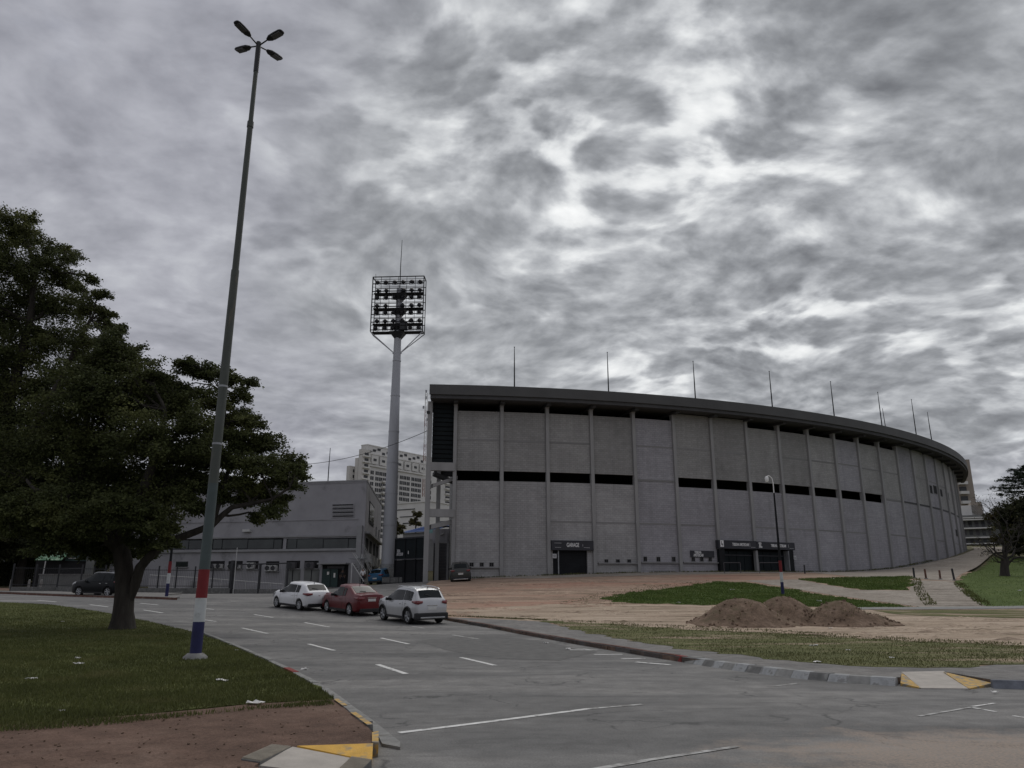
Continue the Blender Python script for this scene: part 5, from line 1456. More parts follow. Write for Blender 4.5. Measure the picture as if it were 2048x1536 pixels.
    def glass_strip(x0, x1, s, topf=lambda x: 1.0, lo=.06, hi=.93):
        mb = MB(); nx, nz = 8, 4
        for i in range(nx + 1):
            x = x0 + (x1 - x0) * i / nx
            for j in range(nz + 1):
                f = lo + (hi - lo) * j / nz
                y, z = side(x, f, .014)
                mb.v.append((x, s * y, z))
        for i in range(nx):
            for j in range(nz):
                a = i * (nz + 1) + j; q = (a, a + nz + 1, a + nz + 2, a + 1); mb.f.append(q if s < 0 else q[::-1])
        return mb
    # side windows: front door, rear door, quarter
    xm = (wtop + rtop) / 2 - .12
    fx0, fx1 = xm + .06, wb_ - .10
    segs = [(xm + .035, wb_ - .10), (rtop + (.30 if kind != 'sedan' else .10), xm - .03)]
    if kind == 'suv': segs.append((rb + .40, rtop + .26))
    for s in (-1, 1):
        for x0, x1 in segs:
            glass_strip(x0, x1, s).build('side_window', MT['car_glass'], root, True)
        # handles, mirror, sill, lamps
        for x in (xm + .02 + .22, rtop + .55):
            y, z = side(x, 0, 0); MB().box((x, s * (hw * .992), lerpc(x, belt) - .13), (.17, .03, .035)).build('door_handle', col if not rails else MT['chrome'], root, bevel=.008)
        yb, zb_ = side(wb_ - .32, .1, 0)
        MB().hexa([(wb_ - .40, s * yb, zb_ - .02), (wb_ - .28, s * yb, zb_ - .02), (wb_ - .30, s * (yb + .2), zb_ - .02), (wb_ - .40, s * (yb + .22), zb_ - .02)][::s],
                  [(wb_ - .40, s * yb, zb_ + .1), (wb_ - .30, s * yb, zb_ + .1), (wb_ - .32, s * (yb + .19), zb_ + .12), (wb_ - .40, s * (yb + .21), zb_ + .12)][::s]).build('mirror', MT['car_black'], root, bevel=.015)
        MB().box(((ax + axr) / 2, s * (hw * .955), gc + .07), (wb - 2 * wr - .12, .06, .12)).build('sill', MT['car_black'] if (cladding or True) else col, root, bevel=.01)
        # door shut lines: thin dark seams
        seam = MB()
        for x in (xm, rtop + .12 if kind != 'sedan' else rtop - .02, wb_ - .12):
            x = max(x, axr + wr * .75)
            for a in range(5):
                r0_, r1_ = ring(x)[2 + a], ring(x)[3 + a] if a < 4 else ring(x)[6]
                if a == 4: continue
                seam.hexa([(x - .006, s * (r0_[0] - .01), r0_[1]), (x + .006, s * (r0_[0] - .01), r0_[1]), (x + .006, s * (r0_[0] + .003), r0_[1]), (x - .006, s * (r0_[0] + .003), r0_[1])][::s],
                          [(x - .006, s * (r1_[0] - .01), r1_[1]), (x + .006, s * (r1_[0] - .01), r1_[1]), (x + .006, s * (r1_[0] + .003), r1_[1]), (x - .006, s * (r1_[0] + .003), r1_[1])][::s])
        seam.build('door_seam', MT['car_black'], root)
        # tail lamp hugging the rear corner
        mb = MB(); zc = .60 * k if kind != 'sedan' else .585 * k; n_ = 6; tl = .15
        for i in range(n_ + 1):
            t = i / n_; x = xr + .004 + .34 * t
            y = hw * lerpc(x, wid) * .99 + .008
            hh = (.085 - .05 * t) * (1.0 if kind != 'hatch' else .9)
            mb.v += [(x - .004, s * y, zc - hh + .03 * t), (x - .004, s * y * (1 - .012), zc + hh + .03 * t)]
        b0 = len(mb.v); yi = hw * (.50 if kind != 'suv' else .56)
        mb.v += [(xr - .012, s * yi, zc - .03), (xr - .012, s * yi, zc + .06)]
        order = [b0 // 2] + list(range(n_ + 1))
        for a, b in zip(order[:-1], order[1:]):
            q = (2 * a, 2 * b, 2 * b + 1, 2 * a + 1); mb.f.append(q if s > 0 else q[::-1])
        o_ = mb.build('tail_lamp', MT['tail_red'], root, True); sf = o_.modifiers.new('thick', 'SOLIDIFY'); sf.thickness = .03; sf.offset = 0
        mb = MB(); xs_ = [xf - .55 + .5 * i / 5 for i in range(6)]
        for x in xs_:
            y = hw * lerpc(x, wid) * .985 + .006; z = lerpc(x, top) - .10
            mb.v += [(x, s * y, z - .09), (x, s * y * .97, z + .05)]
        for i in range(5):
            q = (2 * i, 2 * i + 2, 2 * i + 3, 2 * i + 1); mb.f.append(q if s < 0 else q[::-1])
        o_ = mb.build('head_lamp', MT['head_glass'], root, True); sf = o_.modifiers.new('thick', 'SOLIDIFY'); sf.thickness = .03; sf.offset = 0
    # windscreen and rear window
    def cross_glass(x0, x1, name, ins=.90):
        mb = MB(); nx, ny = 6, 8
        dz = lerpc(x1, top) - lerpc(x0, top); n_ = Vector((-dz, 0, x1 - x0)).normalized()
        if n_.z < 0: n_ = -n_
        for i in range(nx + 1):
            x = x0 + (x1 - x0) * i / nx
            r = ring(x); w_ = r[9][0] * (1.02 if ins > .9 else ins)
            for j in range(ny + 1):
                f = -1 + 2 * j / ny; y = w_ * f; a = abs(y)
                if a < r[10][0]: zz = r[11][1] + (r[10][1] - r[11][1]) * a / max(r[10][0], .01)
                else: zz = r[10][1] + (r[9][1] - r[10][1]) * (a - r[10][0]) / max(r[9][0] - r[10][0], .01)
                p = Vector((x, y, zz)) + n_ * .014; mb.v.append(tuple(p))
        for i in range(nx):
            for j in range(ny):
                a = i * (ny + 1) + j; mb.f.append((a, a + ny + 1, a + ny + 2, a + 1))
        o_ = mb.build(name, MT['car_glass'], root, True)
        return o_
    cross_glass(wtop + .07, wb_ - .03, 'windscreen')
    rwin = cross_glass(rb + (.05 if kind != 'sedan' else .02), rtop - .02, 'rear_window')
    xm_ = rb + .08; MB().tube([(xm_ - .02, .0, lerpc(xm_, top) + .05), (xm_ + .06, .32, lerpc(xm_ + .10, top) + .02)], .012, 5).build('wiper', MT['car_black'], rwin)
    # bumpers, plate, badge
    if cladding: MB().box((xr + .09, 0, gc + .16), (.26, W * .93, .30)).build('rear_bumper_insert', MT['car_black'], root, bevel=.05)
    else: MB().box((xr + .06, 0, gc + .12), (.16, W * .76, .20)).build('rear_bumper_insert', MT['car_black'], root, bevel=.03)
    MB().box((xf - .04, 0, gc + .17), (.12, W * .62, .16)).build('front_grille', MT['car_black'], root, bevel=.02)
    MB().box((xf - .03, 0, .36 * k), (.08, W * .5, .13)).build('grille', MT['car_black'], root, bevel=.02)
    if plate:
        zp = .40 * k if kind == 'hatch' else .535 * k if kind == 'sedan' else .44 * k
        p_ = MB().box((xr - .004, 0, zp), (.02, .44, .13)).build('number_plate', MT['plate'], root)
    MB().box((xr - .004, 0, zp + .12 if plate else .55 * k), (.02, .52 if kind != 'hatch' else .1, .025)).build('badge_bar', MT['chrome'], root)
    if cladding:
        MB().box((xr + .03, 0, gc + .10), (.26, W * .70, .07)).build('skid_plate', MT['chrome'], root, bevel=.015)
        for x in (ax, axr):
            for s in (-1, 1):
                pts = []
                for i in range(15):
                    a = R(-8 + 196 * i / 14); pts.append((x + (wr + .075) * math.cos(a), s * (hw * .985), wr + (wr + .075) * math.sin(a)))
                MB().tube(pts, .045, 6).build('arch_trim', MT['car_black'], root, True)
    if rails:
        for s in (-1, 1):
            pts = [(x, s * (ring(x)[9][0] + .0), ring(x)[9][1] + .055) for x in np.linspace(rtop + .15, wtop - .1, 9)]
            pts = [(pts[0][0] - .12, pts[0][1], pts[0][2] - .06)] + pts + [(pts[-1][0] + .12, pts[-1][1], pts[-1][2] - .07)]
            MB().tube(pts, .022, 6).build('roof_rail', MT['chrome'], root, True)
    MB().tube([(rtop + .12, 0, lerpc(rtop + .12, top) + .02), (rtop + .0, 0, lerpc(rtop + .12, top) + .16)], [.02, .008], 6).build('aerial', MT['car_black'], root)
    # wheels
    ty = MB(); prof = [(wr * .66, -.085), (wr * .93, -.10), (wr, -.07), (wr, .07), (wr * .93, .10), (wr * .66, .085)]
    nseg = 28
    for r_, y in prof:
        for i in range(nseg):
            a = 2 * math.pi * i / nseg; ty.v.append((r_ * math.cos(a), y, r_ * math.sin(a)))
    for p in range(len(prof) - 1):
        for i in range(nseg):
            j = (i + 1) % nseg; ty.f.append((p * nseg + i, p * nseg + j, (p + 1) * nseg + j, (p + 1) * nseg + i))
    tyre_me = ty.data('wheel', MT['tyre'], True)
    hub = MB(); hub.tube([(0, -.02, 0), (0, .055, 0)], wr * .68, 24); hub_me = hub.data('wheel_disc', MT['car_black'])
    rm = MB()
    for i in range(spokes):
        a = 2 * math.pi * i / spokes
        for da in ((-.09, .09) if spokes < 8 else (0,)):
            c_, s_ = math.cos(a + da), math.sin(a + da)
            rm.tube([(c_ * wr * .1, .07, s_ * wr * .1), (c_ * wr * .66, .078, s_ * wr * .66)], [.035, .026], 5)
    rm.tube([(0, .05, 0), (0, .085, 0)], wr * .17, 12)
    ring_pts = [(math.cos(2 * math.pi * i / 24) * wr * .66, .075, math.sin(2 * math.pi * i / 24) * wr * .66) for i in range(25)]
    rm.tube(ring_pts, .018, 5)
    rim_me = rm.data('rim', MT['rim'], True)
    for x in (ax, axr):
        for s in (-1, 1):
            wv = link('wheel', tyre_me, root, (x, s * (hw - .115), wr), 0 if s > 0 else math.pi)
            link('wheel_disc', hub_me, wv); link('rim', rim_me, wv)
    return root

def mid(a, b, wbase, heading, hw=.0):
    """centre of a car from its two near wheels' pixels: near side known, shift by half the width"""
    p, q = gp(*a), gp(*b); c = ((p[0] + q[0]) / 2, (p[1] + q[1]) / 2)
    return c
def car_from_side(a, b, heading, W, shift=0.0):
    c = mid(a, b, 0, heading)
    # left side faces the camera: centre lies to the right of the heading
    return (c[0] + math.sin(heading) * (W / 2 - .1) + math.cos(heading) * shift, c[1] - math.cos(heading) * (W / 2 - .1) + math.sin(heading) * shift)
h = R(124); make_car('silver_car', 'silver crossover with roof rails, nearest of the three cars parked at the kerb', CP['silver'], 'suv', 4.28, 1.77, 1.60, 2.62, .335, car_from_side((764, 1240), (821, 1249), h, 1.77, .05), h, 5, True, True, .2)
h = R(129); make_car('red_car', 'dark red sedan parked between the white hatchback and the silver crossover', CP['red'], 'sedan', 4.46, 1.72, 1.50, 2.6, .31, car_from_side((651, 1224.5), (701.6, 1231), h, 1.72), h, 7)
h = R(135); make_car('white_car', 'white hatchback, farthest of the three cars parked at the kerb', CP['white'], 'hatch', 4.0, 1.72, 1.47, 2.53, .305, car_from_side((550, 1216), (601, 1219.6), h, 1.72), h, 8, plate=False)
h = R(160); make_car('black_car', 'black sport utility car with bright roof rail half hidden by the thick tree trunk', CP['black'], 'suv', 4.5, 1.82, 1.66, 2.68, .345, car_from_side((158, 1192.7), (212, 1194.3), h, 1.82), h, 6, False, True, .2)
bp = gp(741, 1170); make_car('blue_car', 'bright blue hatchback parked below the white steel stair', CP['blue'], 'hatch', 4.0, 1.70, 1.50, 2.5, .30, (bp[0] + .9, bp[1] + 2.0), R(76), 8)
dp = gp(920, 1166); make_car('grey_car', 'dark grey high car parked against the stadium wall with its tail to the dirt', CP['grey'], 'suv', 4.3, 1.82, 1.74, 2.6, .35, (dp[0] - .1, dp[1] + 2.1), R(95), 5, True, False, .22)

# ------------------------------------------------------------------ street lamps
lx, ly = gp(390, 1318, KH)
lz = H(lx, ly) + KH
lamp = empty('street_lamp', (lx, ly, lz), 0, label='very tall street lamp with four heads, its foot banded red, white and blue', cat='street lamp', group='street lamps with banded feet')
top = at(517, 92, ly + .25) - Vector((lx, ly, lz))
HL = top.z
def lr(z): return .130 - .050 * z / HL
def axis(z): return (top.x * z / HL, top.y * z / HL, z)
bands = [(0.0, .13, 'kerb_grey', 'foot'), (.13, .83, 'pole_blue', 'blue_band'), (.83, 1.37, 'pole_white', 'white_band'), (1.37, 2.03, 'pole_red', 'red_band'), (2.03, 4.1, 'pole_teal', 'pole_section'),
         (4.1, HL * .575, 'pole_green', 'pole_section'), (HL * .575, HL * .845, 'pole_green', 'pole_section'), (HL * .845, HL, 'pole_green', 'pole_section')]
for i, (a, b, m, n) in enumerate(bands):
    k_ = 1.0 if i < 6 else (.86 if i == 6 else .74)
    if i == 0:
        MB().tube([axis(-.1), axis(.05), axis(b)], [.30, .27, .18], 16).build('foot', MT[m], lamp, True); continue
    w0 = .004 if m in ('pole_red', 'pole_white', 'pole_blue') else 0
    MB().tube([axis(a), axis(b)], [lr(a) * k_ + w0, lr(b) * k_ + w0], 20).build(n, MT[m], lamp, True)
for z in (HL * .575, HL * .845):
    MB().tube([axis(z - .12), axis(z + .06)], [lr(z) * 1.03, lr(z) * 1.0], 18).build('collar', MT['pole_green'], lamp, True)
for z in (5.1, 6.6): MB().tube([axis(z - .025), axis(z + .025)], [lr(z) + .008] * 2, 18).build('strap', MT['steel'], lamp, True)
MB().tube([axis(HL - .9), axis(HL + .12)], [.072, .072], 14).build('head_sleeve', MT['lamp_dark'], lamp, True)
hd = MB()
sect = [(0.0, .07, .05), (.06, .10, .06), (.16, .155, .075), (.45, .17, .07), (.72, .165, .06), (.80, .13, .045), (.83, .09, .03)]
for x, hw_, hz in sect:
    for a in range(12):
        t = 2 * math.pi * a / 12; cy, sz = math.cos(t), math.sin(t)
        hd.v.append((x, hw_ * math.copysign(abs(cy) ** .6, cy), hz * math.copysign(abs(sz) ** .8, sz) * (1 if sz > 0 else .75)))
for i in range(len(sect) - 1):
    for a in range(12):
        b = (a + 1) % 12; hd.f.append((i * 12 + a, i * 12 + b, (i + 1) * 12 + b, (i + 1) * 12 + a))
hd.f.append(tuple(reversed(range(12)))); hd.f.append(tuple((len(sect) - 1) * 12 + a for a in range(12)))
head_me = hd.data('lamp_head', MT['lamp_dark'], True)
ln = MB().box((.52, 0, -.062), (.44, .26, .02)); lens2 = ln.data('lens', MT['lamp_lens'])
arm = MB().tube([(0, 0, 0), (.55, 0, .06)], .03, 8); arm_me = arm.data('arm', MT['lamp_dark'], True)
tp = axis(HL)
for az, tilt in ((243, 8), (333, 8), (153, 8), (63, 8)):
    a_ = link('arm', arm_me, lamp, tp, R(az)); a_.rotation_euler.y = -R(tilt); a_.scale = (.70, .70, .70)
    h_ = link('lamp_head', head_me, a_, (.5, 0, .06)); link('lens', lens2, a_, (.5, 0, .06))

def small_lamp(u, v, label, h_):
    x, y = gp(u, v, KH); z = H(x, y) + KH
    root = empty('street_lamp', (x, y, z), 0, label=label, cat='street lamp', group='street lamps with banded feet')
    for a, b, m, n in ((0, .82, 'pole_blue', 'blue_band'), (.82, 1.48, 'pole_white', 'white_band'), (1.48, 2.25, 'pole_red', 'red_band')):
        MB().tube([(0, 0, a - (.1 if a == 0 else 0)), (0, 0, b)], .105, 14).build(n, MT[m], root, True)
    MB().tube([(0, 0, 2.25), (0, 0, h_)], [.085, .055], 14).build('pole', MT['black_metal'], root, True)
    return root, h_
r_, h_ = small_lamp(333, 1192.5, 'street lamp with banded foot on the far footway, its top lost in the tree', 7.5)
MB().tube([(0, 0, 7.5), (.3, 0, 8.0), (.9, 0, 8.15)], .04, 8).build('arm', MT['steel'], r_, True); link('lamp_head', head_me, r_, (.85, 0, 8.15))
r_, h_ = small_lamp(1566, 1189, 'black street lamp with banded foot and hooked white top on the grass by the gate', 6.9)
pts = [(0, 0, 6.9), (0, 0, 7.6), (-.06, 0, 7.95), (-.25, 0, 8.12), (-.42, 0, 8.05)]
MB().tube(pts, .035, 8).build('hooked_arm', MT['sign_white'], r_, True)
MB().tube([(-.42, 0, 8.08), (-.42, 0, 7.98), (-.42, 0, 7.78), (-.42, 0, 7.66)], [.05, .13, .13, .07], 14).build('globe', MT['sign_white'], r_, True)

# ------------------------------------------------------------------ railing of the grey building
f0, f1, f2 = gp(20, 1186), gp(461, 1187), gp(572, 1187)
fn = empty('railing', (f1[0], f1[1], H(*f1)), 0, label='dark bar railing on a low wall before the grey building', cat='fence')
org = Vector(fn.location)
us = [20, 66, 112, 158, 205, 240, 277, 313, 349, 386, 422, 461]
P3 = []
for u in us:
    x, y = gp(u, 1187 if u > 150 else 1185); P3.append(Vector((x, y, H(x, y))) - org)
for a, b in zip(P3[:-1], P3[1:]):
    d = b - a; L = Vector((d.x, d.y, 0)).length; rz = math.atan2(d.y, d.x); c = (a + b) / 2
    MB().box((c.x, c.y, c.z + .14), (L - .01, .3, .62), rz).build('low_wall', MT['kerb_dark'], fn)
    m = MB()
    nb = max(4, int(L / .14))
    for i in range(1, nb):
        p = a.lerp(b, i / nb); m.box((p.x, p.y, p.z + 1.28), (.013, .013, 1.55), rz)
    for z in (.62, 1.95): m.box((c.x, c.y, c.z + z), (L, .035, .045), rz)
    o_ = m.build('bar_panel', MT['lamp_dark'], fn); o_['kind'] = 'stuff'
pm = MB().box((0, 0, 1.15), (.10, .10, 2.3)).data('post', MT['lamp_dark'])
for p in P3[:-1]: link('post', pm, fn, p)
# sliding gate at the end of the railing
gt = empty('sliding_gate', (f1[0], f1[1], H(*f1)), math.atan2(f2[1] - f1[1], f2[0] - f1[0]), label='open framed sliding gate at the right end of the railing', cat='gate')
L = math.hypot(f2[0] - f1[0], f2[1] - f1[1])
for x, w_, hh in ((0, .3, 2.9), (L * .51, .16, 2.55), (L, .12, 2.55)): MB().box((x, 0, hh / 2 - .1), (w_, w_, hh)).build('post', MT['lamp_dark'], gt)
MB().box((L / 2, .12, 2.45), (L, .08, .10)).build('top_rail', MT['lamp_dark'], gt)
MB().box((L / 2, .1, .12), (L - .4, .25, .5)).build('low_wall', MT['kerb_dark'], gt)
m = MB()
for i in range(1, 34): m.box((L * i / 34, .12, 1.4), (.010, .010, 2.0))
o_ = m.build('bars', MT['shutter'], gt); o_['kind'] = 'stuff'
MB().tube([(.45, -.1, -.1), (.45, -.1, 3.9)], .03, 6).build('whip_post', MT['ac'], gt)
# ramp wall with a pale handrail between railing and building
ra_ = at(300, 1149, 74.5); rb_ = at(566, 1167, 72.5)
zb_ = min(H(ra_.x, ra_.y), H(rb_.x, rb_.y)) - .2
rw = empty('ramp_wall', (ra_.x, ra_.y, zb_), math.atan2(rb_.y - ra_.y, rb_.x - ra_.x), label='grey ramp wall with a pale sloping rail behind the railing', cat='wall')
L = math.hypot(rb_.x - ra_.x, rb_.y - ra_.y)
ha, hb = ra_.z - zb_ - .05, rb_.z - zb_ - .05
MB().hexa([(0, 0, 0), (L, 0, 0), (L, .2, 0), (0, .2, 0)], [(0, 0, ha - .3), (L, 0, hb - .2), (L, .2, hb - .2), (0, .2, ha - .3)]).build('wall', MT['gb_wall'], rw)
MB().tube([(0, 0, ha), (L * .35, 0, ha + (hb - ha) * .28), (L, 0, hb)], .04, 6).build('handrail', MT['ac'], rw)
for i in range(12):
    t = i / 11; MB().tube([(L * t, 0, 0), (L * t, 0, ha + (hb - ha) * t - .02)], .02, 5).build('stanchion', MT['ac'], rw)

# ------------------------------------------------------------------ people
def person(u, v, Y, label, shirt, trousers, skin=(0.28, 0.17, 0.12), heading=0.0, lean=0.0, hgt=1.74):
    p = at(u, v, Y); z = H(p.x, p.y)
    root = empty('person', (p.x, p.y, z), heading, label=label, cat='person', group='people by the grey building')
    s = hgt / 1.75
    J = {'pel': (0, 0, .95), 'sp': (.0, .02 + lean * .2, 1.18), 'ch': (0, .02 + lean * .5, 1.38), 'nk': (0, .02 + lean * .7, 1.50), 'hd': (0, lean * .75 - .01, 1.62), 'ht': (0, lean * .75 - .01, 1.70),
         'hl': (.10, 0, .90), 'hr': (-.10, 0, .90), 'kl': (.11, -.03, .50), 'kr': (-.12, .03, .50), 'al': (.12, .02, .09), 'ar': (-.14, .08, .09), 'tl': (.13, -.14, .04), 'tr': (-.16, -.08, .04),
         'sl': (.18, .02 + lean * .5, 1.40), 'sr': (-.18, .02 + lean * .5, 1.40), 'el': (.25, .0 + lean * .4, 1.13), 'er': (-.25, -.02 + lean * .4, 1.13), 'wl': (.22, -.16 + lean * .4, .93), 'wr': (-.22, -.12 + lean * .4, .90), 'fl': (.21, -.22 + lean * .4, .87), 'fr': (-.21, -.16 + lean * .4, .82)}
    def skin_mesh(name, edges, rad, mat, parent, levels=2):
        keys = []
        for a, b in edges:
            for q in (a, b):
                if q not in keys: keys.append(q)
        me = bpy.data.meshes.new(name); me.from_pydata([tuple(c * s for c in J[q]) for q in keys], [(keys.index(a), keys.index(b)) for a, b in edges], []); me.materials.append(mat)
        o_ = link(name, me, parent); sk = o_.modifiers.new('skin', 'SKIN'); sk.use_smooth_shade = True
        me.skin_vertices.new() if not me.skin_vertices else None
        for i, q in enumerate(keys):
            me.skin_vertices[0].data[i].radius = (rad[q] * s, rad[q] * s); me.skin_vertices[0].data[i].use_root = (i == 0)
        sb_ = o_.modifiers.new('sub', 'SUBSURF'); sb_.levels = levels; sb_.render_levels = levels
        return o_
    ms = M('skin', skin, .7, .1, 4)
    body = skin_mesh('body', [('pel', 'sp'), ('sp', 'ch'), ('ch', 'nk'), ('nk', 'hd'), ('hd', 'ht'), ('ch', 'sl'), ('sl', 'el'), ('el', 'wl'), ('wl', 'fl'), ('ch', 'sr'), ('sr', 'er'), ('er', 'wr'), ('wr', 'fr'), ('pel', 'hl'), ('hl', 'kl'), ('kl', 'al'), ('al', 'tl'), ('pel', 'hr'), ('hr', 'kr'), ('kr', 'ar'), ('ar', 'tr')],
              dict(pel=.13, sp=.125, ch=.135, nk=.055, hd=.10, ht=.085, sl=.06, el=.042, wl=.032, fl=.035, sr=.06, er=.042, wr=.032, fr=.035, hl=.085, kl=.06, al=.042, tl=.035, hr=.085, kr=.06, ar=.042, tr=.035), ms, root)
    skin_mesh('shirt', [('pel', 'sp'), ('sp', 'ch'), ('ch', 'sl'), ('sl', 'el'), ('ch', 'sr'), ('sr', 'er')], dict(pel=.15, sp=.15, ch=.165, sl=.085, el=.058, sr=.085, er=.058), shirt, root)
    J['ch2'] = J['ch']
    skin_mesh('trousers', [('pel', 'hl'), ('hl', 'kl'), ('kl', 'al'), ('pel', 'hr'), ('hr', 'kr'), ('kr', 'ar')], dict(pel=.142, hl=.102, kl=.078, al=.062, hr=.102, kr=.078, ar=.062), trousers, root)
    hx, hy, hz = (c * s for c in J['ht'])
    MB().tube([(hx, hy + .015, hz - .05), (hx, hy + .02, hz + .03), (hx, hy + .02, hz + .095)], [.112, .112, .05], 14).build('hair', MT['lamp_dark'], root, True)
    for q in ('al', 'ar'):
        c = J[q]; MB().box((c[0] * s, c[1] * s - .07, .045), (.10, .27, .09)).build('shoe', MT['lamp_dark'], root, bevel=.03)
    for sx in (-1, 1):
        MB().box((hx + sx * .035, hy - .098, hz - .05), (.022, .012, .012)).build('eye', MT['lamp_dark'], root)
    MB().box((hx, hy - .108, hz - .085), (.022, .03, .04)).build('nose', ms, root, bevel=.006)
    return root
white_cloth = M('white_cloth', (0.70, 0.70, 0.70), .85, .1, 6); dark_cloth = M('dark_cloth', (0.012, 0.013, 0.018), .9, .2, 6); dark2 = M('black_cloth', (0.016, 0.016, 0.016), .9, .2, 6)
person(724.5, 1170, 77.3, 'person in a white shirt and dark trousers standing at the blue car', white_cloth, dark_cloth, heading=R(200), lean=.12)
person(684, 1172, 79.6, 'person in black clothes standing in the dark doorway', dark2, dark_cloth, skin=(.13, .08, .06), heading=R(10))

# ------------------------------------------------------------------ mounds, bollards, litter
def mound(name, label, blobs, seed):
    rg = random.Random(seed)
    xs = [b[0] for b in blobs]; ys = [b[1] for b in blobs]
    cx, cy = sum(xs) / len(xs), sum(ys) / len(ys)
    x0, x1 = min(b[0] - b[2] * 1.1 for b in blobs), max(b[0] + b[2] * 1.1 for b in blobs)
    y0, y1 = min(b[1] - b[3] * 1.1 for b in blobs), max(b[1] + b[3] * 1.1 for b in blobs)
    nx, ny = 110, 60
    X, Y = np.meshgrid(np.linspace(x0, x1, nx), np.linspace(y0, y1, ny))
    Z = np.zeros_like(X)
    for bx, by, rx, ry, hh in blobs:
        q = np.sqrt(((X - bx) / rx) ** 2 + ((Y - by) / ry) ** 2)
        Z = np.maximum(Z, hh * np.where(q < 1, (.5 + .5 * np.cos(np.pi * np.clip(q, 0, 1))) ** .85, -.15))
    rgn = np.random.default_rng(seed)
    for fr, am in ((2.2, .022), (4.5, .018), (9, .012)):
        for _ in range(4):
            a = rgn.uniform(0, 6.28); ph = rgn.uniform(0, 6.28)
            Z += np.where(Z > 0, 1, 0) * am * .5 * np.sin((X * math.cos(a) + Y * math.sin(a)) * fr + ph)
    Z += np.where(Z > .03, 1, 0) * rgn.normal(0, .008, X.shape)
    G = Hn(X.ravel(), Y.ravel()).reshape(X.shape) + KH
    Z = np.where(Z > .012, Z, -.12)
    root = empty(name, (cx, cy, H(cx, cy)), 0, label=label, cat='dirt mound', group='heaps of soil on the dirt ground')
    v = np.stack([X.ravel() - cx, Y.ravel() - cy, (G + Z).ravel() - root.location.z], 1)
    f = [(j * nx + i, j * nx + i + 1, (j + 1) * nx + i + 1, (j + 1) * nx + i) for j in range(ny - 1) for i in range(nx - 1)]
    me = bpy.data.meshes.new('soil'); me.from_pydata(v.tolist(), [], f); me.materials.append(MT['mound']); me.polygons.foreach_set('use_smooth', [True] * len(f))
    link('soil', me, root)
    # clods and stones, dry stalks
    ck = MB()
    for _ in range(110):
        i = rgn.integers(2, nx - 2); j = rgn.integers(2, ny // 2 + 10)
        if Z[j, i] < .02: continue
        s_ = rgn.uniform(.03, .09); c = (X[j, i] - cx, Y[j, i] - cy, G[j, i] + Z[j, i] - root.location.z + s_ * .2)
        ck.box(c, (s_ * 1.3, s_, s_ * .9), rgn.uniform(0, 3), rgn.uniform(-.5, .5), rgn.uniform(-.5, .5))
    o_ = ck.build('clods', MT['mound'], root); o_['kind'] = 'stuff'
    gr = MB()
    for _ in range(900):
        i = rgn.integers(2, nx - 2); j = rgn.integers(2, ny - 2)
        if Z[j, i] < .35 * blobs[0][4] or rgn.random() < .3: continue
        c = np.array((X[j, i] - cx, Y[j, i] - cy, G[j, i] + Z[j, i] - root.location.z)); a = rgn.uniform(0, 6.28); h_ = rgn.uniform(.05, .16)
        d = np.array((math.cos(a), math.sin(a), 0)) * .012; l_ = np.array((rgn.normal(0, .05), rgn.normal(0, .05), h_))
        gr.poly([c - d, c + d, c + l_])
    o_ = gr.build('weeds', MT['blade_dry'], root); o_['kind'] = 'stuff'
    return root
ma, mb1, mc = gp(1490, 1251, KH), gp(1575, 1247, KH), gp(1700, 1250, KH)
mound('dirt_mound', 'large two-humped brown soil heap before the grass patch', [(ma[0] + .1, ma[1] + .7, 2.6, 2.1, 1.08), (mb1[0] + .05, mb1[1] + .6, 2.3, 2.0, 1.10), (mb1[0] + .7, mb1[1] - .1, 1.4, 1.2, .5)], 4)
mound('dirt_mound', 'smaller reddish soil heap right of the two-humped heap', [(mc[0] - .25, mc[1] + .5, 2.0, 1.8, .98), (mc[0] + .6, mc[1] + .25, 1.9, 1.3, .45)], 9)
for (u, v, lab, mat, hh, tilt) in ((1829, 1156, 'dark metal bollard at the left edge of the brick ramp', 'lamp_dark', .78, 0), (1852.5, 1157.5, 'rusty bollard left in the middle of the brick ramp', 'kerb_brown', .72, -2), (1881, 1158.5, 'pale rusty bollard right in the middle of the brick ramp', 'kerb_brown', .66, 0), (1909, 1160.5, 'dark leaning bollard at the right edge of the brick ramp', 'lamp_dark', .85, -5)):
    x, y = gp(u, v, KH); root = empty('bollard', (x, y, H(x, y) + KH), 0, label=lab, cat='bollard', group='bollards at the top of the brick ramp')
    tx = math.sin(R(tilt)) * hh
    MB().tube([(0, 0, -.1), (tx, 0, hh)], .075, 12).build('post', MT[mat], root, True); MB().tube([(tx, 0, hh), (tx * 1.05, 0, hh + .04)], [.085, .05], 12).build('cap', MT[mat], root, True)
    MB().tube([(0, 0, -.02), (0, 0, .05)], .14, 12).build('footing', MT['kerb_grey'], root)
q = gp(1610, 1147, KH); root = empty('bollard', (q[0], q[1], H(*q) + KH), 0, label='short dark bollard standing against the stadium wall right of the black gate', cat='bollard')
MB().tube([(0, 0, -.1), (0, 0, .75)], .07, 10).build('post', MT['lamp_dark'], root, True); MB().tube([(0, 0, .75), (0, 0, .8)], [.08, .05], 10).build('cap', MT['lamp_dark'], root, True)

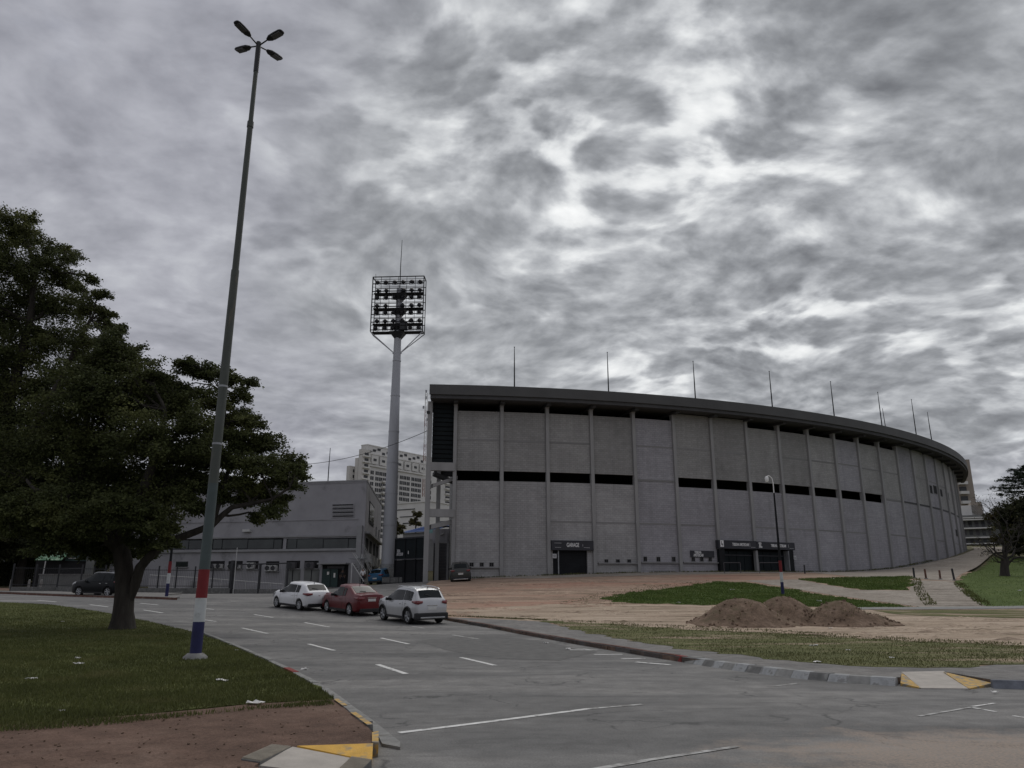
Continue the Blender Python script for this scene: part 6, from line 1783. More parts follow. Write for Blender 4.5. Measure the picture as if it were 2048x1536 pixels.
def scrap(u, v, sz, label, seed, off=KH + .012, mat='paper'):
    rg = random.Random(seed); x, y = gp(u, v, KH)
    sz *= .8; n = 5; mb = MB(); asp = rg.uniform(.45, .8)
    for j in range(n):
        for i in range(n):
            mb.v.append(((i / (n - 1) - .5) * sz + rg.uniform(-.1, .1) * sz, (j / (n - 1) - .5) * sz * asp + rg.uniform(-.1, .1) * sz, abs(rg.gauss(.08, .10)) * sz * .8))
    for j in range(n - 1):
        for i in range(n - 1):
            mb.f.append((j * n + i, j * n + i + 1, (j + 1) * n + i + 1, (j + 1) * n + i))
    o_ = mb.build('paper_scrap', MT[mat], None, False, (x, y, H(x, y) + off), rg.uniform(-.6, .6)); sf = o_.modifiers.new('thick', 'SOLIDIFY'); sf.thickness = .008
    tag(o_, label, 'litter', 'litter on the ground')
scraps = [(156, 1318, .16, 'white crumpled scrap on the left lawn, upper of the pair'), (157, 1329, .22, 'white crumpled scrap on the left lawn, lower of the pair'), (64, 1359, .2, 'white paper scrap on the left lawn nearest the left frame edge'),
          (124, 1423, .1, 'tiny pale scrap on the left lawn near the brown path'), (444, 1363, .24, 'white paper strip on the lawn below the tall street lamp'), (510, 1408, .26, 'white rolled paper at the lawn edge by the brown path'),
          (125, 1244, .16, 'pale scrap on the lawn left of the tree trunk'), (462, 1291, .12, 'white bit on the lawn edge right of the tall lamp, upper'), (473, 1301, .1, 'white bit on the lawn edge right of the tall lamp, lower'),
          (1466, 1203, .26, 'white litter on the grass patch left of the soil heap, lower'), (1464, 1180, .4, 'white litter on the grass patch, near its top'), (1639, 1203, .34, 'white litter on the grass patch right of the soil heap'), (1751, 1206, .3, 'pale litter on the tail of the grass patch'),
          (1628, 1292, .28, 'white litter on the verge below the soil heaps, left'), (1696, 1301, .14, 'white crumpled ball on the verge, upper'), (1784, 1317, .14, 'white crumpled ball on the verge near the asphalt walk'), (1635, 1326, .2, 'white strip at the verge edge on the asphalt walk'),
          (2040, 1182, .45, 'white litter on the right lawn at the frame edge'), (1658, 1245, .2, 'pale litter between the two soil heaps, upper'), (1660, 1257, .2, 'pale litter at the foot between the two soil heaps'), (1523, 1252, .14, 'pale stone at the foot of the large soil heap'),
          (1260, 1202, .2, 'pale litter at the left tip of the grass patch'), (1357, 1206, .26, 'yellowish litter on the lower edge of the grass patch'), (1665, 1158, .3, 'pale litter on the small grass strip by the wall'), (405, 1185, .25, 'pale litter on the driveway below the railing')]
for i, (u, v, s_, lab) in enumerate(scraps): scrap(u, v, s_, lab, 40 + i)
scrap(610, 1328, .2, 'white flattened scrap on the asphalt between two lane dashes', 90, .008); scrap(1092, 1279, .2, 'white scrap in the gutter under the brown kerb', 91, .01); scrap(1987, 1372, .12, 'pale pebble-like scrap by the right yellow flare', 92, .02)
scrap(1136, 1291, .16, 'white scrap beside the painted kerb hatching', 93, .01)

# ------------------------------------------------------------------ kiosk with green awning under the trees
kp = at(120, 1150, 76)
kk = empty('kiosk', (kp.x, kp.y, H(kp.x, kp.y) - .1), R(10), label='dark kiosk with a striped green awning under the trees at left', cat='kiosk')
MT['awning'] = M('green_awning', (0.075, 0.165, 0.095), .7, .25, 2, spots=(3.0, .5, .62, (0.25, 0.36, 0.25)))
MB().box((0, 1.2, 1.5), (4.6, 2.4, 3.6)).build('wall', MT['black_void'], kk)
MB().hexa([(-1.9, -1.3, 2.75), (.4, -1.3, 2.75), (1.0, .0, 3.9), (-1.3, .0, 3.9)], [(-1.9, -1.3, 2.8), (.4, -1.3, 2.8), (1.0, .0, 3.95), (-1.3, .0, 3.95)]).build('awning', MT['awning'], kk)
MB().box((1.5, -.1, 3.2), (2.4, .12, .9)).build('fascia', MT['green_door'], kk); MB().box((1.6, -.2, 3.0), (2.0, .06, .06)).build('light_strip', MT['ac'], kk)
MB().box((2.6, -.2, 1.6), (.6, .5, 3.9)).build('pillar', MT['gb_door'], kk)
MB().tube([(-1.1, -1.2, 0), (-1.0, -1.2, 2.7)], .05, 6).build('awning_post', MT['ac'], kk)
MB().box((0.3, -.05, .7), (4.2, .1, 1.4)).build('counter', MT['kerb_dark'], kk)
wp_ = at(176, 1160, 74); w2 = empty('garden_wall', (wp_.x, wp_.y, H(wp_.x, wp_.y) - .1), 0, label='low dim brick wall behind the black car under the trees', cat='wall')
MB().box((0, 0, .75), (9, .25, 1.5)).build('wall', MT['gb_door'], w2); MB().box((0, 0, 1.55), (9.2, .35, .1)).build('coping', MT['kerb_dark'], w2)
sg = at(193, 1115, 74); s_ = empty('small_sign', (sg.x, sg.y, H(sg.x, sg.y)), 0, label='small white plate on a post under the trees', cat='sign')
MB().tube([(0, 0, -.1), (0, 0, sg.z - s_.location.z)], .03, 6).build('post', MT['lamp_dark'], s_); MB().box((0, -.05, sg.z - s_.location.z), (.3, .03, .5)).build('panel', MT['ac'], s_)
for u in (24, 60, 84):
    q = gp(u - 4, 1181, 0); root = empty('bollard', (q[0], q[1], H(*q) + KH), 0, label={24: 'pale stub post under the left trees, leftmost', 60: 'pale stub post under the left trees, middle', 84: 'pale stub post under the left trees, rightmost by the kiosk'}[u], cat='bollard', group='stub posts under the left trees')
    MB().tube([(0, 0, -.1), (0, 0, .8)], [.12, .1], 10).build('post', MT['kerb_grey'], root, True); MB().tube([(0, 0, .8), (0, 0, .86)], [.11, .05], 10).build('cap', MT['kerb_grey'], root, True)
# ------------------------------------------------------------------ trees
def leaf_cloud(cent, dirs, sizes, rg, asp=.5):
    """small pointed leaves as quads; cent (n,3), dirs (n,3) long axis"""
    n = len(cent)
    d = dirs / np.linalg.norm(dirs, axis=1, keepdims=True)
    r = rg.normal(size=(n, 3)); r[:, 2] *= .6
    s = np.cross(d, r); s /= np.linalg.norm(s, axis=1, keepdims=True) + 1e-9
    L = sizes[:, None]; Wd = L * asp
    v = np.empty((n, 4, 3)); v[:, 0] = cent - d * L * .5; v[:, 1] = cent + s * Wd * .5; v[:, 2] = cent + d * L * .5; v[:, 3] = cent - s * Wd * .5
    return v.reshape(-1, 3)
def mesh_quads(name, v, mat):
    n = len(v) // 4
    me = bpy.data.meshes.new(name); me.vertices.add(len(v)); me.vertices.foreach_set('co', v.astype(np.float32).ravel())
    me.loops.add(n * 4); me.loops.foreach_set('vertex_index', np.arange(n * 4, dtype=np.int32))
    me.polygons.add(n); me.polygons.foreach_set('loop_start', np.arange(0, n * 4, 4, dtype=np.int32))
    try: me.polygons.foreach_set('loop_total', np.full(n, 4, dtype=np.int32))
    except Exception: pass
    me.materials.append(mat); me.update(calc_edges=True); me.validate()
    return me
def curve_pts(a, b, n, sag, rg, wob=.1):
    a, b = np.array(a, float), np.array(b, float); L = np.linalg.norm(b - a)
    out_ = []
    ph = rg.uniform(0, 6.28, 3)
    for i in range(n + 1):
        t = i / n; p = a + (b - a) * t; p[2] += sag * L * math.sin(math.pi * t)
        p += np.array([math.sin(5 * t + ph[0]), math.sin(6 * t + ph[1]), math.sin(5.5 * t + ph[2])]) * wob * L * .12 * math.sin(math.pi * t)
        out_.append(p)
    return out_
def make_tree(name, label, base, trunk, limbs, clumps, leafmat, barkmat, seed, leaf=.10, dens=1.0, twigs=40, droop=.25, cat='tree', group=None, flat=.86):
    """trunk: list of (point, radius); limbs: list of lists of (point, radius); clumps: (centre, radius)"""
    rg = np.random.default_rng(seed)
    root = empty(name, base, 0, label=label, cat=cat, group=group)
    B = np.array(base)
    tm = MB(); tm.tube([tuple(np.array(p) - B) for p, r in trunk], [r for p, r in trunk], 16)
    # roots flare and knots are part of the trunk's surface
    v = np.array(tm.v); ang = np.arctan2(v[:, 1], v[:, 0]); k = 1 + .06 * np.sin(ang * 5 + v[:, 2] * 1.3) + .04 * np.sin(ang * 9 - v[:, 2] * 3)
    zc = np.clip(1 - v[:, 2] / .7, 0, 1)
    v[:, :2] *= (1 + (k - 1) * (.4 + zc))[:, None]
    tm.v = [tuple(q) for q in v]
    tm.build('trunk', barkmat, root, True)
    nodes = [np.array(p) for l_ in limbs for p, r in l_] + [np.array(p) for p, r in trunk[-1:]]
    rads = [r for l_ in limbs for p, r in l_] + [trunk[-1][1]]
    for l_ in limbs:
        MB().tube([tuple(np.array(p) - B) for p, r in l_], [r for p, r in l_], 10).build('limb', barkmat, root, True)
    br = MB(); leaves = []
    for c, r in clumps:
        c = np.array(c)
        dd = [np.linalg.norm(q - c) + max(0, q[2] - c[2]) * .6 for q in nodes]
        i = int(np.argmin(dd)); a = nodes[i]
        pts = curve_pts(a, c, 5, .07, rg, .6)
        r0 = min(rads[i] * .6, .045 + r * .035)
        br.tube([tuple(p - B) for p in pts], list(np.linspace(r0, .025, 6)), 6, False)
        nt = max(8, int(twigs * (r / 1.4) ** 1.6))
        for t in range(nt):
            u = rg.normal(size=3); u /= np.linalg.norm(u)
            if u[2] < -.35: u[2] *= .4
            tip = c + u * r * rg.uniform(.55, 1.28) * np.array([1, 1, flat])
            tip[2] -= droop * r * rg.uniform(0, .5)
            st = pts[rg.integers(3, 6)]
            tw = curve_pts(st, tip, 4, .10, rg, .8)
            br.tube([tuple(p - B) for p in tw], [.022, .016, .012, .009, .005], 3, False)
            m = int(dens * 95 * rg.uniform(.6, 1.3))
            tt = np.sqrt(rg.uniform(.12, 1, m)); tw_ = np.array(tw); idx = np.clip((tt * 4).astype(int), 0, 3); fr = tt * 4 - idx
            pp = tw_[idx] * (1 - fr[:, None]) + tw_[idx + 1] * fr[:, None]
            sp = .07 + .12 * r * .6
            off = rg.normal(size=(m, 3)) * sp * np.array([1, 1, .55]); off[:, 2] -= .03
            dr = rg.normal(size=(m, 3)) * np.array([1, 1, .45]) + (tw_[4] - tw_[2]) / (np.linalg.norm(tw_[4] - tw_[2]) + 1e-6) * .8 + np.array([0, 0, -droop])
            leaves.append(leaf_cloud(pp + off - B, dr, leaf * rg.uniform(.6, 1.35, m), rg))
    br.build('branches', barkmat, root)['kind'] = 'stuff'
    o_ = link('crown', mesh_quads('crown', np.concatenate(leaves), leafmat), root)
    return root
def W3(u, v, Y): return tuple(at(u, v, Y))
def clump(u, v, rp, Y): return (W3(u, v, Y), rp * Y / FPX)

# the big tree with the forked trunk
YT = 31.0
tb = gp(243, 1258, KH); zt0 = H(*tb) + KH
Tt = lambda u, v, dy=0: W3(u, v, tb[1] + dy)
trunk = [((tb[0], tb[1], zt0 - .15), .56), ((tb[0], tb[1], zt0 + .10), .44), ((tb[0], tb[1], zt0 + .4), .385), (Tt(246, 1225), .355), (Tt(250, 1180), .335), (Tt(249, 1150), .32), (Tt(246, 1118), .31), (Tt(240, 1085), .27)]
limbs = [[(Tt(255, 1203), .20), (Tt(270, 1170, -.1), .19), (Tt(280, 1135, -.2), .185), (Tt(300, 1112, -.3), .16), (Tt(325, 1090, -.3), .17), (Tt(358, 1076, -.2), .145), (Tt(395, 1062, -.2), .13), (Tt(425, 1050, -.2), .12), (Tt(445, 1030, 0), .11), (Tt(465, 1014, 0), .10), (Tt(500, 1008, .2), .085), (Tt(545, 998, .2), .06), (Tt(580, 975, .3), .04)],
         [(Tt(425, 1050, -.2), .09), (Tt(445, 985, .5), .09), (Tt(462, 920, .8), .075), (Tt(455, 850, 1), .06), (Tt(440, 780, 1), .04)],
         [(Tt(240, 1085), .34), (Tt(222, 1040, .5), .28), (Tt(200, 980, 1), .22), (Tt(180, 900, 1.4), .16), (Tt(170, 820, 1.6), .10)],
         [(Tt(240, 1085), .30), (Tt(262, 1040, -.5), .24), (Tt(290, 970, -1), .18), (Tt(320, 890, -1), .13), (Tt(330, 820, -1), .08)],
         [(Tt(236, 1095), .26), (Tt(190, 1050, -1), .2), (Tt(130, 1010, -1.5), .15), (Tt(70, 980, -1.8), .10)]]
rg0 = np.random.default_rng(3)
cl = []
for (u, v, r) in [(150, 800, 85), (225, 795, 75), (290, 800, 75), (350, 815, 60), (395, 845, 50), (120, 880, 95), (210, 880, 95), (300, 890, 90), (375, 910, 60), (410, 900, 35), (160, 975, 85), (250, 980, 85), (330, 985, 70), (390, 970, 45), (90, 985, 80),
                  (330, 1050, 42), (385, 1010, 36), (215, 1050, 60), (120, 1060, 55), (60, 1050, 60), (280, 1045, 50), (300, 770, 45), (180, 745, 55), (240, 735, 45), (190, 940, 70), (340, 940, 50), (30, 960, 70), (150, 1090, 44), (95, 1095, 40), (215, 1092, 36), (290, 1082, 36), (335, 1088, 24), (180, 1110, 26), (265, 1105, 22), (225, 690, 42), (262, 718, 40), (300, 745, 38), (335, 775, 36), (235, 660, 22), (200, 715, 45), (365, 790, 30), (225, 1118, 26), (300, 1105, 22)]:
    cl.append(clump(u, v, r, tb[1] + rg0.uniform(-2.0, 2.2)))
for (u, v, r) in [(60, 1015, 62), (120, 1030, 62), (170, 1055, 50), (20, 1040, 60), (225, 1010, 50), (285, 1020, 40)]:
    cl.append(clump(u, v, r, tb[1] - 2.3 + rg0.uniform(-.4, .4)))
for (u, v, r) in [(385, 738, 30), (415, 745, 30), (455, 755, 32), (480, 790, 28), (430, 800, 38), (470, 835, 42), (505, 845, 30), (440, 860, 42), (495, 885, 48), (535, 890, 36), (460, 920, 40), (515, 935, 46), (560, 930, 38), (590, 925, 26), (570, 965, 34), (530, 985, 38), (485, 970, 36),
                  (595, 950, 20), (540, 1022, 26), (515, 1040, 18), (455, 965, 30), (415, 920, 36), (420, 965, 32), (500, 1000, 30), (560, 1005, 22), (600, 935, 18), (445, 1000, 24), (360, 720, 18), (505, 765, 16)]:
    cl.append(clump(u, v, r, tb[1] + .6 + rg0.uniform(-1.0, 1.4)))
make_tree('tipa_tree', 'big dark spreading tree with a thick forked trunk on the left lawn', (tb[0], tb[1], zt0), trunk, limbs, cl, MT['leaf'], MT['bark'], 21, leaf=.112, dens=1.35, twigs=68, group='large trees')
# tall neighbour whose trunk stands outside the picture
nb = (-22.5, 31.5); nz = H(*nb) + KH
N3 = lambda u, v, dy=0: W3(u, v, nb[1] + dy)
trunk = [((nb[0], nb[1], nz - .15), .62), ((nb[0], nb[1], nz + .2), .5), ((nb[0] + .1, nb[1], nz + 2.0), .44), ((nb[0] + .3, nb[1], nz + 3.6), .40)]
limbs = [[((nb[0] + .3, nb[1], nz + 3.6), .32), (N3(-10, 900), .25), (N3(30, 760), .2), (N3(60, 640), .14), (N3(70, 540), .09), (N3(50, 460), .05)],
         [((nb[0] + .3, nb[1], nz + 3.4), .28), (N3(20, 940, -1), .2), (N3(90, 820, -1), .15), (N3(140, 720, -1), .10), (N3(180, 640, -1), .06)]]
cl = []
for (u, v, r) in [(20, 455, 48), (60, 480, 42), (-30, 500, 70), (25, 540, 70), (95, 530, 50), (130, 560, 42), (60, 610, 75), (130, 620, 55), (175, 610, 38), (-20, 640, 90), (110, 690, 70), (175, 680, 48), (205, 650, 24), (190, 720, 42), (40, 710, 85), (110, 770, 75), (-20, 780, 95), (50, 830, 90), (-30, 900, 95), (30, 920, 85), (90, 880, 70),
                  (205, 590, 16), (165, 575, 20), (100, 495, 22), (215, 690, 20), (-10, 1000, 80), (30, 1030, 60), (-40, 430, 40), (150, 520, 22), (190, 560, 18), (215, 625, 22), (225, 655, 18), (130, 500, 16), (60, 440, 22), (-60, 600, 80), (-80, 760, 100)]:
    cl.append(clump(u, v, r, nb[1] + rg0.uniform(-2.0, 2.0)))
make_tree('tipa_tree', 'taller dark tree at the left frame edge behind the forked tree', (nb[0], nb[1], nz), trunk, limbs, cl, MT['leaf'], MT['bark'], 22, leaf=.105, dens=1.2, twigs=60, group='large trees')
# trees beyond the railing
for i, (u, Y, rr, lab) in enumerate(((40, 84, 1.0, 'dim broad tree beyond the railing behind the kiosk, left'), (190, 88, 1.0, 'dim broad tree beyond the railing behind the forked trunk'), (-90, 80, 1.1, 'dim broad tree beyond the railing at the left frame edge'), (-10, 100, 1, 'dim broad tree farther behind the kiosk at the left frame edge'), (110, 104, 1, 'dim broad tree farther back between the kiosk and the forked trunk'), (270, 98, 1, 'dim broad tree over the left end of the grey building'))):
    p = at(u, 1150, Y); z = H(p.x, p.y)
    trunk = [((p.x, p.y, z - .2), .5), ((p.x, p.y, z + 2), .4), ((p.x + .2, p.y, z + 4), .34)]
    limbs = [[((p.x + .2, p.y, z + 4), .3), ((p.x + 1, p.y, z + 7), .2), ((p.x + .8, p.y, z + 10), .1)], [((p.x + .2, p.y, z + 3.8), .26), ((p.x - 2, p.y, z + 6.5), .16), ((p.x - 3, p.y, z + 9), .08)]]
    cl = [((p.x + rg0.uniform(-5, 5), p.y + rg0.uniform(-3, 3), z + rg0.uniform(1.2 if i in (0, 2, 3) else 2.4, 11)), rg0.uniform(1.5, 2.5)) for _ in range(30)]
    make_tree('broad_tree', lab, (p.x, p.y, z), trunk, limbs, cl, MT['leaf_far'], MT['bark'], 30 + i, leaf=.24, dens=.55, twigs=26, group='trees beyond the railing')
# clipped dark hedge closing the view under those trees
hp, hq = at(-90, 1150, 86), at(210, 1150, 86)
hz = min(H(hp.x, hp.y), H(hq.x, hq.y)) - .2
hg = empty('hedge', (hp.x, hp.y, hz), 0, label='dark unclipped hedge behind the kiosk and railing at left', cat='hedge')
rgh = np.random.default_rng(8); nh = 26000; Lh = hq.x - hp.x
hx_ = rgh.uniform(0, Lh, nh); top_ = 3.0 + .5 * np.sin(hx_ * .9) + .35 * np.sin(hx_ * 2.3 + 1)
link('crown', mesh_quads('crown', leaf_cloud(np.stack([hx_, rgh.normal(0, .55, nh), top_ * rgh.uniform(0, 1, nh) ** .8], 1), rgh.normal(size=(nh, 3)), rgh.uniform(.18, .34, nh), rgh), MT['leaf_far']), hg)
hm = MB()
for i in range(22): hm.tube([(Lh * (i + .5) / 22, 0, -.1), (Lh * (i + .5) / 22 + .2, .1, 2.4)], [.07, .03], 5)
o_ = hm.build('stems', MT['bark'], hg); o_['kind'] = 'stuff'
# small trees by the gate, over the black sheet
for (u, v, Y, r, lab, s) in ((794, 1052, 112, 1.25, 'olive tree right behind the floodlight mast and the black gate', 41), (832, 1037, 128, 1.15, 'small leaning tree before the white building', 42)):
    p = at(u, v, Y); z = H(p.x, p.y)
    trunk = [((p.x, p.y, z - .2), .2), ((p.x, p.y, z + (p.z - z) * .5), .15), ((p.x, p.y, p.z - .6), .10)]
    cl = [((p.x + rg0.uniform(-.7, .7) * r, p.y + rg0.uniform(-1, 1), p.z + rg0.uniform(-1.0, .75) * r), r * .42) for _ in range(12)]
    make_tree('small_tree', lab, (p.x, p.y, z), trunk, [[((p.x, p.y, p.z - .6), .1), ((p.x, p.y, p.z + r * .4), .05)]], cl, MT['leaf_olive'], MT['bark'], s, leaf=.2, dens=.5, twigs=40, group='trees behind the gate')

# right edge: bare tree, dark bush mass, conifer
rt = gp(2010, 1152, KH); rz_ = H(*rt) + KH
rg = np.random.default_rng(5)
root = empty('bare_tree', (rt[0], rt[1], rz_), 0, label='nearly leafless dark tree on the right lawn at the frame edge', cat='tree')
B = np.array((rt[0], rt[1], rz_)); RT = lambda u, v, dy=0: np.array(W3(u, v, rt[1] + dy)) - B
tm = MB(); tm.tube([(0, 0, -.2), (0, 0, .1), tuple(RT(2009, 1135)), tuple(RT(2010, 1118))], [.5, .38, .32, .30], 12); tm.build('trunk', MT['bark_grey'], root, True)
tips = []
ends = [((1998, 1060), 0), ((1975, 1075), .6), ((2030, 1055), -.5), ((2046, 1090), .4), ((1990, 1010), -.3), ((2015, 1020), .5), ((1965, 1095), -.6), ((2050, 1040), .2), ((2065, 1110), 0), ((1985, 1120), .3)]
bk = MB()
def grow(a, b, r, lev):
    pts = curve_pts(a, b, 5, .08, rg, 1.0)
    bk.tube([tuple(p) for p in pts], list(np.linspace(r, r * .4, 6)), 6 if lev < 2 else 4, False)
    if lev >= 4:
        tips.append(pts[-1]); return
    L = np.linalg.norm(np.array(b) - np.array(a))
    for t in ((.45, .65, .85, 1.0) if lev > 0 else (.4, .6, .8, 1.0)):
        if rg.random() < .22: continue
        p = pts[int(t * 5)]; d = (pts[5] - pts[2]) / (np.linalg.norm(pts[5] - pts[2]) + 1e-6) + rg.normal(size=3) * .62; d[2] += .12; d /= np.linalg.norm(d)
        grow(p, p + d * L * rg.uniform(.42, .68), r * .42, lev + 1)
for (uv, dy) in ends:
    st = RT(2010, 1120 if uv[1] < 1100 else 1130); lb = RT(uv[0], uv[1], dy)
    grow(st, st + (lb - st) * .70, .12, 1)
bk.build('branches', MT['bark_grey'], root)
tips = np.array(tips); sel = tips[rg.random(len(tips)) < .30]
pp = np.repeat(sel, 5, 0) + rg.normal(size=(len(sel) * 5, 3)) * .16
link('crown', mesh_quads('crown', leaf_cloud(pp, rg.normal(size=pp.shape), rg.uniform(.08, .18, len(pp)), rg), MT['leaf_olive']), root)
# bush mass behind it
for i, (u, v, Y, r, lab) in enumerate(((2030, 1062, 118, 3.8, 'dark rounded tree behind the bare tree, left of the conifer'), (2062, 1060, 100, 4.6, 'dark rounded tree at the right frame edge under the conifer'))):
    p = at(u, v, Y); z = H(p.x, p.y)
    trunk = [((p.x, p.y, z - .3), .4), ((p.x, p.y, z + 1.5), .3), ((p.x, p.y, z + 3), .25)]
    cl = [((p.x + rg0.uniform(-.8, .8) * r, p.y + rg0.uniform(-2, 2), z + 1 + rg0.uniform(0, 1) * (p.z + r * .55 - z)), r * .34) for _ in range(24)]
    make_tree('round_tree', lab, (p.x, p.y, z), trunk, [[((p.x, p.y, z + 3), .2), ((p.x, p.y, p.z), .1)]], cl, MT['leaf_far'] if i else MT['leaf_olive'], MT['bark'], 50 + i, leaf=.26, dens=.5, twigs=30, group='trees at right')
# conifer with layered boughs
cp = gp(2085, 1135, KH); cz = H(*cp) + KH
root = empty('conifer_tree', (cp[0], cp[1], cz), 0, label='dark layered conifer reaching in at the right frame edge', cat='tree')
B = np.array((cp[0], cp[1], cz)); hC = at(2085, 935, cp[1]).z - cz
MB().tube([(0, 0, -.2), (0, 0, hC * .5), (0, 0, hC)], [.4, .28, .05], 12).build('trunk', MT['bark'], root, True)
bk = MB(); lv = []
for i in range(34):
    z = hC * (.70 + .30 * i / 34) ; a = i * 2.4 + rg.uniform(-.4, .4); L = (hC - z) * 1.1 + 1.3; L = min(L, 4.0) * rg.uniform(.75, 1.1)
    e = np.array((math.cos(a) * L, math.sin(a) * L, z + .1 * L)); pts = curve_pts((0, 0, z), e, 6, .05, rg, .3)
    bk.tube([tuple(p) for p in pts], list(np.linspace(.06, .015, 7)), 5, False)
    for t in range(26):
        k = rg.uniform(.25, 1); p = np.array((0, 0, z)) * (1 - k) + e * k; q = p + np.array((rg.normal() * .5, rg.normal() * .5, rg.normal() * .14)) * (.6 + .5 * (1 - k))
        m = 16; f = rg.uniform(0, 1, (m, 1)); c = p * (1 - f) + q * f + rg.normal(size=(m, 3)) * .07
        lv.append(leaf_cloud(c, (q - p) + rg.normal(size=(m, 3)) * .35, rg.uniform(.16, .3, m), rg, .22))
bk.build('boughs', MT['bark'], root)
link('crown', mesh_quads('crown', np.concatenate(lv), MT['leaf_conifer']), root)

# ------------------------------------------------------------------ grass
def in_poly(x, y, poly):
    P = np.array(poly); ins = np.zeros(len(x), bool); j = len(P) - 1
    for i in range(len(P)):
        c = ((P[i, 1] > y) != (P[j, 1] > y)) & (x < (P[j, 0] - P[i, 0]) * (y - P[i, 1]) / (P[j, 1] - P[i, 1] + 1e-12) + P[i, 0]); ins ^= c; j = i
    return ins
def grass(name, poly, n, hgt, wid, mat, off, seed, near=None, clumpy=.6):
    rg = np.random.default_rng(seed); P = np.array(poly)
    lo, hi = P.min(0), P.max(0)
    X = []; 
    while sum(map(len, X)) < n:
        q = rg.uniform(lo, hi, (n * 2, 2))
        if near is not None:
            dist = np.hypot(q[:, 0], q[:, 1]); q = q[rg.random(len(q)) < np.clip((near / dist) ** 1.6, 0, 1)]
        d = np.sin(q[:, 0] * 1.7 + np.sin(q[:, 1] * 1.1) * 2) * np.sin(q[:, 1] * 1.9 + np.sin(q[:, 0] * .7) * 2)
        q = q[rg.random(len(q)) < 1 - clumpy * (.5 - .5 * d)]
        X.append(q[in_poly(q[:, 0], q[:, 1], poly)])
    q = np.concatenate(X)[:n]
    z = Hn(q[:, 0], q[:, 1]) + off
    a = rg.uniform(0, 6.28, n); h = hgt * rg.uniform(.4, 1.3, n)
    dx = np.stack([np.cos(a), np.sin(a), np.zeros(n)], 1) * wid * .5
    c = np.stack([q[:, 0], q[:, 1], z], 1); l_ = np.stack([rg.normal(0, .4, n) * h, rg.normal(0, .4, n) * h, h], 1)
    v = np.empty((n, 3, 3)); v[:, 0] = c - dx; v[:, 1] = c + dx; v[:, 2] = c + l_
    me = bpy.data.meshes.new(name); me.vertices.add(n * 3); me.vertices.foreach_set('co', v.astype(np.float32).ravel())
    me.loops.add(n * 3); me.loops.foreach_set('vertex_index', np.arange(n * 3, dtype=np.int32)); me.polygons.add(n); me.polygons.foreach_set('loop_start', np.arange(0, n * 3, 3, dtype=np.int32))
    try: me.polygons.foreach_set('loop_total', np.full(n, 3, dtype=np.int32))
    except Exception: pass
    me.materials.append(mat); me.update(calc_edges=True); me.validate()
    o_ = link(name, me); o_['kind'] = 'stuff'
    return o_
grass('grass', lawn_pts, 150000, .055, .016, MT['blade'], KH, 1, near=11)
grass('grass', verge_poly, 13000, .045, .02, MT['blade_dry'], KH + .008, 2, near=16, clumpy=.9)
grass('grass', patch1, 30000, .09, .05, MT['blade_green'], KH + .01, 3)
grass('grass', patch2, 9000, .10, .06, MT['blade_green'], KH + .01, 4)
grass('grass', lawnR, 30000, .07, .03, MT['blade_green'], KH + .01, 5, near=60)

# crumbs of earth, twigs and dead leaves on the beaten path
rg = np.random.default_rng(77)
pb = px([(0, 1452), (300, 1430), (660, 1404), (735, 1465), (590, 1488), (490, 1515), (500, 1560), (0, 1600)], KH)
P = np.array(pb); q = rg.uniform(P.min(0), P.max(0), (2600, 2)); q = q[in_poly(q[:, 0], q[:, 1], pb)][:170]
mb = MB()
for x, y in q:
    s_ = rg.uniform(.006, .018); z = H(x, y) + KH + s_ * .15
    mb.box((x, y, z), (s_ * rg.uniform(1, 2.4), s_, s_ * .6), rg.uniform(0, 3), rg.uniform(-.4, .4), rg.uniform(-.4, .4))
o_ = mb.build('crumbs', MT['mound']); o_['kind'] = 'stuff'

# weeds in the joints: edges of the brick ramp and foot of the wall
def strip(pts, wd):
    a = np.array(pts); return [tuple(p) for p in a] + [tuple(p + np.array((wd, wd * .3))) for p in a[::-1]]
grass('grass', strip(px([(1822, 1160), (1828, 1180), (1836, 1195), (1850, 1211)], KH), .9), 420, .16, .07, MT['blade'], KH, 11, clumpy=.99)
grass('grass', strip(px([(1905, 1166), (1918, 1180), (1938, 1196), (1962, 1212)], KH), .9), 520, .16, .07, MT['blade'], KH, 12, clumpy=.99)
grass('grass', [circ(t, 100.9)[:2] for t in np.arange(5, 44, 2.0)] + [circ(t, 100.15)[:2] for t in np.arange(43, 4, -2.0)], 3000, .16, .06, MT['blade_dry'], KH, 13, clumpy=.99)
grass('grass', strip(px([(884, 1232), (960, 1235), (1085, 1241)], KH), .35), 1300, .07, .03, MT['blade_dry'], KH, 14, clumpy=.95)
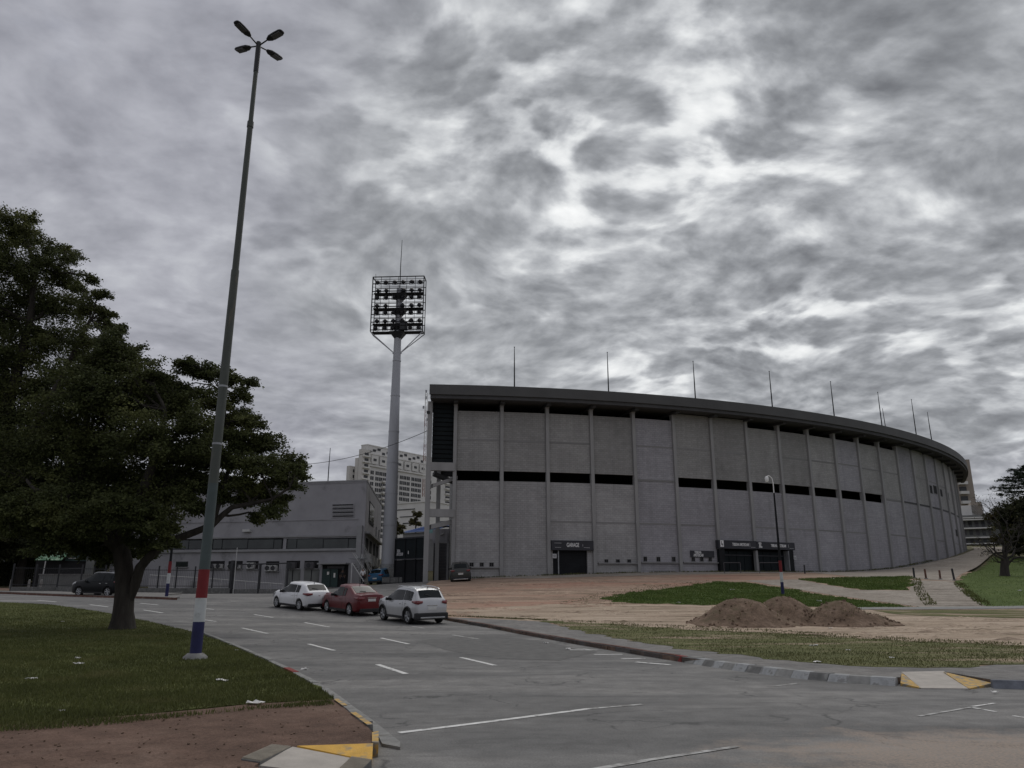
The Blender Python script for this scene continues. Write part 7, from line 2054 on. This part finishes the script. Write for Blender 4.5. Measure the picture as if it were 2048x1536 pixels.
# thin grass straying from the patches into the bare ground
grass('grass', px([(1120, 1205), (1200, 1185), (1300, 1172), (1420, 1160), (1330, 1190), (1240, 1210)], KH), 1300, .07, .04, MT['blade_dry'], KH, 15, clumpy=.97)
grass('grass', px([(1085, 1238), (1300, 1248), (1550, 1260), (1850, 1278), (2048, 1286), (2048, 1296), (1700, 1280), (1300, 1262)], KH), 3500, .06, .03, MT['blade_dry'], KH, 16, clumpy=.97)
grass('grass', px([(300, 1432), (660, 1402), (668, 1410), (500, 1420), (200, 1452), (0, 1464), (0, 1448)], KH), 2600, .05, .015, MT['blade'], KH, 17, clumpy=.95)

# churned lumps and ruts in the bare ground
rg = np.random.default_rng(31)
for pb, n_, seed_ in ((px([(890, 1190), (1000, 1162), (1440, 1160), (1300, 1180), (1200, 1200), (1240, 1212), (900, 1228)], KH), 420, 1), (px([(960, 1236), (1250, 1210), (1400, 1216), (1800, 1228), (2048, 1240), (2048, 1288), (1500, 1266), (1100, 1243)], KH), 420, 2)):
    P = np.array(pb); q = rg.uniform(P.min(0), P.max(0), (9000, 2)); q = q[in_poly(q[:, 0], q[:, 1], pb)]
    d = np.sin(q[:, 0] * .5 + 1.3 * np.sin(q[:, 1] * .6)) * np.sin(q[:, 1] * .9 + np.sin(q[:, 0] * .35) * 2)
    q = q[rg.random(len(q)) < (.5 + .5 * d) ** 2][:n_]
    mb = MB()
    for x, y in q:
        s_ = rg.uniform(.05, .16); z = H(x, y) + KH
        k = 7; an = rg.uniform(-.35, .35); L = s_ * rg.uniform(1.2, 5.0)
        ring_ = []
        for i in range(k):
            t = 2 * math.pi * i / k; rr = rg.uniform(.7, 1.2)
            dx, dy = math.cos(t) * L * rr, math.sin(t) * s_ * rr
            ring_.append((x + dx * math.cos(an) - dy * math.sin(an), y + dx * math.sin(an) + dy * math.cos(an)))
        n0 = len(mb.v)
        mb.v += [(a, b, z - .02) for a, b in ring_] + [(x, y, z + s_ * rg.uniform(.25, .6))]
        mb.f += [(n0 + i, n0 + (i + 1) % k, n0 + k) for i in range(k)]
    o_ = mb.build('earth_lumps', MT['dirt' if seed_ == 1 else 'sand'], None, True); o_['kind'] = 'stuff'
